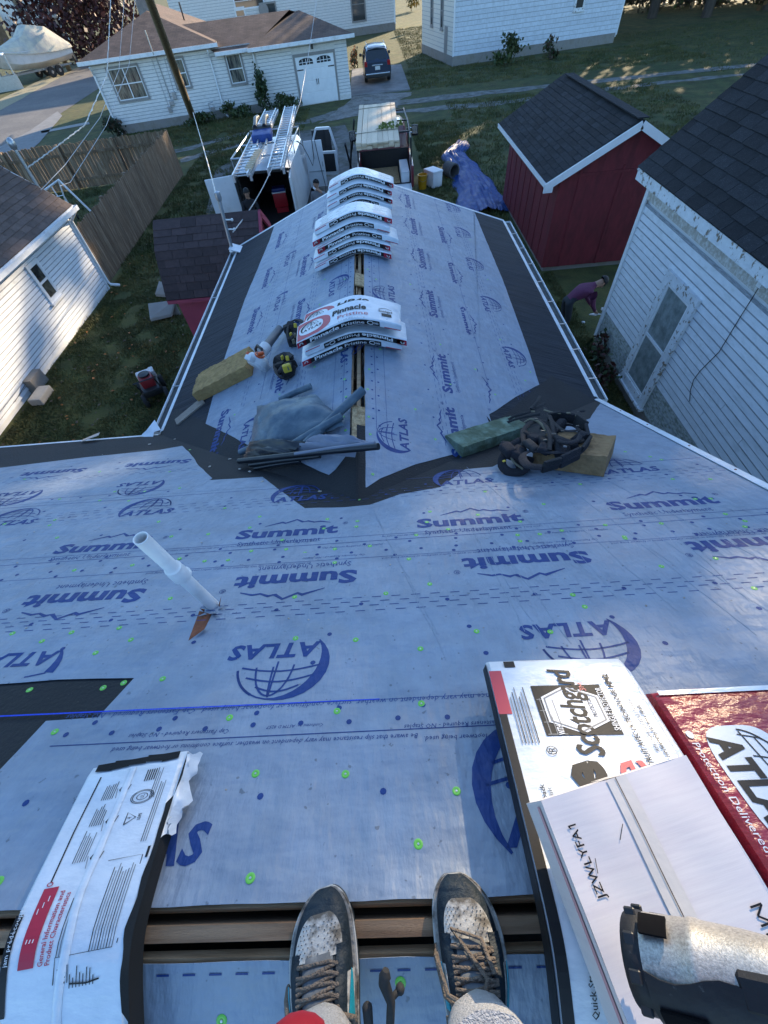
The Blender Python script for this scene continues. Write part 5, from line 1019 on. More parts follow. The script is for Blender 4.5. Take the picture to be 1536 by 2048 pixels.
def shedroof(b):
    for sg in (0, 1):
        xs = (-ov, SW / 2) if sg == 0 else (SW + ov, SW / 2); z1 = SP + .05
        P = [sp(xs[0], -.2, zo), sp(xs[0], SL + .15, zo), sp(xs[1], SL + .15, z1), sp(xs[1], -.2, z1)]; Q = [p - V((0, 0, .05)) for p in P]
        b.add(P + Q, [(0, 1, 2, 3), (7, 6, 5, 4), (0, 4, 5, 1), (1, 5, 6, 2), (3, 2, 6, 7), (0, 3, 7, 4)])
rfs = mpart('roof', rs_, M_rfd, shedroof)
shingled(rfs, MLs @ T(0, 0, .002), SL + .35, (SW / 2 + ov) * hs2 + .02, .33, .142, M_rfd)
mpart('ridge_cap', rs_, M_rfd, lambda b: [b.box(sp(SW / 2, -.1 + .16 * k, SP + .068), (.24, .15, .02)) for k in range(34)], kind='stuff')
mpart('rake_trim', rs_, M_white, lambda b: (b.beam(sp(-ov - .02, -.235, zo - .075), sp(SW / 2, -.235, SP - .035), .03, .15), b.beam(sp(SW + ov + .02, -.235, zo - .075), sp(SW / 2, -.235, SP - .035), .03, .15), b.box(sp(-ov + .06, -.213, zo - .10), (.22, .022, .17))))
mpart('eave_trim', rs_, M_white, lambda b: b.box(sp(-ov - .012, SL / 2, zo - .05), (.025, SL + .35, .10)))
# low white building at left
lw = thing('white_garage', 'low white clapboard garage dappled with sun, brown shingled roof, small sash window', 'garage', (-10.3, 9, 0))
XG = -8.72; YG0, YG1 = 2.0, 13.62; ZG = 2.05
mpart('wall', lw, M_white, lambda b: b.box((XG - 2.6, (YG0 + YG1) / 2, ZG / 2), (5.2 - .02, YG1 - YG0, ZG)))
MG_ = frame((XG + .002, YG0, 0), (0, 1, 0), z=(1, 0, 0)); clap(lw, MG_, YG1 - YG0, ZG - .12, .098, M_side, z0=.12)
gs = .76; xe = XG + .22; zr2 = 2.16 + gs * 2.82
def lroof(b):
    P = [(xe, YG0, 2.16), (xe, YG1 + .2, 2.16), (xe - 2.82, YG1 + .2, zr2), (xe - 2.82, YG0, zr2)]; Q = [(p[0], p[1], p[2] - .06) for p in P]
    b.add(P + Q, [(0, 1, 2, 3), (7, 6, 5, 4), (0, 4, 5, 1), (1, 5, 6, 2), (0, 3, 7, 4)]); b.add([(xe - 2.82, YG0, zr2), (xe - 2.82, YG1 + .2, zr2), (xe - 5.64, YG1 + .2, 2.16), (xe - 5.64, YG0, 2.16)], [(0, 1, 2, 3)])
    b.add([(xe - .3, YG1, 2.05), (xe - 5.3, YG1, 2.05), (xe - 2.82, YG1, zr2 - .08)], [(0, 1, 2), (2, 1, 0)])
rfl = mpart('roof', lw, M_rft, lroof)
Ml = frame((xe + .01, YG1 + .2 - 4.8, 2.165), (0, 1, 0), y=(-1, 0, gs)); 
if Ml.col[2].z < 0: Ml = frame((xe + .01, YG1 + .2, 2.165), (0, -1, 0), y=(-1, 0, gs))
shingled(rfl, Ml @ T(0, 0, .002), 4.8, 2.7, .34, .15, M_rft)
mpart('eave_fascia', lw, M_alum, lambda b: (b.box((xe + .012, (YG0 + YG1 + .2) / 2, 2.09), (.024, YG1 + .2 - YG0, .13)), b.box(((xe + XG) / 2, (YG0 + YG1 + .2) / 2, 2.03), (xe - XG, YG1 + .2 - YG0, .015))))
def lgut(b):
    b.box((xe + .075, (YG0 + YG1 + .25) / 2, 2.055), (.10, YG1 + .2 - YG0, .012)); b.box((xe + .125, (YG0 + YG1 + .25) / 2, 2.10), (.012, YG1 + .2 - YG0, .10)); b.box((xe + .075, YG1 + .24, 2.10), (.11, .01, .10))
mpart('gutter', lw, M_alum, lgut)
mpart('rake_board', lw, M_peel, lambda b: b.beam((xe, YG1 + .21, 2.08), (xe - 2.82, YG1 + .21, zr2 - .06), .03, .14))
mpart('downspout', lw, M_alum, lambda b: b.tube([(xe + .07, YG1 + .12, 2.06), (XG + .06, YG1 + .05, 1.85), (XG + .06, YG1 + .05, .22), (XG + .10, YG1 + .06, .12), (XG + .34, YG1 + .12, .05)], .042, 8), 40)
mpart('corner_board', lw, M_white, lambda b: b.box((XG + .022, YG1 - .02, 1.02), (.03, .09, 2.0)))
window(lw, frame((XG + .018, 11.2, 1.36), (0, 1, 0), z=(1, 0, 0)), .42, .78, .06, M_white, mat('dim_glass', (.10, .10, .08), .12, .4, 5, col2=(.03, .03, .03)), depth=.04)
mpart('foundation_block', lw, M_fnd, lambda b: b.box((XG + .10, 8.7, .17), (.22, .5, .32)))
mpart('step_slab', lw, M_conc, lambda b: b.box((XG + .42, 8.2, .09), (.30, .55, .17), b=.03))
mpart('wall_hose', lw, M_black, lambda b: b.tube([gx(*p, XG + .035) for p in ((30, 803), (50, 770), (72, 757), (76, 752))], .006, 5))
# gambrel shed by the wing
gmb = thing('gambrel_shed', 'small red gambrel shed with a brown shingled barn roof beside the wing eave', 'shed', (-3.5, 9.9, 0))
gX0, gX1 = -4.62, -2.45; GP = [(8.86, 1.68), (9.33, 2.42), (9.86, 2.80), (10.39, 2.42), (10.86, 1.68)]
def gwalls(b):
    for x in (gX0 + .12, gX1 - .1):
        k = len(b.v); b.add([(x, 9.02, 0), (x, 9.02, 1.75)] + [(x, y, z - .05) for y, z in GP[1:4]] + [(x, 10.7, 1.75), (x, 10.7, 0)], [(0, 1, 2, 3, 4, 5, 6), (6, 5, 4, 3, 2, 1, 0)])
    b.add([(gX0 + .12, 9.02, 0), (gX1 - .1, 9.02, 0), (gX1 - .1, 9.02, 1.75), (gX0 + .12, 9.02, 1.75)], [(0, 1, 2, 3)]); b.add([(gX0 + .12, 10.7, 0), (gX1 - .1, 10.7, 0), (gX1 - .1, 10.7, 1.75), (gX0 + .12, 10.7, 1.75)], [(3, 2, 1, 0)])
mpart('wall', gmb, M_redp, gwalls)
def groof(b):
    for i in range(4):
        P = [(gX0, *GP[i]), (gX1, *GP[i]), (gX1, *GP[i + 1]), (gX0, *GP[i + 1])]; Q = [(p[0], p[1], p[2] - .04) for p in P]; b.add(P + Q, [(0, 1, 2, 3), (7, 6, 5, 4), (0, 4, 5, 1), (0, 3, 7, 4), (1, 5, 6, 2), (3, 2, 6, 7)])
rfg = mpart('roof', gmb, M_rfb, groof)
for i in (0, 1):
    a_, c_ = GP[i], GP[i + 1]; Mg = frame((gX0, a_[0] - .01, a_[1] - .005), (1, 0, 0), y=(0, c_[0] - a_[0], c_[1] - a_[1])); shingled(rfg, Mg @ T(0, 0, .003), gX1 - gX0, hypot(c_[0] - a_[0], c_[1] - a_[1]), .31, .145, M_rfb)
mpart('gable_trim', gmb, M_redp, lambda b: [b.beam((gX1 + .02, GP[i][0], GP[i][1] - .06), (gX1 + .02, GP[i + 1][0], GP[i + 1][1] - .06), .04, .12) for i in range(4)])
mpart('eave_trim', gmb, M_redp, lambda b: b.box(((gX0 + gX1) / 2, 8.85, 1.63), (gX1 - gX0, .03, .07)))
mpart('door_frame', gmb, M_redp, lambda b: (b.box((gX1 - .08, 9.86, 1.0), (.05, 1.0, 2.0)),))
for k, (pp, rr3) in enumerate(((((300, 638), (342, 628), (348, 600), (296, 607)), 0), (((310, 588), (333, 590), (330, 566), (318, 562)), 1))):
    P = [gz(*p, .42 if i > 1 else .16) for i, p in enumerate(pp)]; b = MB(); b.add([tuple(p) for p in P] + [tuple(p - V((0, 0, .07))) for p in P], [(0, 1, 2, 3), (7, 6, 5, 4)] + [(i, 4 + i, 4 + (i + 1) % 4, (i + 1) % 4) for i in range(4)]); b.add([(P[3].x, P[3].y, 0), (P[2].x, P[2].y, 0), tuple(P[2] - V((0, 0, .07))), tuple(P[3] - V((0, 0, .07)))], [(0, 1, 2, 3), (3, 2, 1, 0)])
    single('paving_slab', ('large grey stone slab tilted against the gambrel shed', 'smaller grey slab behind the large one at the gambrel shed')[k], 'slab', b, M_conc, loc=(P[0].x, P[0].y, 0))
# bungalow with attached garage across the alley
hA = 13.0; d_ = V((cos(radians(hA)), sin(radians(hA)), 0)); n_ = V((-d_.y, d_.x, 0)); LA = V((-16.05, 35.0, 0))
def lp(t, s, z): p = LA + d_ * t + n_ * s; return V((p.x, p.y, z))
def MLt(t, z, s=-.0): return frame(lp(t, s, z), d_, z=-n_)
bg_ = thing('bungalow', 'white bungalow with brown hip roofs and an attached garage with arched door windows', 'house', lp(7, 4, 0))
TT, DD = 15.0, 8.5
mpart('wall', bg_, M_side2, lambda b: (b.add([tuple(lp(t, s, z)) for z in (.3, 2.78) for t, s in ((0, 0), (TT, 0), (TT, 7.5), (0, 12))], [(0, 1, 5, 4), (1, 2, 6, 5), (2, 3, 7, 6), (3, 0, 4, 7)]), b.add([tuple(lp(t, s, z)) for z in (2.7, 3.18) for t, s in ((0, .02), (6.9, .02), (6.9, 6), (0, 12))], [(0, 1, 5, 4), (1, 2, 6, 5), (3, 0, 4, 7)])))
mpart('foundation', bg_, M_fnd, lambda b: b.add([tuple(lp(t, s, z)) for z in (0, .42) for t, s in ((-.03, -.03), (9.3, -.03), (9.3, 7), (-.03, 12))], [(0, 1, 5, 4), (3, 0, 4, 7), (4, 5, 6, 7)]))
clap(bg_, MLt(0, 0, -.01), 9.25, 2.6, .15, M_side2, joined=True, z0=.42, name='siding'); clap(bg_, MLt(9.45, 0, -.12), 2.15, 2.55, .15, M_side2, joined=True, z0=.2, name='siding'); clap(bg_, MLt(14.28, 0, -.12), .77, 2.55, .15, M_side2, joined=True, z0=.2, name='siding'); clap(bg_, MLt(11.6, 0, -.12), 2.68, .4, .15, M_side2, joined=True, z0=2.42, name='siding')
mpart('garage_wall', bg_, M_side2, lambda b: b.add([tuple(lp(t, s, z)) for z in (0, 2.8) for t, s in ((9.4, -.11), (15.05, -.11), (15.05, 1), (9.4, 1))], [(0, 1, 5, 4), (1, 2, 6, 5), (3, 0, 4, 7)]))
def quad(b, *ps): b.add([tuple(p) for p in ps], [tuple(range(len(ps)))])
def onl(px, s): return onplane(px[0], px[1], tuple(n_), tuple(LA + n_ * s))
pk = onl((292, 22), 4.3); zpk = pk.z; tpk = (pk - LA).dot(d_)
mr = onl((575, 20), 3.4); gk = onl((597, 20), 3.4)
def hips(b):
    e = -.45; z0 = 3.2
    quad(b, lp(e, e, z0), lp(7.35, e, z0), lp(tpk, 4.3, zpk)); quad(b, lp(7.35, e, z0), lp(7.35, 14, z0), lp(tpk, 14, zpk), lp(tpk, 4.3, zpk)); quad(b, lp(e, 14, z0), lp(e, e, z0), lp(tpk, 4.3, zpk), lp(tpk, 14, zpk))
    z1 = 2.84; quad(b, lp(7.1, e + .05, z1), lp(9.4, e + .05, z1), lp(12.3, 3.4, mr.z), lp(5.2, 3.4, mr.z)); quad(b, lp(15.4, 7.3, z1), lp(5, 7.3, z1), lp(5.2, 3.4, mr.z), lp(12.3, 3.4, mr.z))
mpart('roof', bg_, M_rfar, hips)
tg = (gk - LA).dot(d_)
mpart('garage_roof', bg_, M_rfar, lambda b: (quad(b, lp(9.0, -.6, 2.82), lp(15.45, -.6, 2.82), lp(tg, 3.4, gk.z)), quad(b, lp(15.45, -.6, 2.82), lp(15.45, 7.3, 2.82), lp(tg, 3.4, gk.z)), quad(b, lp(9.0, 7.3, 2.82), lp(9.0, -.6, 2.82), lp(tg, 3.4, gk.z)), quad(b, lp(tg - 2, 3.4, gk.z - .35), lp(tg, 3.4, gk.z), lp(tg, 7.3, 2.82), lp(tg - 2, 7.3, 2.82))))
def eave(b, t0, t1, s, z): b.add([tuple(lp(t0, s, z)), tuple(lp(t1, s, z)), tuple(lp(t1, s, z - .16)), tuple(lp(t0, s, z - .16)), tuple(lp(t0, s + .12, z - .16)), tuple(lp(t1, s + .12, z - .16)), tuple(lp(t1, 0, z - .17)), tuple(lp(t0, 0, z - .17)), tuple(lp(t0, s + .1, z)), tuple(lp(t1, s + .1, z))], [(0, 3, 2, 1), (3, 4, 5, 2), (4, 7, 6, 5), (0, 1, 9, 8)])
mpart('gutter', bg_, M_alum, lambda b: (eave(b, -.48, 7.4, -.5, 3.2), b.add([tuple(lp(7.38, s, z)) for z in (3.04, 3.22) for s in (-.5, 14)], [(0, 1, 3, 2), (2, 3, 1, 0)])))
mpart('gutter', bg_, M_alum, lambda b: eave(b, 7.1, 9.4, -.46, 2.84)); mpart('gutter', bg_, M_alum, lambda b: eave(b, 9.0, 15.5, -.66, 2.82))
mpart('chimney', bg_, mat('chimney_stone', (.24, .20, .18), .9, .25, 6, .5, 20), lambda b: b.box(tuple(lp(tpk - .1, 5.2, zpk + .4)), (.7, .7, 1.6), None))
mpart('vent_stack', bg_, M_black, lambda b: b.tube([lp(5.6, 7.5, zpk - .9), lp(5.6, 7.5, zpk + .1)], .05, 8))
for t, s in ((.08, -.09), (6.75, -.09), (9.3, -.2)): mpart('downspout', bg_, M_alum, lambda b: b.tube([lp(t, -.4, 2.95 if t < 7 else 2.7), lp(t, s, 2.6), lp(t, s, .25), lp(t + .15, s - .25, .1)], .05, 6))
for t, z, w2, h2, c in ((1.72, 2.10, 1.65, 1.30, 1), (4.80, 2.20, .75, 1.15, 0), (8.10, 2.05, .85, 1.20, 0)):
    wo_ = window(bg_, MLt(t, z, -.04), w2, h2, .10, M_trimg, mat('glass_with_blind', (.20, .19, .15), .10, .5, 3, stretch=(6, .5, 1), col2=(.03, .035, .04), c2s=1.2), depth=.05, sash=M_white, sill=False)
    if c: mpart('mullion', wo_, M_white, lambda b: b.add([tuple(MLt(t, z, -.04) @ V(p)) for p in ((-.03, -.65, .05), (.03, -.65, .05), (.03, .65, .05), (-.03, .65, .05))], [(0, 1, 2, 3)]))
gd = MB(); MGd = MLt(12.95, 0, -.13); gd.box((0, 1.08, .02), (2.40, 2.10, .04)); gd.v = [tuple(MGd @ V(p)) for p in gd.v]; door = part('garage_door', gd, M_white, bg_, world=True)
for k in range(4): b = MB(); b.box((0, .30 + .52 * k, .046), (2.36, .49, .014), b=.006); b.v = [tuple(MGd @ V(p)) for p in b.v]; part('door_panel', b, M_white, door, world=True)
for sg in (-1, 1):
    b = MB(); pts = [(-.44, 0), (.44, 0)] + [(.44 * cos(radians(a)), .12 + .16 * sin(radians(a)) ** .8) for a in range(0, 181, 20)]
    b.add([tuple(MGd @ V((sg * .56 + x, 1.80 + y, .056))) for x, y in pts], [tuple(range(len(pts)))]); part('arched_pane', b, M_glass, door, world=True)
    b = MB(); [b.box((sg * .56 + x, 1.92, .060), (.028, .26, .006)) for x in (-.22, 0, .22)]; b.box((sg * .56, 1.90, .0605), (.86, .026, .005)); b.v = [tuple(MGd @ V(p)) for p in b.v]; part('muntin_bar', b, M_white, door, world=True)
    b = MB(); b.box((sg * .055, 1.02, .07), (.03, .26, .02)); b.v = [tuple(MGd @ V(p)) for p in b.v]; part('door_handle', b, M_black, door, world=True)
    b = MB(); b.box((sg * .98, 1.60, .06), (.40, .05, .012)); b.v = [tuple(MGd @ V(p)) for p in b.v]; part('strap_hinge', b, M_black, door, world=True)
mpart('door_trim', bg_, M_trimg, lambda b: b.add([tuple(MGd @ V(p)) for p in ((-1.32, 0, .03), (-1.2, 0, .03), (-1.2, 2.15, .03), (1.2, 2.15, .03), (1.2, 0, .03), (1.32, 0, .03), (1.32, 2.28, .03), (-1.32, 2.28, .03))], [(0, 1, 2, 7), (7, 2, 3, 6), (3, 4, 5, 6)]))
mpart('wall_lamp', bg_, M_black, lambda b: b.box(tuple(lp(12.9, -.2, 2.5)), (.12, .12, .2)))
for k, (t, z, w2, h2) in enumerate(((4.05, 1.35, .22, .34), (3.75, 1.05, .25, .22), (3.52, .80, .20, .28))): mpart('meter_box', bg_, M_galv, lambda b: b.box((0, 0, .07), (w2, h2, .14), MLt(t, z, -.02), b=.02))
mpart('conduit', bg_, M_galv, lambda b: (b.tube([lp(3.78, -.08, 1.2), lp(3.78, -.08, 3.0), lp(3.75, -.5, 3.1), lp(3.75, -.5, 4.0)], .03, 6), b.tube([lp(3.5, -.05, 2.9), lp(3.5, -.05, .9)], .012, 5), b.tube([lp(4.2, -.05, 2.9), lp(4.1, -.05, 1.4)], .012, 5)))
mpart('gas_meter', bg_, M_galv, lambda b: (b.box(tuple(lp(6.1, -.3, .55)), (.22, .2, .28), None, b=.04), b.tube([lp(5.9, -.25, .2), lp(5.9, -.25, .8), lp(6.2, -.28, .85)], .025, 6)))
# tall white outbuilding at the top right
bA = radians(10.6); d2 = V((cos(bA), sin(bA), 0)); n2 = V((-d2.y, d2.x, 0)); BA = V((6.28, 45.7, 0))
def bp_(t, s, z): p = BA + d2 * t + n2 * s; return V((p.x, p.y, z))
bn = thing('white_barn', 'tall white sided outbuilding with a bare concrete base on the far lawn', 'barn', bp_(6, 4, 0)); BL_, BD_, BHt = 13.15, 8.6, 4.4
mpart('wall', bn, M_side, lambda b: b.add([tuple(bp_(t, s, z)) for z in (.3, BHt) for t, s in ((0, 0), (BL_, 0), (BL_, BD_), (0, BD_))], [(0, 1, 5, 4), (1, 2, 6, 5), (2, 3, 7, 6), (3, 0, 4, 7)]))
mpart('foundation', bn, M_fnd, lambda b: b.add([tuple(bp_(t, s, z)) for z in (0, .52) for t, s in ((-.05, -.05), (BL_ - .1, -.05), (BL_ - .1, BD_), (-.05, BD_))], [(0, 1, 5, 4), (1, 2, 6, 5), (3, 0, 4, 7), (4, 5, 6, 7)]))
clap(bn, frame(bp_(0, -.002, 0), d2, z=-n2), BL_, BHt - .55, .235, mat('asbestos_siding', (.60, .645, .71), .6, .06, 4, .25, 30, rand=.05, col2=(.53, .57, .62), c2s=3), z0=.52, name='siding_course')
clap(bn, frame(bp_(-.002, BD_, 0), -n2, z=-d2), BD_, BHt - .55, .235, M_cream, z0=.52, name='siding_course')
mpart('roof', bn, M_rft, lambda b: (quad(b, bp_(-.4, -.4, BHt - .1), bp_(BL_ + .4, -.4, BHt - .1), bp_(BL_ + .4, BD_ / 2, BHt + 2.4), bp_(-.4, BD_ / 2, BHt + 2.4)), quad(b, bp_(BL_ + .4, BD_ + .4, BHt - .1), bp_(-.4, BD_ + .4, BHt - .1), bp_(-.4, BD_ / 2, BHt + 2.4), bp_(BL_ + .4, BD_ / 2, BHt + 2.4)), quad(b, bp_(-.02, 0, BHt - .1), bp_(-.02, BD_, BHt - .1), bp_(-.02, BD_ / 2, BHt + 2.3)), quad(b, bp_(BL_, 0, BHt - .1), bp_(BL_, BD_ / 2, BHt + 2.3), bp_(BL_, BD_, BHt - .1))))
mpart('corner_board', bn, M_white, lambda b: (b.tube([bp_(-.01, -.02, .5), bp_(-.01, -.02, BHt)], .06, 4), b.tube([bp_(BL_, -.02, .4), bp_(BL_, -.02, BHt)], .06, 4)))
window(bn, frame(bp_(9.55, -.03, 2.75), d2, z=-n2), .62, 1.5, .12, M_peel, M_glass, depth=.05)
for s, w2, z, h2 in ((2.9, .5, 2.6, 1.7), (5.6, .5, 2.6, 1.7)): window(bn, frame(bp_(-.03, s, z), -n2, z=-d2), w2, h2, .1, M_trimg, M_glass, depth=.05)
mpart('door', bn, M_trimg, lambda b: b.add([tuple(bp_(-.04, s, z)) for s, z in ((1.4, .1), (2.2, .1), (2.2, 1.9), (1.4, 1.9))], [(0, 3, 2, 1)]))
# big white house behind the bungalow
sA = radians(14.5); d3 = V((cos(sA), sin(sA), 0)); n3 = V((-d3.y, d3.x, 0)); SB = V((3.2, 73.0, 0))
def hp3(t, s, z): p = SB + d3 * t + n3 * s; return V((p.x, p.y, z))
wh = thing('tall_white_house', 'big white sided house behind the bungalow with shuttered windows', 'house', hp3(-9, 4, 0))
mpart('wall', wh, M_side2, lambda b: b.add([tuple(hp3(t, s, z)) for z in (.4, 6.2) for t, s in ((-24, 0), (0, 0), (0, 9), (-24, 9))], [(0, 1, 5, 4), (1, 2, 6, 5), (2, 3, 7, 6), (3, 0, 4, 7)]))
mpart('foundation', wh, M_fnd, lambda b: b.add([tuple(hp3(t, s, z)) for z in (0, .62) for t, s in ((-24.05, -.05), (.05, -.05), (.05, 9), (-24, 9))], [(0, 1, 5, 4), (1, 2, 6, 5), (4, 5, 6, 7)]))
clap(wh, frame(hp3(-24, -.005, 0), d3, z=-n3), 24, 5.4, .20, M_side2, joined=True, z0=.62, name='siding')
mpart('roof', wh, M_rfar, lambda b: (quad(b, hp3(-24.4, -.5, 6.1), hp3(.4, -.5, 6.1), hp3(.4, 4.5, 8.8), hp3(-24.4, 4.5, 8.8)), quad(b, hp3(.4, 9.5, 6.1), hp3(-24.4, 9.5, 6.1), hp3(-24.4, 4.5, 8.8), hp3(.4, 4.5, 8.8)), quad(b, hp3(0, 0, 6.1), hp3(0, 9, 6.1), hp3(0, 4.5, 8.7))))
def w3(px, w2, h2, m=None):
    p = onplane(px[0], px[1], tuple(n3), tuple(SB)); window(wh, frame((p.x - n3.x * .03, p.y - n3.y * .03, p.z), d3, z=-n3), w2, h2, .1, m or M_white, M_glass, depth=.05, sill=False)
w3((716, 8), 1.5, 2.4, M_trimg); w3((538, 26), 1.6, 1.3, M_trimg); w3((482, 33), .9, 1.1); w3((497, 0), 3.0, 1.0)
mpart('satellite_dish', wh, M_trimg, lambda b: b.lathe([(.5, .12), (.3, .03), (.0001, 0), (.0001, -.02), (.31, .0), (.52, .1)], frame(onplane(527, 20, tuple(n3), tuple(SB - n3 * .4)), d3, z=-n3), 14))
mpart('corner_board', wh, M_white, lambda b: b.tube([hp3(.02, -.02, .5), hp3(.02, -.02, 6.1)], .08, 4))
# white gabled house far down the street
fh = thing('street_house', 'white gabled house with a dark porch far down the street, beyond the covered boat', 'house', gz(70, 95)); c = gz(95, 88); fA = radians(25); d4 = V((cos(fA), sin(fA), 0)); n4 = V((-d4.y, d4.x, 0))
def hp4(t, s, z): p = c + d4 * t + n4 * s; return V((p.x, p.y, z))
mpart('wall', fh, M_side2, lambda b: (b.add([tuple(hp4(t, s, z)) for z in (0, 6.5) for t, s in ((-5, 0), (4, 0), (4, 9), (-5, 9))], [(0, 1, 5, 4), (1, 2, 6, 5), (3, 0, 4, 7)]), quad(b, hp4(-5, 0, 6.5), hp4(4, 0, 6.5), hp4(-.5, 0, 9.5))))
mpart('roof', fh, M_rft, lambda b: (quad(b, hp4(-5.5, -.5, 6.2), hp4(-.5, -.5, 9.7), hp4(-.5, 9, 9.7), hp4(-5.5, 9, 6.2)), quad(b, hp4(4.5, -.5, 6.2), hp4(4.5, 9, 6.2), hp4(-.5, 9, 9.7), hp4(-.5, -.5, 9.7))))
mpart('porch_roof', fh, mat('porch_roof_brown', (.16, .10, .06), .9, .3, 3), lambda b: b.add([tuple(hp4(*p)) for p in ((-14, -4, 2.8), (-5.2, -4, 2.8), (-5.2, 3, 5.2), (-14, 3, 5.2), (-14, -4, 0), (-5.2, -4, 0))], [(0, 1, 2, 3), (4, 5, 1, 0)]))
for t, z in ((-1.5, 4.6), (1.8, 1.6), (-3, 1.6)): window(fh, frame(hp4(t, -.05, z), d4, z=-n4), 1.1, 1.9, .15, M_trimg, M_glass, depth=.06, sill=False)

# ------------------------------------------------------------------ picket fence, two runs meeting at a corner
M_pick = mat('fence_cedar', (.150, .092, .054), .85, .25, 2.5, .4, 18, rand=.22, stretch=(14, 14, 1.2), col2=(.26, .19, .13), c2s=1.4)
fn_ = thing('wooden_fence', 'weathered wooden dog ear fence running from the white garage to the lawn corner', 'fence', (-9, 19, 0))
def picket_mesh(h, wd): b = MB(); b.add([(-wd / 2, -.009, 0), (wd / 2, -.009, 0), (wd / 2, -.009, h - .04), (wd / 2 - .03, -.009, h), (-wd / 2 + .03, -.009, h), (-wd / 2, -.009, h - .04), (-wd / 2, .009, 0), (wd / 2, .009, 0), (wd / 2, .009, h - .04), (wd / 2 - .03, .009, h), (-wd / 2 + .03, .009, h), (-wd / 2, .009, h - .04)], [(0, 1, 2, 3, 4, 5), (11, 10, 9, 8, 7, 6)] + [(i, 6 + i, 6 + (i + 1) % 6, (i + 1) % 6) for i in range(6)]); return b.mesh('picket', M_pick)
mp_ = [picket_mesh(1.60, .140), picket_mesh(1.57, .138), picket_mesh(1.62, .141)]
def fence_run(a, c, side):
    a, c = V((a[0], a[1], 0)), V((c[0], c[1], 0)); d = (c - a); L = d.length; d.normalize(); q = V((-d.y, d.x, 0)) * side; n = int(L / .149); ang = atan2(d.y, d.x)
    for i in range(n):
        p = a + d * (.149 * (i + .5)); piece('picket', random.choice(mp_), T(p.x, p.y, .03 + .012 * mnoise.noise((i * .4, 0, 0))) @ RZ(ang) @ RY(random.uniform(-.012, .012)), fn_, world=True)
    for z in (.35, 1.25): mpart('rail', fn_, M_pick, lambda b: b.beam(a + q * .035 + V((0, 0, z)), c + q * .035 + V((0, 0, z)), .04, .09))
    m = int(L / 2.45)
    for i in range(m + 1): p = a + d * min(L, 2.45 * i + .05) + q * .10; mpart('post', fn_, M_pick, lambda b: b.box((p.x, p.y, .82), (.10, .10, 1.64)))
FC = (-9.32, 25.1); fence_run((-8.85, 14.0), FC, 1); fence_run(FC, (-22.5, 23.6), 1)
# ------------------------------------------------------------------ vehicles
M_vanw = mat('van_white', (.70, .71, .72), .28, .05, 3, coat=.4, col2=(.56, .56, .55), c2s=2.5, c2t=(.5, .8)); M_vint = mat('van_interior', (.025, .023, .022), .8)
M_redcar = mat('truck_red', (.16, .018, .028), .28, .1, 3, coat=.5); M_navy = mat('car_navy', (.022, .035, .065), .25, .1, 3, coat=.6); M_tail = mat('tail_lamp', (.38, .012, .015), .2, .1); M_chr = mat('chrome_strip', (.62, .63, .65), .2, .05, metal=.8); M_tint = mat('tinted_glass', (.012, .014, .017), .07, spec=.7)
def wheel(root, c, r=.34, w_=.22):
    b = MB(); b.lathe([(r * .62, -w_ / 2), (r * .94, -w_ / 2), (r, -w_ / 2 + .03), (r, w_ / 2 - .03), (r * .94, w_ / 2), (r * .62, w_ / 2)], T(*c) @ RY(pi / 2), 20); wh_ = part('wheel', b, M_rubber, root, smooth=40)
    b = MB(); b.lathe([(.0001, -w_ * .52), (r * .2, -w_ * .52), (r * .6, -w_ * .45), (r * .63, -w_ * .5), (r * .63, w_ * .5), (r * .6, w_ * .45), (r * .2, w_ * .52), (.0001, w_ * .52)], T(*c) @ RY(pi / 2), 16); part('rim', b, M_chrome, wh_, smooth=40)
def loft(secs, b, closed=True, mi=0):
    n = len(secs[0]); vs = [p for s in secs for p in s]; fs = [(i * n + k, i * n + (k + 1) % n, (i + 1) * n + (k + 1) % n, (i + 1) * n + k) for i in range(len(secs) - 1) for k in range(n if closed else n - 1)]
    if closed: fs += [tuple(range(n - 1, -1, -1)), tuple((len(secs) - 1) * n + k for k in range(n))]
    b.add(vs, fs, mi); return b
# white work van, rear doors and a side door open, ladders on its rack
van = thing('work_van', 'white work van with open rear doors and an open front door', 'van', (-3.60, 16.15, 0), radians(-1.0))
def vsec(y, wb, wt, z0, zt, r=.12): return [(-wb, y, z0), (wb, y, z0), (wb + .01, y, .95), (wt + .02, y, zt - .55), (wt - .02, y, zt - r), (wt - .14, y, zt), (-wt + .14, y, zt), (-wt + .02, y, zt - r), (-wt - .02, y, zt - .55), (-wb - .01, y, .95)]
b = MB(); S0 = [vsec(y, .93, wt, .42, zt) for y, wt, zt in ((.0, .86, 1.93), (.08, .87, 1.96), (2.2, .88, 1.98), (3.8, .86, 1.96))] ; loft(S0, b, True); b.f = [f for f in b.f if len(f) < 8]; b.m = [0] * len(b.f)
part('body_shell', b, M_vanw, van, smooth=35)
b = MB(); loft([vsec(3.8, .93, .86, .42, 1.96), vsec(4.15, .93, .80, .42, 1.90), vsec(4.75, .93, .74, .42, 1.65), vsec(4.95, .92, .72, .45, 1.28, .05), vsec(5.6, .86, .70, .48, 1.06, .05), vsec(5.75, .82, .66, .50, .98, .05)], b); part('cab', b, M_vanw, van, smooth=35)
b = MB(); b.add([(-.70, 4.22, 1.86), (.70, 4.22, 1.86), (.70, 4.94, 1.32), (-.70, 4.94, 1.32)], [(0, 1, 2, 3)]); b.v = [(x, y + .03, z + .03) for x, y, z in b.v]; part('windscreen', b, M_tint, van)
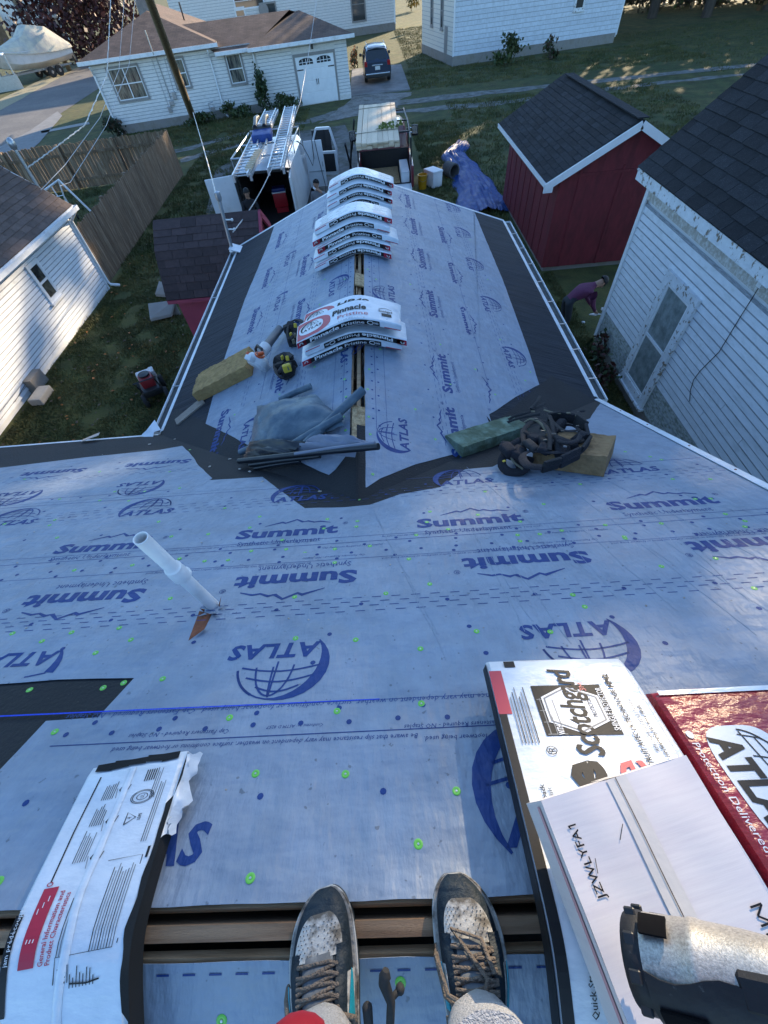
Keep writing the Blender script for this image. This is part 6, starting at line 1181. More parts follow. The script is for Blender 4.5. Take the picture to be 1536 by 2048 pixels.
b = MB(); b.box((0, 1.85, .46), (1.8, 3.5, .05)); b.box((-.80, 1.7, 1.1), (.03, 3.2, 1.3)); b.box((.80, 1.7, 1.1), (.03, 3.2, 1.3)); b.box((0, 3.3, 1.1), (1.7, .03, 1.4)); b.box((0, 1.7, 1.86), (1.66, 3.2, .02)); part('cargo_lining', b, M_vint, van)
b = MB(); b.box((.89, .03, 1.2), (.07, .05, 1.45)); b.box((-.89, .03, 1.2), (.07, .05, 1.45)); b.box((0, .03, 1.90), (1.7, .05, .07)); part('door_frame', b, M_vint, van)
b = MB(); b.box((0, -.08, .48), (1.85, .16, .12), b=.02); part('rear_bumper', b, M_black, van)
for x in (-.82, .82):
    for y in (.95, 4.85): wheel(van, (x, y, .34))
def vdoor(name, M, w_, h, m, glass=None, sub=True):
    b = MB(); b.box((w_ / 2, 0, h / 2), (w_, .05, h), M, b=.02); o = part(name, b, m, van, smooth=40)
    b = MB(); b.box((w_ / 2, -.028, h * .30), (w_ * .75, .012, h * .40), M, b=.004); b.box((w_ / 2, -.028, h * .76), (w_ * .75, .012, h * .32), M, b=.004); part('door_panel', b, M_wpl if not glass else M_tint, o)
    b = MB(); b.box((w_ * .9, -.04, h * .45), (.03, .04, .14), M); part('door_handle', b, M_black, o)
vdoor('rear_door', T(-.92, -.02, .55) @ RZ(radians(-165)), .86, 1.35, M_vanw)
vdoor('rear_door', T(.92, .0, .55) @ RZ(radians(-85)), .80, 1.35, M_vanw)
Msd = T(.96, 3.25, 1.20) @ RZ(radians(-2)); b = MB(); b.box((.34, 0, 0), (.66, .05, 1.34), Msd, b=.02); sd = part('side_door', b, M_vanw, van, smooth=40)
b = MB(); b.box((.34, -.03, -.2), (.56, .012, .03), Msd); b.box((.60, -.03, 0), (.03, .03, .14), Msd); part('door_rail', b, M_galv, sd)
Mfd = T(.95, 4.95, .5) @ RZ(radians(-8)); b = MB()
for p, q in (((0, 0, .0), (1.0, 0, 0)), ((1.0, 0, 0), (1.05, 0, .75)), ((1.05, 0, .75), (.88, 0, 1.36)), ((.88, 0, 1.36), (.35, 0, 1.36)), ((.35, 0, 1.36), (0, 0, .7)), ((0, 0, .7), (0, 0, 0))): b.beam(p, q, .07, .09, up=(0, 1, 0))
b.box((.52, 0, .34), (1.0, .06, .70)); b.v = [tuple(Mfd @ V(p)) for p in b.v]; fd = part('front_door', b, M_vanw, van)
b = MB(); b.box((.52, 0, 1.02), (.72, .02, .62)); b.v = [tuple(Mfd @ V(p)) for p in b.v]; part('door_glass', b, M_tint, fd)
b = MB(); b.box((.52, -.04, .34), (.85, .02, .55)); b.v = [tuple(Mfd @ V(p)) for p in b.v]; part('door_trim', b, M_black, fd)
for y in (.25, 1.7, 3.5):
    b = MB(); b.tube([(-.86, y, 1.9), (-.88, y, 2.22), (.88, y, 2.22), (.86, y, 1.9)], .022, 6); part('roof_rack_bar', b, M_galv, van)
for x in (-.88, .88): b = MB(); b.tube([(x, .2, 2.22), (x, 3.3, 2.22)], .022, 6); part('roof_rack_rail', b, M_galv, van)
b = MB(); b.tube([(.92, 2.2, 2.1), (1.0, 2.7, 1.9), (1.1, 3.05, 1.5), (1.2, 3.1, 1.2), (1.28, 3.15, 1.4), (1.30, 3.2, 1.9)], .012, 6); b.tube([(1.40, 3.17, 1.88), (1.45, 3.1, 1.4), (1.55, 3.12, .6), (1.5, 2.9, .05)], .012, 6); part('air_hose', b, M_rubber, van, smooth=60)
def ladder(lab, a, c, w_, z, tilt=0):
    a, c = V(a), V(c); d = (c - a); L = d.length; M = frame(a, d, z=(0, 0, 1)); r = thing('extension_ladder', lab, 'ladder', M=M, group='aluminium ladders on the van rack')
    for sy in (-1, 1):
        for k in (0, 1): b = MB(); b.box((L / 2 - k * .25, sy * (w_ / 2 - k * .035), .045 + k * .085), (L, .03, .08)); part('rail', b, M_alumin, r)
    b = MB(); b.tube([(0, -w_ / 2, 0), (0, w_ / 2, 0)], .018, 6); me = b.mesh('rung', M_alumin)
    for i in range(int(L / .305)):
        for k in (0, 1): piece('rung', me, T(.12 + .305 * i - .12 * k, 0, .045 + k * .085), r)
    for sy in (-1, 1): b = MB(); b.box((-.03, sy * w_ / 2, .02), (.06, .06, .14)); part('rubber_foot', b, M_alumin, r)
g1, g2 = gz(486, 358, 2.28), gz(545, 226, 2.28)
ladder('aluminium ladder on the van rack with a blue cooler bag across it', g1, g2, .47, 2.245); g1, g2 = gz(553, 344, 2.28), gz(582, 220, 2.28)
ladder('aluminium ladder on the side of the van rack by the open side door', g1, g2, .42, 2.245)
# things on the rack
b = MB(); b.box((0, 0, .02), (.16, 1.9, .03)); [b.box((0, -.8 + .2 * k, .05), (.22, .03, .03)) for k in range(9)]
g1 = gz(508, 318, 2.45); pl = single('roof_jack_plank', 'yellow wooden toe board lying lengthwise over the left ladder', 'plank', b, M_lump); pl.matrix_world = T(g1.x, g1.y, 2.42) @ RZ(-.02)
g1 = gz(524, 268, 2.55); cb = thing('cooler_bag', 'blue and black gear bag strapped across the left ladder on the van', 'bag', (g1.x, g1.y, 2.42), .1)
b = MB(); b.box((0, 0, .10), (.62, .85, .20), b=.05); part('bag_body', b, mat('blue_nylon', (.012, .05, .22), .55, .25, 8, .6, 12), cb, smooth=50); b = MB(); b.box((0, .45, .14), (.60, .30, .26), b=.06); part('bag_flap', b, M_black, cb, smooth=50)
for k in (-.2, .1): b = MB(); b.tube([(k, .3, .25), (k + .02, .9, .35), (k + .05, 1.35, .30)], .07, 8); part('gear_roll', b, M_black, cb, smooth=50)
for k in (-.12, .15): b = MB(); b.tube([(k, -.45, .08), (k - .02, -.9, .04)], .03, 6); part('shovel_handle', b, M_galv, cb, smooth=50)
# cooler in the van
ck = thing('drinks_cooler', 'red drinks cooler with a blue and white lid in the van opening', 'cooler', (-3.42, 17.35, .485), .1)
b = MB(); b.box((0, 0, .36), (.46, .36, .42), b=.03); b.box((0, 0, .07), (.40, .32, .14)); part('cooler_body', b, mat('cooler_red', (.40, .012, .02), .4), ck, smooth=40); b = MB(); b.box((0, 0, .58), (.48, .38, .035), b=.01); part('lid_rim', b, M_wpl, ck); b = MB(); b.box((0, 0, .64), (.45, .35, .10), b=.03); part('lid', b, mat('cooler_blue', (.012, .03, .16), .4), ck, smooth=40)
# red pickup with lumber
pk_ = thing('pickup_truck', 'dark red pickup with rack and open tailgate parked by the gable', 'pickup', (.29, 18.3, 0), radians(-1.0))
def psec(y, wb, z0, zb, wt, zt): return [(-wb, y, z0), (wb, y, z0), (wb + .03, y, (z0 + zb) / 2), (wb, y, zb), (wt, y, zt - .06), (wt - .1, y, zt), (-wt + .1, y, zt), (-wt, y, zt - .06), (-wb, y, zb), (-wb - .03, y, (z0 + zb) / 2)]
b = MB(); loft([psec(2.15, .97, .45, 1.15, .93, 1.18), psec(2.3, .97, .45, 1.18, .80, 1.80), psec(3.1, .97, .45, 1.18, .80, 1.86), psec(3.9, .97, .45, 1.16, .76, 1.78), psec(4.6, .97, .45, 1.12, .88, 1.20), psec(5.7, .96, .45, 1.0, .86, 1.10), psec(5.95, .90, .5, .9, .8, .95)], b); part('cab', b, M_redcar, pk_, smooth=35)
for x in (-.95, .95): b = MB(); b.box((x, 1.05, .84), (.10, 2.2, .62), b=.03); part('bed_side', b, M_redcar, pk_, smooth=40)
b = MB(); b.box((0, 1.05, .60), (1.85, 2.2, .05)); b.box((0, 2.12, .9), (1.85, .05, .55)); part('truck_bed', b, M_black, pk_)
b = MB(); b.box((0, -.27, .62), (1.75, .52, .06), b=.01); tg_ = part('tailgate', b, M_alum, pk_); b = MB(); b.box((0, -.55, .60), (1.78, .04, .10)); b.box((.87, -.28, .60), (.05, .55, .10)); part('tailgate_trim', b, M_white, tg_)
b = MB(); b.box((0, -.02, .45), (1.9, .14, .16), b=.03); part('bumper', b, M_chrome, pk_)
for x in (-.86, .86):
    for y in (.95, 4.75): wheel(pk_, (x, y, .37), .37, .24)
b = MB()
for x in (-.92, .92):
    b.tube([(x, .15, 1.1), (x, .15, 1.84), (x, 2.3, 1.90), (x * .92, 4.3, 1.90)], .03, 6); b.tube([(x, 2.2, 1.1), (x, 2.2, 1.9)], .03, 6)
for y in (.9, 2.5, 4.2): b.tube([(-.92, y, 1.875), (.92, y, 1.875)], .028, 6)
part('lumber_rack', b, M_black, pk_, smooth=50)
for sx in (-1, 1):
    b = MB(); b.box((sx * 1.27, 3.95, 1.28), (.26, .10, .34), b=.04); mo = part('door_mirror', b, M_black, pk_, smooth=40); b = MB(); b.tube([(sx * .95, 3.95, 1.22), (sx * 1.2, 3.95, 1.22)], .03, 6); b.tube([(sx * .95, 3.95, 1.36), (sx * 1.2, 3.95, 1.36)], .02, 6); part('mirror_arm', b, M_chrome, mo); b = MB(); b.box((sx * 1.27, 3.895, 1.30), (.20, .01, .24)); part('mirror_glass', b, M_chrome, mo)
b = MB(); b.add([(.80, 2.5, 1.25), (.80, 3.7, 1.25), (.74, 3.6, 1.72), (.74, 2.6, 1.72)], [(0, 1, 2, 3)]); b.v = [(x + .09 - (z - 1.25) * .05, y, z) for x, y, z in b.v]; part('side_window', b, M_tint, pk_)
b = MB(); b.box((.97, .05, .85), (.06, .10, .34)); b.box((-.97, .05, .85), (.06, .10, .34)); part('tail_lamp', b, M_tail, pk_)
tb = thing('side_toolbox', 'long white toolbox lying along the right side of the pickup bed', 'toolbox', (1.0, 19.2, .63)); b = MB(); b.box((0, 0, .14), (.30, 1.5, .28), b=.03); part('box_body', b, M_white, tb, smooth=40); b = MB(); b.box((0, 0, .295), (.31, 1.52, .03), b=.008); part('box_lid', b, M_white, tb)
ob = MB(); ob.box((0, 0, 0), (1.3, 1.9, .018)); o_ = single('osb_sheet', 'sheet of chipboard lying in the pickup bed', 'board', ob, M_osb); o_.matrix_world = T(.15, 19.35, .66)
lum = thing('lumber_stack', 'stack of pale sawn boards strapped on the pickup rack', 'lumber', (.08, 17.25, 1.92), radians(-1.0))
lm = []
for k in range(3): b = MB(); b.box((0, 2.75 + .02 * k, 0), (.168, 5.5, .038)); lm.append(b.mesh('board', M_lump))
for j in range(4):
    for i in range(8): piece('board', random.choice(lm), T(-.62 + .176 * i + random.uniform(-.004, .004), random.uniform(-.06, .05), .022 + .040 * j) @ RZ(random.uniform(-.002, .002)), lum)
b = MB()
for y in (1.2, 4.8): b.tube([(-.74, y, -.02), (-.74, y, .17), (0, y + .05, .178), (.72, y + .12, .17), (.72, y + .1, -.02)], .016, 6, flat=.4)
part('ratchet_strap', b, M_tangrey, lum)
M_leafg = mat('sprig_leaf', (.14, .17, .03), .7, .3, 8)
def leafquad(mb, c, s, rnd, mi=0, up=None):
    a = V((rnd.gauss(0, 1), rnd.gauss(0, 1), rnd.gauss(0, 1))).normalized(); q = a.orthogonal().normalized(); q2 = a.cross(q)
    t = rnd.uniform(0, 6.28); x = q * cos(t) + q2 * sin(t); y = a.cross(x); c = V(c); n = len(mb.v)
    mb.v += [tuple(c - x * s * .5), tuple(c - y * s * .36), tuple(c + x * s * .62), tuple(c + y * s * .36)]; mb.f.append((n, n + 1, n + 2, n + 3)); mb.m.append(mi)
b = MB(); R = random.Random(4)
for k in range(70): leafquad(b, (R.uniform(.15, .95), 18.72 + R.gauss(0, .10) + .1 * R.random(), 2.12 + R.uniform(0, .10)), .11, R)
b.tube([(.05, 18.7, 2.11), (.9, 18.8, 2.13)], .01, 5); single('leafy_branch', 'small leafy green branch fallen on the lumber stack', 'branch', b, M_leafg, loc=(.5, 18.7, 2.1))
# loose posts leaning on the pickup
for k, (p, q) in enumerate((((690, 288), (706, 350)), ((703, 280), (700, 350)), ((708, 240), (704, 300)))):
    a, c = gz(*p, 1.25), gz(*q, .0); b = MB(); b.beam(a, c, .05, .09); single('black_post', ('black metal post standing between the van and the pickup, leftmost of three', 'middle of three black posts between van and pickup', 'black post nearest the left mirror of the pickup')[k], 'post', b, M_black, group='black posts by the pickup', loc=tuple(c))
# navy car on the pad
suv = thing('navy_car', 'dark blue sport utility car parked on the concrete pad beside the garage', 'car', gz(757, 167, .06), radians(2))
def ssec(y, wb, z0, zb, wt, zt): return [(-wb, y, z0), (-wb * .3, y, z0 - .03), (wb * .3, y, z0 - .03), (wb, y, z0), (wb + .04, y, (z0 + zb) / 2), (wb, y, zb), (wt, y, zt - .08), (wt * .75, y, zt), (0, y, zt + .03), (-wt * .75, y, zt), (-wt, y, zt - .08), (-wb, y, zb), (-wb - .04, y, (z0 + zb) / 2)]
b = MB(); loft([ssec(0, .82, .42, .95, .78, 1.02), ssec(.10, .91, .36, 1.05, .80, 1.12), ssec(.32, .92, .34, 1.08, .72, 1.62), ssec(.6, .93, .34, 1.08, .70, 1.72), ssec(2.2, .94, .34, 1.06, .70, 1.74), ssec(3.0, .94, .34, 1.05, .64, 1.64), ssec(3.75, .93, .34, 1.02, .84, 1.08), ssec(4.6, .88, .36, .85, .7, .95), ssec(4.75, .78, .4, .75, .6, .8)], b); part('car_body', b, M_navy, suv, smooth=40)
def spatch(name, pts, m): b = MB(); b.add(pts, [tuple(range(len(pts)))]); return part(name, b, m, suv)
spatch('rear_window', [(-.70, .10, 1.14), (.70, .10, 1.14), (.62, .275, 1.60), (-.62, .275, 1.60)], M_tint)
for sx in (-1, 1):
    b = MB(); b.box((sx * .80, .05, .98), (.20, .14, .26), b=.03); part('tail_lamp', b, M_tail, suv); b = MB(); b.box((sx * 1.05, 3.3, 1.12), (.2, .1, .16), b=.03); part('door_mirror', b, M_black, suv, smooth=40)
    b = MB(); b.tube([(sx * .62, .6, 1.76), (sx * .62, 2.6, 1.78)], .025, 6); part('roof_rail', b, M_chr, suv); spatch('side_window', [(sx * .935, .6, 1.10), (sx * .935, 3.2, 1.10), (sx * .735, 2.7, 1.62), (sx * .735, .7, 1.64)], M_tint)
    for y in (.95, 3.75): wheel(suv, (sx * .82, y, .36), .36, .23)
b = MB(); b.box((0, -.02, .90), (.75, .05, .06), b=.01); b.box((0, -.06, .50), (1.7, .16, .06), b=.02); part('chrome_trim', b, M_chr, suv); b = MB(); b.box((0, -.05, .40), (1.7, .14, .20), b=.04); part('bumper', b, M_black, suv)
b = MB(); b.box((0, -.012, .76), (.34, .03, .18), b=.005); part('number_plate', b, M_wpl, suv); b = MB(); b.box((0, .25, 1.70), (1.2, .25, .05), b=.02); part('spoiler', b, mat('spoiler_grey', (.20, .22, .25), .35), suv)
# covered boat on its trailer
bo = gz(85, 158); boat = thing('covered_boat', 'boat on a trailer under a pale fitted cover by the street', 'boat', bo, radians(150)); KB = 1.18
M_cover = mat('boat_cover', (.60, .54, .42), .75, .12, 2, .6, 6, col2=(.42, .40, .36), c2s=1.5)
b = MB(); hull = []
for y, w_, z0, z1 in ((-3.6, 1.15, .85, 1.75), (-2, 1.25, .75, 1.75), (0, 1.25, .72, 1.8), (1.8, 1.1, .8, 1.9), (3.2, .55, 1.1, 2.05), (3.8, .06, 1.6, 2.15)): hull.append([(-w_ * .45, y, z0), (w_ * .45, y, z0), (w_ * .9, y, z0 + .35), (w_, y, z1), (-w_, y, z1), (-w_ * .9, y, z0 + .35)])
loft(hull, b); part('hull', b, M_vanw, boat, smooth=35)
b = MB(); cv = []
for y, w_, z1, z2 in ((-3.7, 1.2, 1.55, 2.0), (-2.2, 1.34, 1.5, 3.0), (-.6, 1.34, 1.55, 3.25), (.3, 1.3, 1.6, 2.7), (1.8, 1.15, 1.75, 2.35), (3.3, .55, 2.0, 2.2)): cv.append([(-w_, y, z1), (-w_ * .85, y, (z1 + z2) / 2), (-w_ * .5, y, z2 - .05), (0, y, z2), (w_ * .5, y, z2 - .05), (w_ * .85, y, (z1 + z2) / 2), (w_, y, z1)])
loft(cv, b); part('fitted_cover', b, M_cover, boat, smooth=30)
b = MB(); b.box((0, -3.9, 1.2), (.5, .4, 1.1), b=.08); part('outboard_motor', b, M_black, boat); b = MB(); [b.beam((x, -3, .6), (x * .3, 4.4, .6), .09, .12) for x in (-.9, .9)]; [b.box((x, 3.2 - .6 * k, .4), (.1, .1, .9)) for x in (-.6, .6) for k in (0, 1)]; b.box((0, 0, .62), (2.0, .12, .1)); part('trailer_frame', b, M_galv, boat)
for x in (-1.05, 1.05):
    for y in (-1.4, -.6): wheel(boat, (x, y, .36), .36, .22)
boat.scale = (KB, KB, KB)
# striped awning carport at the far left edge
cp = thing('carport', 'low carport with blue and white striped metal awning at the street edge', 'carport', gz(-10, 190)); c = gz(-14, 185); Mcp = T(c.x, c.y, 0) @ RZ(radians(25))
for k in range(10): b = MB(); b.box((-3 + .6 * k, 0, 2.35), (.58, 2.4, .06), Mcp @ RX(0)); part('awning_strip', b, M_white if k % 2 else mat('awning_blue', (.05, .16, .26), .5), cp, world=True)
b = MB(); [b.box((x, -1.1, 1.16), (.12, .12, 2.3), Mcp) for x in (-2.8, 0, 2.8)]; b.box((0, -1.2, .5), (6, .06, 1.0), Mcp); part('railing', b, M_galv, cp, world=True)

# ------------------------------------------------------------------ yard things
tp_ = MB(); R = random.Random(2)
pxs = [(925, 290), (905, 312), (925, 335), (945, 365), (960, 400), (975, 430)]; wds = [.35, .55, .62, .72, .85, .8]; cs = [gz(*p) for p in pxs]
def tarpf(u, v):
    t = u * 5; i = min(int(t), 4); k = t - i; c = cs[i].lerp(cs[i + 1], k); w_ = wds[i] + (wds[i + 1] - wds[i]) * k; d = (cs[i + 1] - cs[i]).normalized(); q = V((d.y, -d.x, 0)); x = (v - .5) * 2
    h = .05 + .13 * (1 - x * x) * (.6 + .6 * mnoise.noise((u * 6, v * 3, 4))) + .10 * abs(mnoise.noise((u * 14, v * 9, 1))) + .09 * abs(mnoise.noise((x * 9, u * 2.5, 6)))
    return c + q * x * w_ * (1 + .25 * mnoise.noise((u * 9, 0, x > 0))) + V((0, 0, max(.01, h * (1 - abs(x) ** 6))))
tp_.grid(tarpf, 70, 44, thick=.004); single('blue_tarp', 'crumpled blue tarpaulin lying in folds on the lawn by the red shed', 'tarp', tp_, mat('tarp_blue', (.010, .050, .20), .5, .2, 5, .5, 20, col2=(.016, .07, .26), c2s=6, spec=.22), smooth=60, loc=tuple(cs[2]))
yb = thing('yellow_bucket', 'yellow plastic bucket standing by the pickup tailgate', 'bucket', gz(845, 377)); M_yb = mat('bucket_yellow', (.62, .30, .012), .4, .08)
b = MB(); b.lathe([(.0001, 0), (.15, 0), (.185, .42), (.195, .42), (.195, .45), (.175, .45), (.14, .03), (.0001, .03)], I4, 20); part('bucket_body', b, M_yb, yb, smooth=40); b = MB(); b.tube([(.19, 0, .40), (.14, -.12, .30), (0, -.20, .26), (-.14, -.12, .30), (-.19, 0, .40)], .006, 6); part('bail_handle', b, M_galv, yb)
cl = thing('foam_cooler', 'white foam cooler beside the yellow bucket', 'cooler', gz(866, 372), .5); b = MB(); b.box((0, 0, .24), (.42, .62, .46), b=.03, taper=1.05); part('cooler_body', b, M_white, cl, smooth=40); b = MB(); b.box((0, 0, .50), (.47, .67, .07), b=.02); part('lid', b, M_white, cl, smooth=40)
b = MB(); c = gz(893, 352); b.lathe([(.24, 0), (.25, .02), (.25, .52), (.20, .52), (.19, .02)], T(0, 0, .25) @ RZ(.5) @ RX(pi / 2), 18); single('felt_roll', 'grey roll of felt lying between the foam cooler and the blue tarp', 'felt roll', b, mat('grey_felt', (.10, .095, .09), .9, .2, 8, .4, 20), smooth=40).location = c
mw = thing('rotary_tiller', 'small red and black lawn machine parked close to the wing eave', 'lawn machine', gz(318, 800), radians(28)); M_mred = mat('machine_red', (.26, .02, .025), .4)
b = MB(); b.box((0, .1, .30), (.42, .55, .16), b=.05); part('deck', b, M_black, mw, smooth=40); b = MB(); b.box((0, .12, .47), (.30, .34, .22), b=.06); part('engine', b, M_mred, mw, smooth=40); b = MB(); b.lathe([(.11, 0), (.12, .05), (.0001, .06)], T(0, .14, .57), 14); part('starter_cover', b, M_black, mw)
b = MB(); b.tube([(-.19, -.05, .35), (-.2, -.55, .85), (.2, -.55, .85), (.19, -.05, .35)], .014, 6); part('handle', b, M_black, mw)
b = MB(); b.box((0, .52, .34), (.40, .16, .26), b=.04); part('front_bin', b, M_wpl, mw); b = MB(); b.box((.16, .36, .50), (.10, .22, .10), b=.02); part('fuel_tank', b, M_wpl, mw)
for x, y in ((-.24, -.1), (.24, -.1), (-.24, .45), (.24, .45)): wheel(mw, (x, y, .15), .15, .08)
sf = thing('pipe_frame', 'white pipe frame standing in the yard behind the white garage', 'frame', gy(150, 440, 17.5)); 
def yp(x, y, Y=17.0): p = gy(x, y, Y); return p
b = MB(); b.tube([yp(85, 384), yp(117, 360), yp(185, 426)], .035, 8); part('top_rail', b, M_alum, sf, world=True); 
for a, c in (((117, 362), (138, 420)), ((102, 372), (115, 392))): b = MB(); b.tube([yp(*a), yp(*c)], .02, 6); part('leg', b, M_alum, sf, world=True)
p1 = yp(185, 426); b = MB(); b.tube([p1, (p1.x, p1.y, 0)], .03, 6); part('leg', b, M_alum, sf, world=True); p2 = yp(85, 384); b = MB(); b.tube([p2, (p2.x, p2.y, 0)], .03, 6); part('leg', b, M_alum, sf, world=True)
ht_ = thing('hand_cart', 'small metal hand cart on the grass by the corner of the white garage', 'hand cart', gz(150, 440), .4); b = MB(); b.tube([(-.15, 0, .1), (-.15, -.3, .9), (.15, -.3, .9), (.15, 0, .1)], .018, 6); [b.tube([(-.15, -.3 * k, .1 + .8 * k), (.15, -.3 * k, .1 + .8 * k)], .012, 5) for k in (.25, .5, .75)]; part('cart_frame', b, M_alum, ht_); wheel(ht_, (-.16, 0, .12), .12, .05); wheel(ht_, (.16, 0, .12), .12, .05)
b = MB(); R = random.Random(9)
for k in range(16): c = gz(R.uniform(28, 92), R.uniform(345, 372)); b = MB(); b.tube([(0, 0, .05), (R.uniform(-.3, .3), R.uniform(-.3, .3), R.uniform(.1, .3))], R.uniform(.04, .07), 7); single('firewood_log', 'split firewood log in the heap behind the white garage roof', 'log', b, M_pick, group='firewood heap by the fence').location = c + V((0, 0, R.uniform(0, .3)))
sg = thing('street_sign', 'thin metal sign post on the sunlit grass left of the white barn', 'sign post', gz(871, 46)); b = MB(); b.tube([(0, 0, 0), (0, 0, 3.0)], .05, 6); part('post', b, mat('post_brown', (.12, .07, .04), .8), sg); b = MB(); b.lathe([(.001, -.02), (.42, -.02), (.42, .02), (.001, .02)], T(0, 0, 2.9) @ RX(pi / 2), 8); part('sign_plate', b, M_trimg, sg)
# ------------------------------------------------------------------ poles, mast and wires
M_pole = mat('pole_timber', (.13, .085, .045), .85, .25, 3, .4, 20, stretch=(8, 8, .6), col2=(.22, .16, .08), c2s=2)
up = thing('utility_pole', 'tall timber utility pole standing in front of the white bungalow', 'utility pole', gz(389, 243))
bp0 = gz(389, 243); tpole = at_d(296, -8, 24.0); dirp = tpole - bp0; b = MB(); b.tube([bp0, bp0.lerp(tpole, 1.35)], [.20, .13], 12); part('pole', b, M_pole, up, smooth=50, world=True)
b = MB(); b.tube([bp0 + dirp * .44 + V((.14, -.12, 0)), bp0 + dirp * 1.0 + V((.14, -.12, 0))], .03, 6); part('ground_conduit', b, M_galv, up, world=True)
b = MB(); q = bp0 + dirp * .45; b.lathe([(.19, 0), (.19, .12), (.17, .12)], T(q.x, q.y, q.z), 12); part('pole_band', b, M_galv, up, world=True)
ms = thing('service_mast', 'galvanised service mast standing at the left corner of the wing eave', 'mast', (-2.93, 8.85, 2.4))
m0 = V((-2.92, 8.9, 2.42)); m1 = onplane(437, 395, (0, 1, 0), (0, 8.95, 0)); b = MB(); b.tube([m0 - V((0, 0, .9)), m0, m1], .032, 10); part('mast_pipe', b, M_galv, ms, smooth=50, world=True); b = MB(); b.lathe([(.0001, .10), (.05, .08), (.055, 0), (.04, -.05), (.0001, -.05)], T(*m1), 12); part('weatherhead', b, M_galv, ms, smooth=50, world=True)
b = MB(); b.slab([(-.14, -.14, 0), (.14, -.14, 0), (.14, .14, 0), (-.14, .14, 0)], .01, T(m0.x + .12, m0.y, 2.50) @ RY(.35)); b.lathe([(.06, 0), (.036, .07), (.0001, .07)], T(m0.x, m0.y, 2.46), 12); part('roof_boot', b, M_alum, ms, world=True)
for t in (.45, .62): b = MB(); q = m0.lerp(m1, t); b.tube([q, q + V((.13, -.03, .0))], .012, 6); b.sphere(q + V((.15, -.03, 0)), .025); part('insulator', b, M_wpl, ms, world=True)
def wire(lab, pts, r, m, n=24, sag=.0, twist=0.0, name='overhead_wire'):
    P = []
    for i in range(len(pts) - 1):
        for k in range(n): t = k / n; p = V(pts[i]).lerp(V(pts[i + 1]), t); p.z -= sag * 4 * t * (1 - t); P.append(p)
    P.append(V(pts[-1])); b = MB(); b.tube(P, r, 6)
    if twist:
        b2 = [p + V((cos(i * 1.2), 0, sin(i * 1.2))) * r * 1.3 for i, p in enumerate(P)]; b.tube(b2, r * .8, 5)
    return single(name, lab, 'wire', b, m, smooth=60, loc=tuple(pts[0]))
M_cab = mat('cable_grey', (.42, .42, .42), .5, .2); M_cabw = mat('cable_bare', (.58, .56, .52), .45, .3, 6)
wire('service wire running from the utility pole down to the mast top', [at_d(386, 225, 27), m1 + V((-.03, 0, .0))], .014, M_cabw, sag=.25)
wire('service wire dropping from above past the garage door to the mast foot', [at_d(634, -8, 30), at_d(600, 205, 20), at_d(540, 345, 14), V(onplane(466, 464, (0, 1, 0), (0, 8.85, 0)))], .010, M_cab, sag=.06)
lm0 = V((-9.12, 13.85, 2.42)); lm1 = gy(24, 288, 13.9); lmast = thing('garage_mast', 'galvanised mast with weatherhead on the white garage roof', 'mast', lm0); b = MB(); b.tube([lm0, lm1], .04, 10); part('mast_pipe', b, M_galv, lmast, smooth=50, world=True); b = MB(); b.sphere(lm1, (.09, .09, .13)); part('weatherhead', b, M_galv, lmast, smooth=50, world=True)
lmm = lm0.lerp(lm1, .55)
wire('thick twisted white cable running from above to the garage mast', [at_d(222, -10, 26), at_d(214, 150, 22), at_d(170, 250, 18.5), at_d(110, 296, 17), lmm], .011, M_cabw, 30, .0, 1)
wire('thin wire left of its twin passing the bungalow window towards the garage', [at_d(249, -10, 30), at_d(238, 140, 24), at_d(200, 235, 20), at_d(130, 330, 17.5), at_d(82, 380, 16)], .008, M_cab, 16)
wire('thin wire over the bungalow eave, rightmost of the pair to the garage', [at_d(271, -10, 30), at_d(258, 130, 25), at_d(213, 250, 20), at_d(140, 365, 17.5), at_d(120, 372, 17)], .008, M_cab, 16)
ul = thing('street_pole', 'short dark pole with an angled grey pipe beside the boat', 'pole', gz(140, 142)); c = gz(140, 142); t = at_d(112, 92, (c - CAM).length * 1.0); b = MB(); b.tube([c, t], .28, 10); part('pole', b, M_pole, ul, world=True)
lpst = thing('street_lamp', 'leaning street lamp in front of the dark red tree', 'street lamp', gz(158, 130)); c = gz(158, 130); t = at_d(107, 32, (c - CAM).length * .99); b = MB(); b.tube([c, t], .14, 8); part('post', b, M_galv, lpst, world=True); t2 = at_d(88, 12, (c - CAM).length * .99); b = MB(); b.tube([t, t2], [.16, .10], 8); b.sphere(t, (.5, .3, .22)); part('lamp_head', b, M_wpl, lpst, world=True, smooth=50)

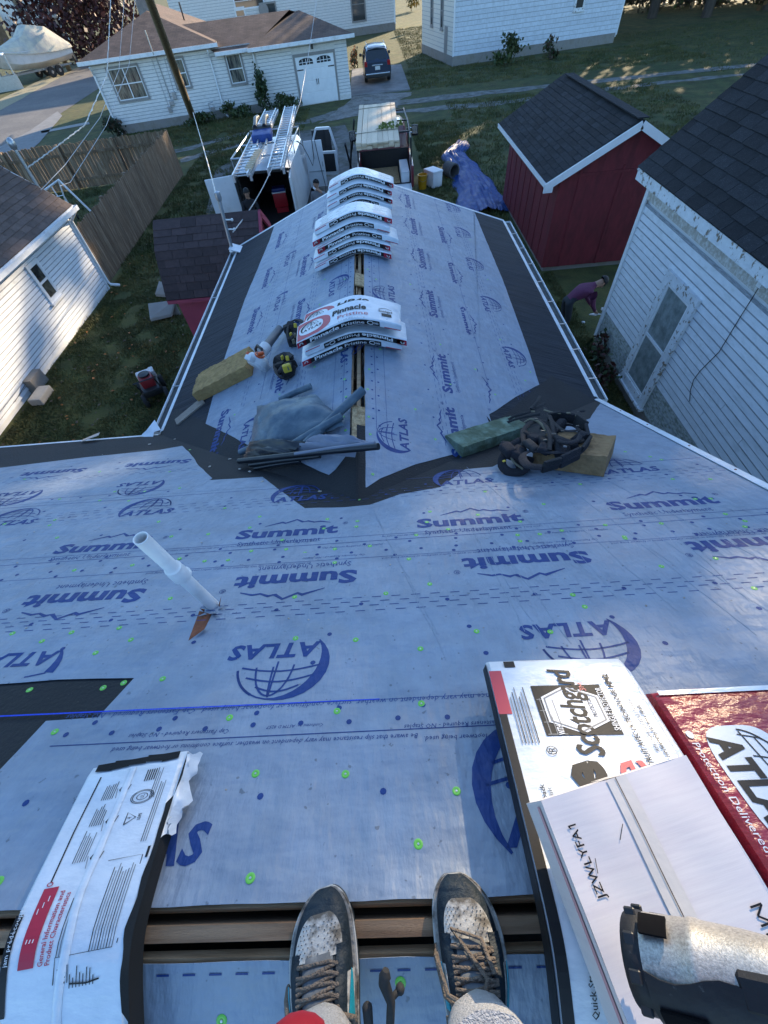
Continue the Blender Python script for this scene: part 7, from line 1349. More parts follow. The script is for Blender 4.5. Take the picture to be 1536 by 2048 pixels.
# ------------------------------------------------------------------ people
M_mar = mat('maroon_jersey', (.13, .028, .075), .8, .15, 12, .4, 30); M_ghood = mat('grey_hoodie', (.17, .175, .19), .9, .12, 14, .4, 40); M_blk = mat('black_clothes', (.012, .012, .014), .85, .2, 14, .4, 30); M_jean = mat('dark_trousers', (.035, .038, .045), .85, .2, 14, .4, 30); M_grey = mat('grey_sweatpants', (.52, .52, .53), .95, .14, 120, .8, 260); M_redj = mat('red_jacket', (.55, .014, .02), .6, .1, 10); M_wear = mat('white_shirt', (.6, .6, .6), .8); M_eye = mat('eye_dark', (.01, .008, .006), .3)
def skinmesh(J, E, R, root):
    names = list(J); idx = {n: i for i, n in enumerate(names)}
    me = bpy.data.meshes.new('tmp'); me.from_pydata([J[n] for n in names], [(idx[a], idx[b]) for a, b in E], []); o = bpy.data.objects.new('tmp', me); COL.objects.link(o)
    md = o.modifiers.new('s', 'SKIN'); md.use_smooth_shade = True; md.branch_smoothing = .6
    for i, n in enumerate(names):
        sv = me.skin_vertices[0].data[i]; r = R[n]; sv.radius = r if isinstance(r, tuple) else (r, r); sv.use_root = (n == root)
    m2 = o.modifiers.new('u', 'SUBSURF'); m2.levels = 2; m2.render_levels = 2
    dg = bpy.context.evaluated_depsgraph_get(); ev = o.evaluated_get(dg); out = bpy.data.meshes.new_from_object(ev); bpy.data.objects.remove(o); bpy.data.meshes.remove(me); return out
EDG = [('pel', 'sp'), ('sp', 'ch'), ('ch', 'nk'), ('nk', 'hd'), ('hd', 'tp')] + [e for s in 'LR' for e in (('ch', 'sh' + s), ('sh' + s, 'el' + s), ('el' + s, 'wr' + s), ('wr' + s, 'pa' + s), ('pel', 'hp' + s), ('hp' + s, 'kn' + s), ('kn' + s, 'an' + s), ('an' + s, 'to' + s))]
RAD = dict(pel=(.16, .12), sp=(.145, .11), ch=(.165, .115), nk=.055, hd=(.075, .09), tp=(.07, .085))
for s in 'LR': RAD.update({'sh' + s: .070, 'el' + s: .050, 'wr' + s: .034, 'pa' + s: .038, 'hp' + s: .095, 'kn' + s: .065, 'an' + s: .045, 'to' + s: .045})
def person(lab, J, loc, rz, top, legs, face, grip=.6, sleeves=True, hair=True, cap=None, shoes=M_black, name='person', toes=True, rad=None):
    r = thing(name, lab, 'person', loc, rz); R2 = dict(RAD); R2.update(rad or {})
    me = skinmesh(J, EDG, R2, 'pel'); o = bpy.data.objects.new('body', me); COL.objects.link(o); o.parent = r; WM[o.name] = WM[r.name]
    me.materials.clear(); [me.materials.append(m) for m in (top, legs, M_skin, shoes)]
    nm = {k: V(v) for k, v in J.items()}
    def mid(a, b_, t): return nm[a].lerp(nm[b_], t)
    pts = [(nm['hd'], 2), (nm['tp'], 2), (mid('nk', 'hd', .5), 2), (nm['ch'], 0), (nm['sp'], 0), (mid('ch', 'sp', .5), 0), (mid('sp', 'pel', .6), 0), (mid('ch', 'nk', .6), 0), (nm['pel'], 1)]
    for s in 'LR': pts += [(nm['sh' + s], 0), (mid('sh' + s, 'el' + s, .5), 0), (nm['el' + s], 0 if sleeves else 2), (mid('el' + s, 'wr' + s, .6), 0 if sleeves else 2), (mid('wr' + s, 'pa' + s, .5), 2), (nm['pa' + s], 2), (nm['hp' + s], 1), (mid('hp' + s, 'kn' + s, .5), 1), (nm['kn' + s], 1), (mid('kn' + s, 'an' + s, .5), 1), (mid('kn' + s, 'an' + s, .9), 1), (mid('an' + s, 'to' + s, .5), 3), (nm['to' + s], 3)]
    for p in me.polygons: c = p.center; p.material_index = min(pts, key=lambda q: (q[0] - c).length_squared)[1]; p.use_smooth = True
    bm_ = bmesh.new(); bm_.from_mesh(me)      # fingers: short tapered chains rooted in the palm, merged into the body mesh
    fb = MB()
    for s in 'LR':
        w_, p = nm['wr' + s], nm['pa' + s]; d = (p - w_).normalized(); e = (nm['el' + s] - w_).normalized(); side = d.cross(V((0, 0, 1))); side = (side if side.length > .2 else d.cross(V((0, 1, 0)))).normalized(); dn = d.cross(side).normalized()
        if dn.z > 0: dn = -dn
        for k, ln in enumerate((.068, .078, .072, .056)): a = p + side * (.030 - .020 * k); fb.tube([a, a + d * ln * .5 + dn * ln * .12 * grip, a + d * ln * .85 + dn * ln * .5 * grip, a + d * ln * (1 - .4 * grip) + dn * ln * .9 * grip], [.011, .010, .009, .007], 6)
        a = p - d * .03 + side * .03; fb.tube([a, a + side * .025 + d * .025 + dn * .01, a + side * .022 + d * .055 + dn * .03 * grip], [.013, .011, .008], 6)
    fm_ = bpy.data.meshes.new('f'); fm_.from_pydata(fb.v, [], fb.f); k0 = len(bm_.faces); bm_.from_mesh(fm_); bm_.faces.ensure_lookup_table()
    for f in bm_.faces[k0:]: f.material_index = 2; f.smooth = True
    bm_.to_mesh(me); bm_.free()
    hd, tp2 = nm['hd'], nm['tp']; upv = (tp2 - hd).normalized(); fwd = V(face); fwd = (fwd - upv * fwd.dot(upv)).normalized(); Mh = frame(hd.lerp(tp2, .45), upv.cross(fwd) * -1, fwd)
    if Mh.col[2].to_3d().dot(upv) < 0: Mh = frame(hd.lerp(tp2, .45), upv.cross(fwd), fwd)
    def fp(n, b, m, sm=60): b.v = [tuple(Mh @ V(p)) for p in b.v]; return part(n, b, m, r, smooth=sm)
    b = MB(); b.grid(lambda u, v: ((.094 + .01 * sin(u * 40) * .3) * cos(2 * pi * u) * sin(pi * .56 * v + .001), -.012 + .104 * sin(2 * pi * u) * sin(pi * .56 * v + .001) - .01, .035 + .095 * cos(pi * .56 * v)), 20, 8)
    fp('cap' if cap else 'hair', b, cap or M_hair)
    if cap: b = MB(); b.slab([(-.07, .08, .06), (.07, .08, .06), (.06, .16, .05), (-.06, .16, .05)], .006); fp('cap_peak', b, cap)
    b = MB(); b.sphere((0, .095, -.015), (.014, .022, .024), n=8, m=6); fp('nose', b, M_skin)
    for s in (-1, 1): b = MB(); b.sphere((s * .033, .082, .015), (.013, .008, .007), n=8, m=5); fp('eye', b, M_eye); b = MB(); b.box((s * .033, .088, .034), (.034, .008, .007)); fp('eyebrow', b, M_hair); b = MB(); b.sphere((s * .082, -.005, -.005), (.010, .02, .03), n=8, m=6); fp('ear', b, M_skin)
    b = MB(); b.box((0, .086, -.062), (.045, .008, .010), b=.003); fp('mouth', b, mat('lips', (.22, .08, .07), .5))
    return r
def standing(**kw):
    J = dict(pel=(0, 0, .96), sp=(0, .0, 1.16), ch=(0, .0, 1.36), nk=(0, .01, 1.50), hd=(0, .03, 1.60), tp=(0, .03, 1.68))
    for s, k in (('L', -1), ('R', 1)): J.update({'sh' + s: (k * .19, 0, 1.42), 'el' + s: (k * .25, -.02, 1.14), 'wr' + s: (k * .26, .06, .90), 'pa' + s: (k * .26, .08, .82), 'hp' + s: (k * .09, 0, .90), 'kn' + s: (k * .10, .03, .50), 'an' + s: (k * .11, 0, .09), 'to' + s: (k * .12, .14, .05)})
    J.update(kw); return J
# bending man in maroon between the houses
Jb = standing(pel=(-.30, 0, .86), sp=(-.12, 0, 1.0), ch=(.10, 0, 1.06), nk=(.24, 0, 1.10), hd=(.34, 0, 1.12), tp=(.41, 0, 1.15), shL=(.13, .19, 1.03), shR=(.13, -.19, 1.03), elL=(.22, .22, .76), elR=(.20, -.22, .76), wrL=(.36, .14, .58), wrR=(.34, -.14, .58), paL=(.42, .10, .53), paR=(.40, -.10, .53), hpL=(-.30, .10, .82), hpR=(-.30, -.10, .82), knL=(-.24, .11, .45), knR=(-.22, -.12, .45), anL=(-.36, .11, .09), anR=(-.36, -.12, .09), toL=(-.22, .12, .05), toR=(-.22, -.12, .05))
pm = gz(1140, 668); person('person in a maroon jersey bending over on the grass beside the clapboard house', Jb, (pm.x, pm.y, 0), radians(5), M_mar, M_jean, (.7, 0, -.6), rad=dict(ch=(.20, .17), sp=(.18, .15), pel=(.17, .15)))
wb = V((pm.x + .55, pm.y + .0, .44)); b = MB(); b.grid(lambda u, v: (-.19 + .38 * u, -.13 + .26 * v, .06 - .12 * v + .02 * sin(u * 6)), 8, 6, thick=.02); b.box((.05, .06, .08), (.06, .05, .05), b=.01); single('shirt_bundle', 'white folded sheet held by the bending person in maroon', 'sheet', b, M_wear, smooth=50).location = wb
b = MB(); b.box((0, 0, .02), (.07, .06, .03), b=.008); single('paper_scrap', 'small white scrap on the grass near the bending person', 'litter', b, M_white).location = gz(1166, 646)
# two men at the van
pv = gz(513, 505); pv = V((-4.02, 15.35, 0)); Jv = standing(elL=(-.24, .12, 1.14), wrL=(-.10, .26, 1.06), paL=(-.02, .30, 1.04), elR=(.24, .10, 1.14), wrR=(.12, .26, 1.04), paR=(.05, .31, 1.02))
person('person in black clothes with short dark hair at the open rear doors of the van', Jv, pv, radians(192), M_blk, M_blk, (.1, .85, .15))
pg_ = V((-1.88, 15.5, 0)); Jg = standing(elL=(-.40, .10, 1.30), wrL=(-.24, .22, 1.50), paL=(-.15, .23, 1.56), tp=(0, .0, 1.685), hd=(0, .035, 1.60))
dr = person('person in a grey hoodie and dark cap drinking beside the white van', Jg, pg_, radians(158), M_ghood, M_jean, (-.2, .8, .2), cap=M_blk)
b = MB(); b.lathe([(.0001, 0), (.026, 0), (.026, .09), (.022, .10), (.0001, .10)], I4, 12); cn = single('drink_can', 'white drink can lifted to the mouth of the person in the grey hoodie', 'can', b, M_alum, smooth=40); cn.matrix_world = (Matrix.Translation(pg_) @ RZ(radians(158))) @ T(-.06, .20, 1.555) @ RY(1.2) @ RX(.3)

# ------------------------------------------------------------------ the person standing on the ridge and their shoes
Jp = standing(pel=(-.075, -.10, .80), sp=(-.075, -.13, 1.0), ch=(-.07, -.17, 1.20), nk=(-.065, -.16, 1.36), hd=(-.06, -.12, 1.46), tp=(-.06, -.10, 1.54), shL=(-.26, -.16, 1.26), shR=(.12, -.16, 1.26), elL=(-.31, -.05, 1.06), elR=(.19, -.05, 1.06), wrL=(-.15, .155, 1.30), wrR=(.14, .155, 1.30), paL=(-.115, .195, 1.335), paR=(.115, .195, 1.335), hpL=(-.165, -.10, .74), hpR=(.02, -.10, .74), knL=(-.235, -.085, .42), knR=(.065, -.085, .42), anL=(-.215, -.085, .10), anR=(.075, -.085, .08), toL=(-.225, -.03, .05), toR=(.077, -.03, .045))
RYP = -.275
rider = person('person standing astride the ridge in grey sweatpants and red jacket, feet only', Jp, (0, RYP, RZ0 - .005), 0, M_redj, M_grey, (0, .7, -.7), grip=.3, name='person', shoes=M_grey, rad={'knL': .075, 'knR': .075, 'anL': .040, 'anR': .036, 'toL': .018, 'toR': .018, 'pel': (.15, .11), 'hpL': .09, 'hpR': .09, 'paL': .03, 'paR': .03})
M_navyl = mat('navy_leather', (.010, .020, .030), .6, .25, 14, .35, 60, col2=(.035, .04, .04), c2s=10, c2t=(.58, .85), spec=.3); M_dirtw = mat('dirty_white_leather', (.42, .415, .39), .65, .10, 20, .2, 60, col2=(.085, .075, .06), c2s=11, c2t=(.50, .60)); M_mid = mat('dirty_midsole', (.34, .31, .27), .75, .2, 26, .4, 60, col2=(.12, .10, .085), c2s=22, c2t=(.46, .66)); M_teal = mat('teal_leather', (.012, .27, .36), .45, .12, 20); M_lace = mat('brown_lace', (.155, .125, .10), .95, .25, 60, .6, 200); M_sock = mat('sock_blue_grey', (.20, .27, .40), .95, .1, 60, .5, 200); M_out = mat('outsole_black', (.016, .024, .030), .7, .2, 30)
def shoe(lab, M, mir, droop):
    r = thing('sneaker', lab, 'shoe', M=M, group='sneakers of the person on the ridge'); L = .298
    def hw(s):           # half width along the length, s: 0 heel - 1 toe
        return .0455 * min(1, (s / .07)) ** .5 * (1 + .34 * sin(pi * min(1, max(0, (s - .12) / .84))) ** 1.1) * (max(0.0, 1 - ((s - .70) / .305) ** 3.0) if s > .70 else 1) ** .5
    def cx_(s): return mir * (.010 * sin(pi * s) - .010 * s * s)
    def top(s):
        pts = ((0, .075), (.12, .082), (.24, .098), (.34, .092), (.48, .074), (.62, .056), (.78, .046), (.9, .036), (1, .016))
        for (a, x), (b_, y) in zip(pts, pts[1:]):
            if s <= b_: t = (s - a) / (b_ - a); t = t * t * (3 - 2 * t); return x + (y - x) * t
        return pts[-1][1]
    base = .024
    def U(s, th, off=0.0):      # th 0 right .. pi left
        w_ = hw(s) * .97 + off; h = top(s) + off; c, q = cos(th), sin(th)
        return (cx_(s) + w_ * (abs(c) ** .62) * (1 if c > 0 else -1), L * s - .5 * L + (off * 1.2 if s > .9 else 0), base + h * (abs(q) ** .72))
    S_ = [.004 + .992 * (1 - (1 - i / 36) ** 1.35) for i in range(37)]
    b = MB(); b.grid(lambda u, v: U(S_[int(round(u * 36))], pi * v), 36, 22); part('upper', b, M_navyl, r, smooth=70)
    for nm2, z0, z1, k, m in (('midsole', .008, .032, 1.075, M_mid), ('outsole', -.002, .012, 1.12, M_out)):
        ring = [(cx_(s) + hw(s) * k, L * s * (1 + .02 * (k - 1) * 8) - .5 * L - .003) for s in S_] + [(cx_(s) - hw(s) * k, L * s * (1 + .02 * (k - 1) * 8) - .5 * L - .003) for s in reversed(S_[1:-1])]
        b = MB(); n = len(ring); vs = [(x, y, z0) for x, y in ring] + [(x * 1.0, y, (z0 + z1) / 2) for x, y in ring] + [(cx_(0) + (x) * .985, y * .992, z1) for x, y in ring]
        b.add(vs, [(i, (i + 1) % n, n + (i + 1) % n, n + i) for i in range(n)] + [(n + i, n + (i + 1) % n, 2 * n + (i + 1) % n, 2 * n + i) for i in range(n)] + [tuple(range(2 * n, 3 * n)), tuple(range(n - 1, -1, -1))]); part(nm2, b, m, r, smooth=40)
    b = MB(); b.tube([(cx_(s) + hw(s) * 1.085, L * s * 1.01 - .5 * L - .003, .027) for s in S_[3:]] + [(cx_(s) - hw(s) * 1.085, L * s * 1.01 - .5 * L - .003, .027) for s in reversed(S_[3:-1])], .0032, 5); part('stitched_welt', b, M_dirtw, r, smooth=60)
    # white perforated toe box, shield shaped
    def tb2(u, v):
        s = .575 + .265 * u; wth = (.74 - .10 * u) * (max(0.02, 1 - max(0, u - .35) ** 2 * 2.1)) ** .5; return U(s, pi / 2 + (v - .5) * 2 * wth * .98, .0030)
    b = MB(); b.grid(tb2, 14, 14, thick=.002); part('toe_box', b, M_dirtw, r, smooth=70)
    b = MB()
    for i in range(8):
        for j in range(7):
            u, v = .12 + .095 * i, .14 + .12 * j + (.06 if i % 2 else 0)
            if v < .92: p = V(tb2(u, v)); b.lathe([(.0011, 0), (.0011, .0012), (.0001, .0012)], frame(p + V((0, 0, .0008)), (1, 0, 0), (0, 1, -.3)), 6)
    part('perforation', b, M_eye, r, kind='stuff')
    b = MB()
    for sgn in (-1, 1): b.grid(lambda u, v: U(.20 + .43 * u, pi / 2 + sgn * (.34 + .62 * v + .10 * u), .0028 + .002 * sin(pi * v)), 16, 6, thick=.002)
    part('eyestay', b, M_navyl, r, smooth=70)
    b = MB(); b.grid(lambda u, v: U(.16 + .44 * u, pi / 2 + (v - .5) * .62, .0012 + .004 * sin(pi * v)), 12, 6); b.grid(lambda u, v: (cx_(.2) + (v - .5) * .056, L * (.30 - .14 * u) - .5 * L, base + .098 + .050 * u - .012 * (2 * v - 1) ** 2), 6, 6, thick=.006); part('tongue', b, mat('grey_tongue', (.12, .13, .14), .9, .3, 30, col2=(.3, .3, .28), c2s=12, c2t=(.5, .7)), r, smooth=70)
    for sgn in (-1, 1):
        b = MB(); b.grid(lambda u, v: U(.22 + .24 * u, pi / 2 + sgn * (.86 + .50 * v), .0052), 10, 6, thick=.0015); part('side_panel', b, M_dirtw, r, smooth=70)
        b = MB(); b.grid(lambda u, v: U(.22 + .25 * u, pi / 2 + sgn * (.96 + (.34 * v - .06) * (1 - u) ** .7 + .10 * u), .0078), 12, 4, thick=.0015); part('side_swoosh', b, M_teal, r, smooth=70)
    b = MB(); rd = random.Random(3 + mir)
    for k in range(6):
        s0 = .255 + .055 * k; a0, a1 = .50 - .01 * k, .50 - .01 * k
        b.tube([U(s0 + (.012 if mir > 0 else -.008), pi / 2 - a0, .006), U(s0 + .02, pi / 2 - .2, .0095), U(s0 + .028, pi / 2 + .2, .0095), U(s0 + .03, pi / 2 + a1, .006)], .0040, 6, flat=.6)
        if k < 5: b.tube([U(s0 + .055, pi / 2 - a0, .006), U(s0 + .035, pi / 2, .012), U(s0, pi / 2 + a1, .006)], .0038, 6, flat=.6)
    part('lace', b, M_lace, r, smooth=60)
    b = MB()
    if droop:
        for pts in ([U(.22, pi / 2 - .1, .016), U(.26, pi / 2 + .7, .02), U(.40, pi / 2 + 1.2, .012), U(.46, pi / 2 + 1.45, .010), U(.36, pi / 2 + 1.55, .014), U(.22, pi / 2 + 1.35, .018), U(.14, pi / 2 + .9, .02), U(.12, pi / 2 + .3, .03)], [U(.23, pi / 2, .018), U(.27, pi / 2 - .5, .02), U(.22, pi / 2 - 1.0, .016), U(.12, pi / 2 - 1.15, .012), U(.06, pi / 2 - .9, .016)], [U(.2, pi / 2 + .4, .022), U(.17, pi / 2 + 1.0, .018), U(.11, pi / 2 + 1.2, .012)]): b.tube(pts, .0052, 6, flat=.7)
    else:
        for pts in ([U(.24, pi / 2, .020), U(.32, pi / 2 + .6, .022), U(.46, pi / 2 + 1.1, .012), U(.56, pi / 2 + 1.35, .010), U(.50, pi / 2 + 1.2, .014), U(.30, pi / 2 + .9, .014), U(.24, pi / 2 + .2, .022)], [U(.24, pi / 2, .020), U(.40, pi / 2 - .1, .02), U(.58, pi / 2 + .1, .016), U(.66, pi / 2 + .35, .010), U(.60, pi / 2 - .12, .016), U(.42, pi / 2 - .25, .02)], [U(.24, pi / 2, .022), U(.2, pi / 2 - .8, .02), U(.12, pi / 2 - 1.0, .012)], [U(.24, pi / 2, .022), U(.2, pi / 2 + .8, .02), U(.10, pi / 2 + 1.0, .012)]): b.tube(pts, .0042, 6, flat=.7)
        b.sphere(U(.245, pi / 2, .020), (.012, .011, .008), n=8, m=6)
    part('lace_loop', b, M_lace, r, smooth=60)
    b = MB(); b.lathe([(.041, .0), (.040, .05), (.042, .12), (.0001, .12)], T(cx_(.17), -.5 * L + .05, base + .05), 18); part('sock', b, M_sock, r, smooth=60)
    b = MB(); b.lathe([(.050, .0), (.056, .006), (.058, .05), (.064, .12), (.068, .20), (.0001, .20)], T(cx_(.15), -.5 * L + .052, base + (.105 if droop else .125)), 24)
    b.v = [(x + .003 * mnoise.noise((x * 60, y * 60, z * 40)), y + .004 * mnoise.noise((x * 50, z * 50, 3)), z + .008 * mnoise.noise((x * 20, y * 20, 7))) for x, y, z in b.v]; part('trouser_cuff', b, M_grey, r, smooth=60)
    return r
shoe('scuffed navy and white sneaker with loose brown laces on the left foot', T(-.236, -.280, 4.335) @ RZ(radians(11)) @ RX(radians(-4)) @ Matrix.Diagonal((1.14, .89, 1, 1)), -1, True)
shoe('scuffed navy and white sneaker, laces tied in a bow, on the right foot', T(.079, -.262, 4.335) @ RZ(radians(0)) @ RX(radians(-4)) @ Matrix.Diagonal((1.14, .89, 1, 1)), 1, False)

b = MB(); pj = at_d(598, 2070, .80); b.tube([(-.16, -.42, 5.15), (-.15, -.38, 5.02), tuple(pj)], [.05, .045, .022], 10); b.sphere(tuple(pj), (.034, .018, .03), n=12, m=8)
part('jacket_hem', b, M_redj, rider, smooth=60, world=True)
# ------------------------------------------------------------------ trees, shrubs, grass, fallen leaves
M_bark = mat('bark', (.075, .058, .045), .95, .3, 3, .8, 14, stretch=(3, 3, .6))
def leafmat(n, c, var=.45, rough=.6):
    m = mat(n, c, rough, var, .9, coord='World', detail=8); m.node_tree.nodes['Principled BSDF'].inputs['Transmission Weight'].default_value = 0; return m
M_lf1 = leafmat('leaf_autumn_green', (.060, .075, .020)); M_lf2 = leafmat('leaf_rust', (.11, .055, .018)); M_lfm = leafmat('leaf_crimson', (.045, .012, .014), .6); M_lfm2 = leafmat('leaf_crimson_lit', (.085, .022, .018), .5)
M_lfg = leafmat('leaf_shrub', (.035, .058, .018)); M_lfy = leafmat('leaf_yellow', (.30, .19, .035)); M_lfd = leafmat('leaf_conifer', (.016, .035, .014)); M_lfb = leafmat('leaf_brown', (.070, .048, .030)); M_flw = leafmat('white_bloom', (.55, .54, .50), .1); M_lfo = leafmat('leaf_orange', (.32, .11, .02))
SUNH = SUND.normalized()
lit = []       # (point, radius): places the photograph shows in sun between the leaves
def sunlit(p, r): lit.append((V(p), r))
R = random.Random(11)
for k in range(26): sunlit((-8.7, R.uniform(5.0, 13.6), R.uniform(.2, 2.0)), R.uniform(.2, .75))
for px in ((945, 262), (925, 275), (890, 300), (872, 325), (866, 345), (880, 300)): sunlit(gz(*px), .7)
for px, z in (((500, 330), 2.3), ((520, 250), 2.5), ((560, 300), 2.3), ((575, 250), 2.3), ((760, 250), 2.0), ((770, 225), 2.0), ((480, 300), 2.3)): sunlit(gz(*px, z), .42)
for px in ((1330, 1600), (1400, 1720), (1470, 1860)): sunlit(gz(*px, 4.72), .17)
for px in ((1545, 1225),): q = MP(*px); sunlit(MF @ V((q[0], q[1], 0)), .0)
for px in ((230, 930), (60, 985)): q = MP(*px); sunlit(MF @ V((q[0], q[1], 0)), .08)
for px in ((60, 330), (130, 318), (230, 292), (330, 262), (20, 340), (300, 300)): sunlit(gz(*px, 1.3), .8)
for px in ((795, 350), (850, 60), (830, 75)): sunlit(gz(*px, .6), .5)
def blocked(c, s):
    for p, r in lit:
        d = c - p; t = d.dot(SUNH)
        if t > 0 and (d - SUNH * t).length < (r + s * .42) * (.72 + .9 * mnoise.noise((c.x * .9, c.z * .9, c.y * .3))): return True
    return False
def crown(mb, c, rad, n, s, rnd, mats=1, carve=False, clumps=None, flat=1.0):
    K = clumps or max(5, int(n / 90)); cen = []
    for k in range(K):
        while True:
            v = V((rnd.uniform(-1, 1), rnd.uniform(-1, 1), rnd.uniform(-1, 1)))
            if .25 < v.length < 1: break
        cen.append(V((c[0] + v.x * rad[0] * .82, c[1] + v.y * rad[1] * .82, c[2] + v.z * rad[2] * .85)))
    for i in range(n):
        k = cen[int(rnd.random() * K)]; g = .26
        p = V((k.x + rnd.gauss(0, rad[0] * g), k.y + rnd.gauss(0, rad[1] * g), k.z + rnd.gauss(0, rad[2] * g * .8)))
        z = s * rnd.uniform(.6, 1.35)
        if carve and blocked(p, z): continue
        leafquad(mb, p, z, rnd, int(rnd.random() * mats))
    return cen
def limbs(mb, base, top, cen, r0, rnd, n=9):
    base, top = V(base), V(top); mb.tube([base, base.lerp(top, .35) + V((rnd.uniform(-.2, .2), rnd.uniform(-.2, .2), 0)), top], [r0, r0 * .72, r0 * .25], 9)
    for k in range(min(n, len(cen))):
        t = rnd.uniform(.35, .85); a = base.lerp(top, t); e = cen[k]; mb.tube([a, a.lerp(e, .5) + V((0, 0, .06 * (e - a).length)), e], [r0 * .34, r0 * .2, r0 * .06], 6)
def tree(name, lab, base, ht, rad, n, s, mts, seed, carve=False, cz=None, cat='tree', grp=None, r0=None):
    rnd = random.Random(seed); base = V(base); t = thing(name, lab, cat, tuple(base), 0, grp); mb = MB(); c = base + V((0, 0, cz or ht - rad[2])); cen = crown(mb, c, rad, n, s, rnd, len(mts), carve)
    part('crown', mb, mts, t, world=True); b = MB(); limbs(b, base, c + V((0, 0, rad[2] * .6)), cen, r0 or ht * .022, rnd, 12); part('trunk', b, M_bark, t, smooth=60, world=True); return t
ca, sa_ = cos(SUN_AZ), sin(SUN_AZ)
labs = ['tall autumn tree beyond the white barn, nearest its left end', 'tall rusty leaved tree standing behind the middle of the white barn', 'tall green tree just behind the right end of the white barn', 'big thinning tree on the upper lawn right of the barn', 'big spreading tree on the upper lawn beyond the brown hedge', 'large leafy tree above the red shed roof at the lot edge', 'large rust green tree at the far right of the hedge', 'broad tree beyond the charcoal roof of the clapboard house']
for k, (cc, dd2) in enumerate(((-20, 66), (-15.5, 69), (-11, 66), (-6.5, 64), (-2, 63), (2.5, 66), (7, 62), (11.5, 66))):  # tree row added for shade, crowns carved open along sun rays to chosen spots
    tree('autumn_tree', labs[k], (ca * cc + sa_ * dd2, -sa_ * cc + ca * dd2, 0), 28, (4.0, 4.0, 12.3), 5800, .66, [M_lf1, M_lf2], 40 + k, True, 15.6, grp='tall trees at the back of the lots', r0=.42)
for dx in (-3, 0, 3, 6): sunlit(bo + V((dx * .5, dx * .7, 1.2)), 1.3); sunlit(bo + V((dx, dx, 2.6)), 1.2)
c = at_d(172, 40, 86); tree('crimson_tree', 'dark crimson leaved tree behind the bungalow beside the street', (c.x, c.y, 0), 12, (7.6, 7.6, 5.4), 9000, .46, [M_lfm, M_lfm, M_lfm2], 3, True, max(4.5, c.z))
c = gz(30, 60); tree('yellow_tree', 'yellow autumn tree at the far end of the street', (c.x - 6, c.y + 8, 0), 15, (8, 8, 6), 1500, .8, [M_lfy, M_lfo], 5)
c = gz(115, 45); tree('green_tree', 'yellow green tree behind the street house, above the lamp', (c.x, c.y + 20, 0), 16, (8, 8, 6), 1500, .8, [M_lf1, M_lfy], 6)
def shrub(lab, p, rad, n, s, mts, seed, name='shrub', z=None, grp=None, stems=3):
    rnd = random.Random(seed); p = V((p[0], p[1], 0)); t = thing(name, lab, 'shrub' if name != 'weed' else 'weed', tuple(p), 0, grp); mb = MB(); c = p + V((0, 0, z or rad[2] * .95)); cen = crown(mb, c, rad, n, s, rnd, len(mts), clumps=max(4, n // 60))
    for i, v in enumerate(mb.v):
        if v[2] < .02: mb.v[i] = (v[0], v[1], .02)
    part('foliage', mb, mts, t, world=True); b = MB()
    for k in range(stems): e = cen[k % len(cen)]; b.tube([p + V((.05 * k, 0, 0)), p.lerp(e, .5) + V((0, 0, .1)), e], .018, 5)
    part('stem', b, M_bark, t, world=True); return t
G2 = 'low shrubs along the bungalow wall'
shrub('dark shrub with pale blooms under the big bungalow window', gz(286, 250), (.9, .6, .65), 700, .20, [M_lfg, M_lfb, M_flw], 1)
shrub('round dark shrub at the left corner of the bungalow', gz(238, 272), (.7, .6, .5), 400, .2, [M_lfd, M_lfb], 2)
shrub('tall narrow evergreen against the bungalow beside the garage', lp(9.25, -.75, 0), (.42, .42, 1.05), 700, .17, [M_lfd, M_lfg], 3, 'conifer_shrub')
for k, (t, w_, h_, l) in enumerate(((4.7, .7, .3, 'low green plant left of the gas meter'), (5.5, .6, .3, 'low leafy plant at the bungalow base under the small window'), (7.0, .5, .42, 'spiky green plant by the middle downspout'), (8.1, .7, .35, 'low shrub under the window beside the conifer'), (10.2, .7, .42, 'green shrub by the left part of the garage wall'), (11.0, .55, .40, 'green shrub nearest the garage door'))): shrub(l, lp(t, -.7, 0), (w_, .4, h_), 260, .16, [M_lfg, M_lfg, M_lf1], 20 + k)
shrub('bushy weeds at the base of the white barn, larger clump', gz(1008, 131), (1.0, .5, .75), 480, .22, [M_lfg, M_lf1], 30); shrub('smaller bushy weed at the middle of the barn base', gz(1098, 120), (.6, .4, .6), 260, .2, [M_lfg, M_lfb], 31)
shrub('orange autumn plants in the gap between garage and dark car', gz(708, 138), (.35, .6, .7), 300, .16, [M_lfo, M_lfb, M_lfg], 32); shrub('sunlit round shrub on the far lawn above the barn', gz(822, 22), (1.5, 1.2, 1.1), 500, .3, [M_lf1, M_lfy], 33)
for k in range(8): shrub(('brown hedge clump right behind the barn corner', 'second brown hedge clump from the barn', 'third brown hedge clump on the upper lawn', 'fourth brown hedge clump on the upper lawn', 'fifth hedge clump, over the red shed ridge', 'sixth hedge clump towards the dark roof', 'seventh hedge clump near the dark roof', 'hedge clump closest to the charcoal roof')[k], gz(1275 + 42 * k, 26 - 3 * k), (1.5, 1.1, .95), 420, .30, [M_lfb, M_lfb, M_lf1], 50 + k, 'hedge_shrub', grp='brown hedge at the lot edge')
for k, (px, l) in enumerate((((1198, 715), 'dry brown weeds at the clapboard house corner'), ((1206, 755), 'purple brown weeds in the gap by the gutter'), ((1214, 785), 'tangled dry weeds against the mossy boards near the valley'))): shrub(l, gz(*px) + V((-.15, 0, 0)), (.30, .35, .35), 170, .10, [M_lfb, M_lfm2, M_lfg], 70 + k, 'weed', stems=5)
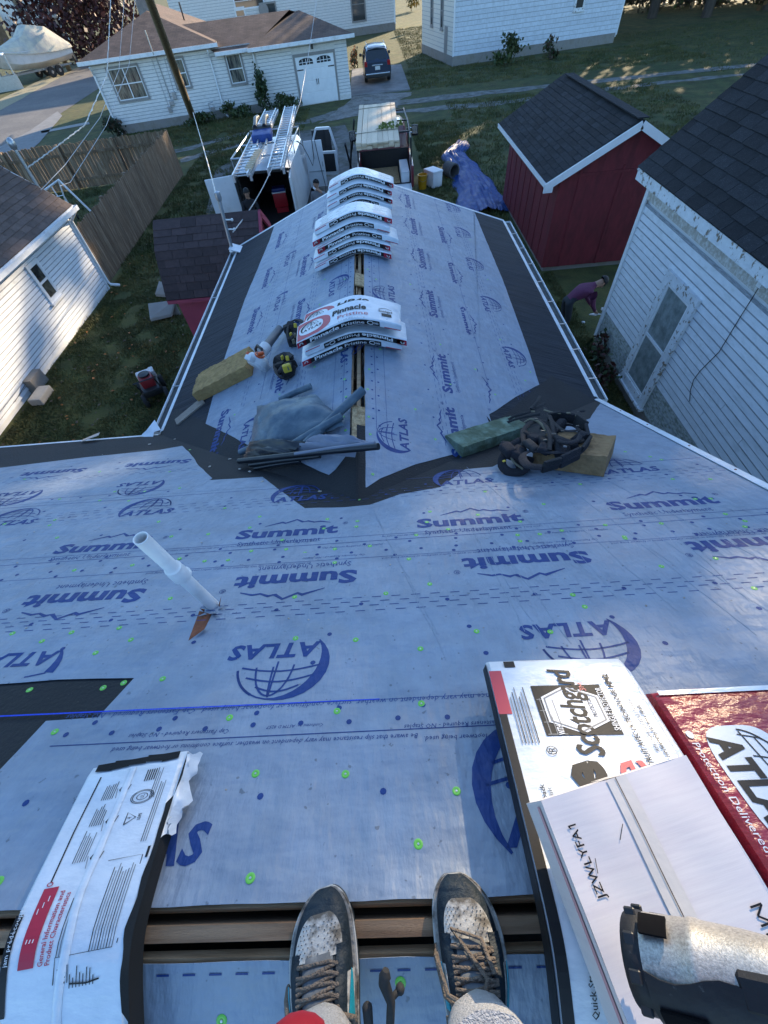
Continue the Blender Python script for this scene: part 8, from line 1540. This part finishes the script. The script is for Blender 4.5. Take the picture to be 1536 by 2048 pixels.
for k, cc in enumerate((-13, -7, -1.5, 4, 9.5, 15, 20.5, 26)):  # undergrowth row added to block low sun below the crowns
    dd2 = 74 + 2 * (k % 2); shrub(('dark undergrowth behind the white barn', 'undergrowth thicket behind the right end of the barn', 'dark thicket behind the upper lawn hedge, nearest the barn', 'second dark thicket behind the hedge', 'third dark thicket behind the hedge', 'fourth dark thicket, over the shed roof', 'fifth dark thicket beyond the charcoal roof', 'last thicket beyond the clapboard house')[k], (ca * cc + sa_ * dd2, -sa_ * cc + ca * dd2), (4.8, 2.8, 5.0), 4200, .62, [M_lf1, M_lfb], 90 + k, 'thicket', grp='thicket at the back of the lots')
# grass blades, mown short, thicker close to the house
M_gr = mat('grass_blade', (.052, .066, .014), .8, .4, .8, coord='World', col2=(.135, .110, .034), c2s=.7, c2t=(.40, .68), detail=8)
R = random.Random(77)
def grass(regs, hmul, kname, lab):
    mb = MB(); vs, fs = [], []
    for (x0, x1, y0, y1, n) in regs:
        for i in range(n):
            x, y = R.uniform(x0, x1), R.uniform(y0, y1)
            k = mnoise.noise((x * 1.3, y * 1.3, 3)); k2 = mnoise.noise((x * .35, y * .35, 8))
            if k < -.35 + R.random() * .3: continue
            h = hmul * R.uniform(.6, 1.4) * (1 + .6 * k2); a = R.uniform(0, 6.28); w_ = .011 * hmul / .055; lx, ly = R.gauss(0, h * .5), R.gauss(0, h * .5); j = len(vs)
            vs += [(x - w_ * cos(a), y - w_ * sin(a), .0), (x + w_ * cos(a), y + w_ * sin(a), .0), (x + lx, y + ly, h)]; fs.append((j, j + 1, j + 2))
    mb.v, mb.f, mb.m = vs, fs, [0] * len(fs); o = part(kname, mb, M_gr); o['kind'] = 'stuff'; o['label'] = lab; o['category'] = 'grass'
grass([(-8.6, -3.0, 2.5, 9, 45000), (-8.7, -4.6, 9, 14.5, 30000), (2.55, 4.7, 4.5, 12.1, 26000)], .055, 'grass', 'short mown grass in the yards close beside the house')
grass([(-9.2, -5.2, 14.5, 30, 22000), (1.9, 4.3, 12, 30, 18000), (4.3, 16, 18, 34, 30000), (-16, -4, 30.5, 36.5, 18000), (2.6, 22, 38.5, 46, 20000), (-18, -9.6, 15, 24.5, 12000), (3, 10, 47, 74, 16000), (20, 40, 34, 52, 12000)], .09, 'grass', 'rougher grass of the lawns farther out by the alley')
mb = MB(); R = random.Random(5)
for i in range(1500):
    if i < 700: x, y = R.uniform(2.5, 18), R.uniform(14, 46)
    elif i < 1000: x, y = R.uniform(-8.6, -3), R.uniform(3, 14)
    else: x, y = R.uniform(-16, -4), R.uniform(14, 34)
    n = len(mb.v); s = R.uniform(.03, .06); a = R.uniform(0, 6.28); z = R.uniform(.03, .06)
    mb.v += [(x + s * cos(a), y + s * sin(a), z), (x - s * .6 * sin(a), y + s * .6 * cos(a), z + .015), (x - s * cos(a), y - s * sin(a), z), (x + s * .6 * sin(a), y - s * .6 * cos(a), z + .01)]; mb.f.append((n, n + 1, n + 2, n + 3)); mb.m.append(R.choice((0, 0, 1)))
o = part('fallen_leaves', mb, [M_lfb, M_lfo]); o['kind'] = 'stuff'; o['label'] = 'dry fallen leaves scattered over the lawns'; o['category'] = 'leaves'

for o in bpy.data.objects:
    if o.name.startswith(('printed_text', 'label_panel', 'eyestay')): o['kind'] = 'stuff'
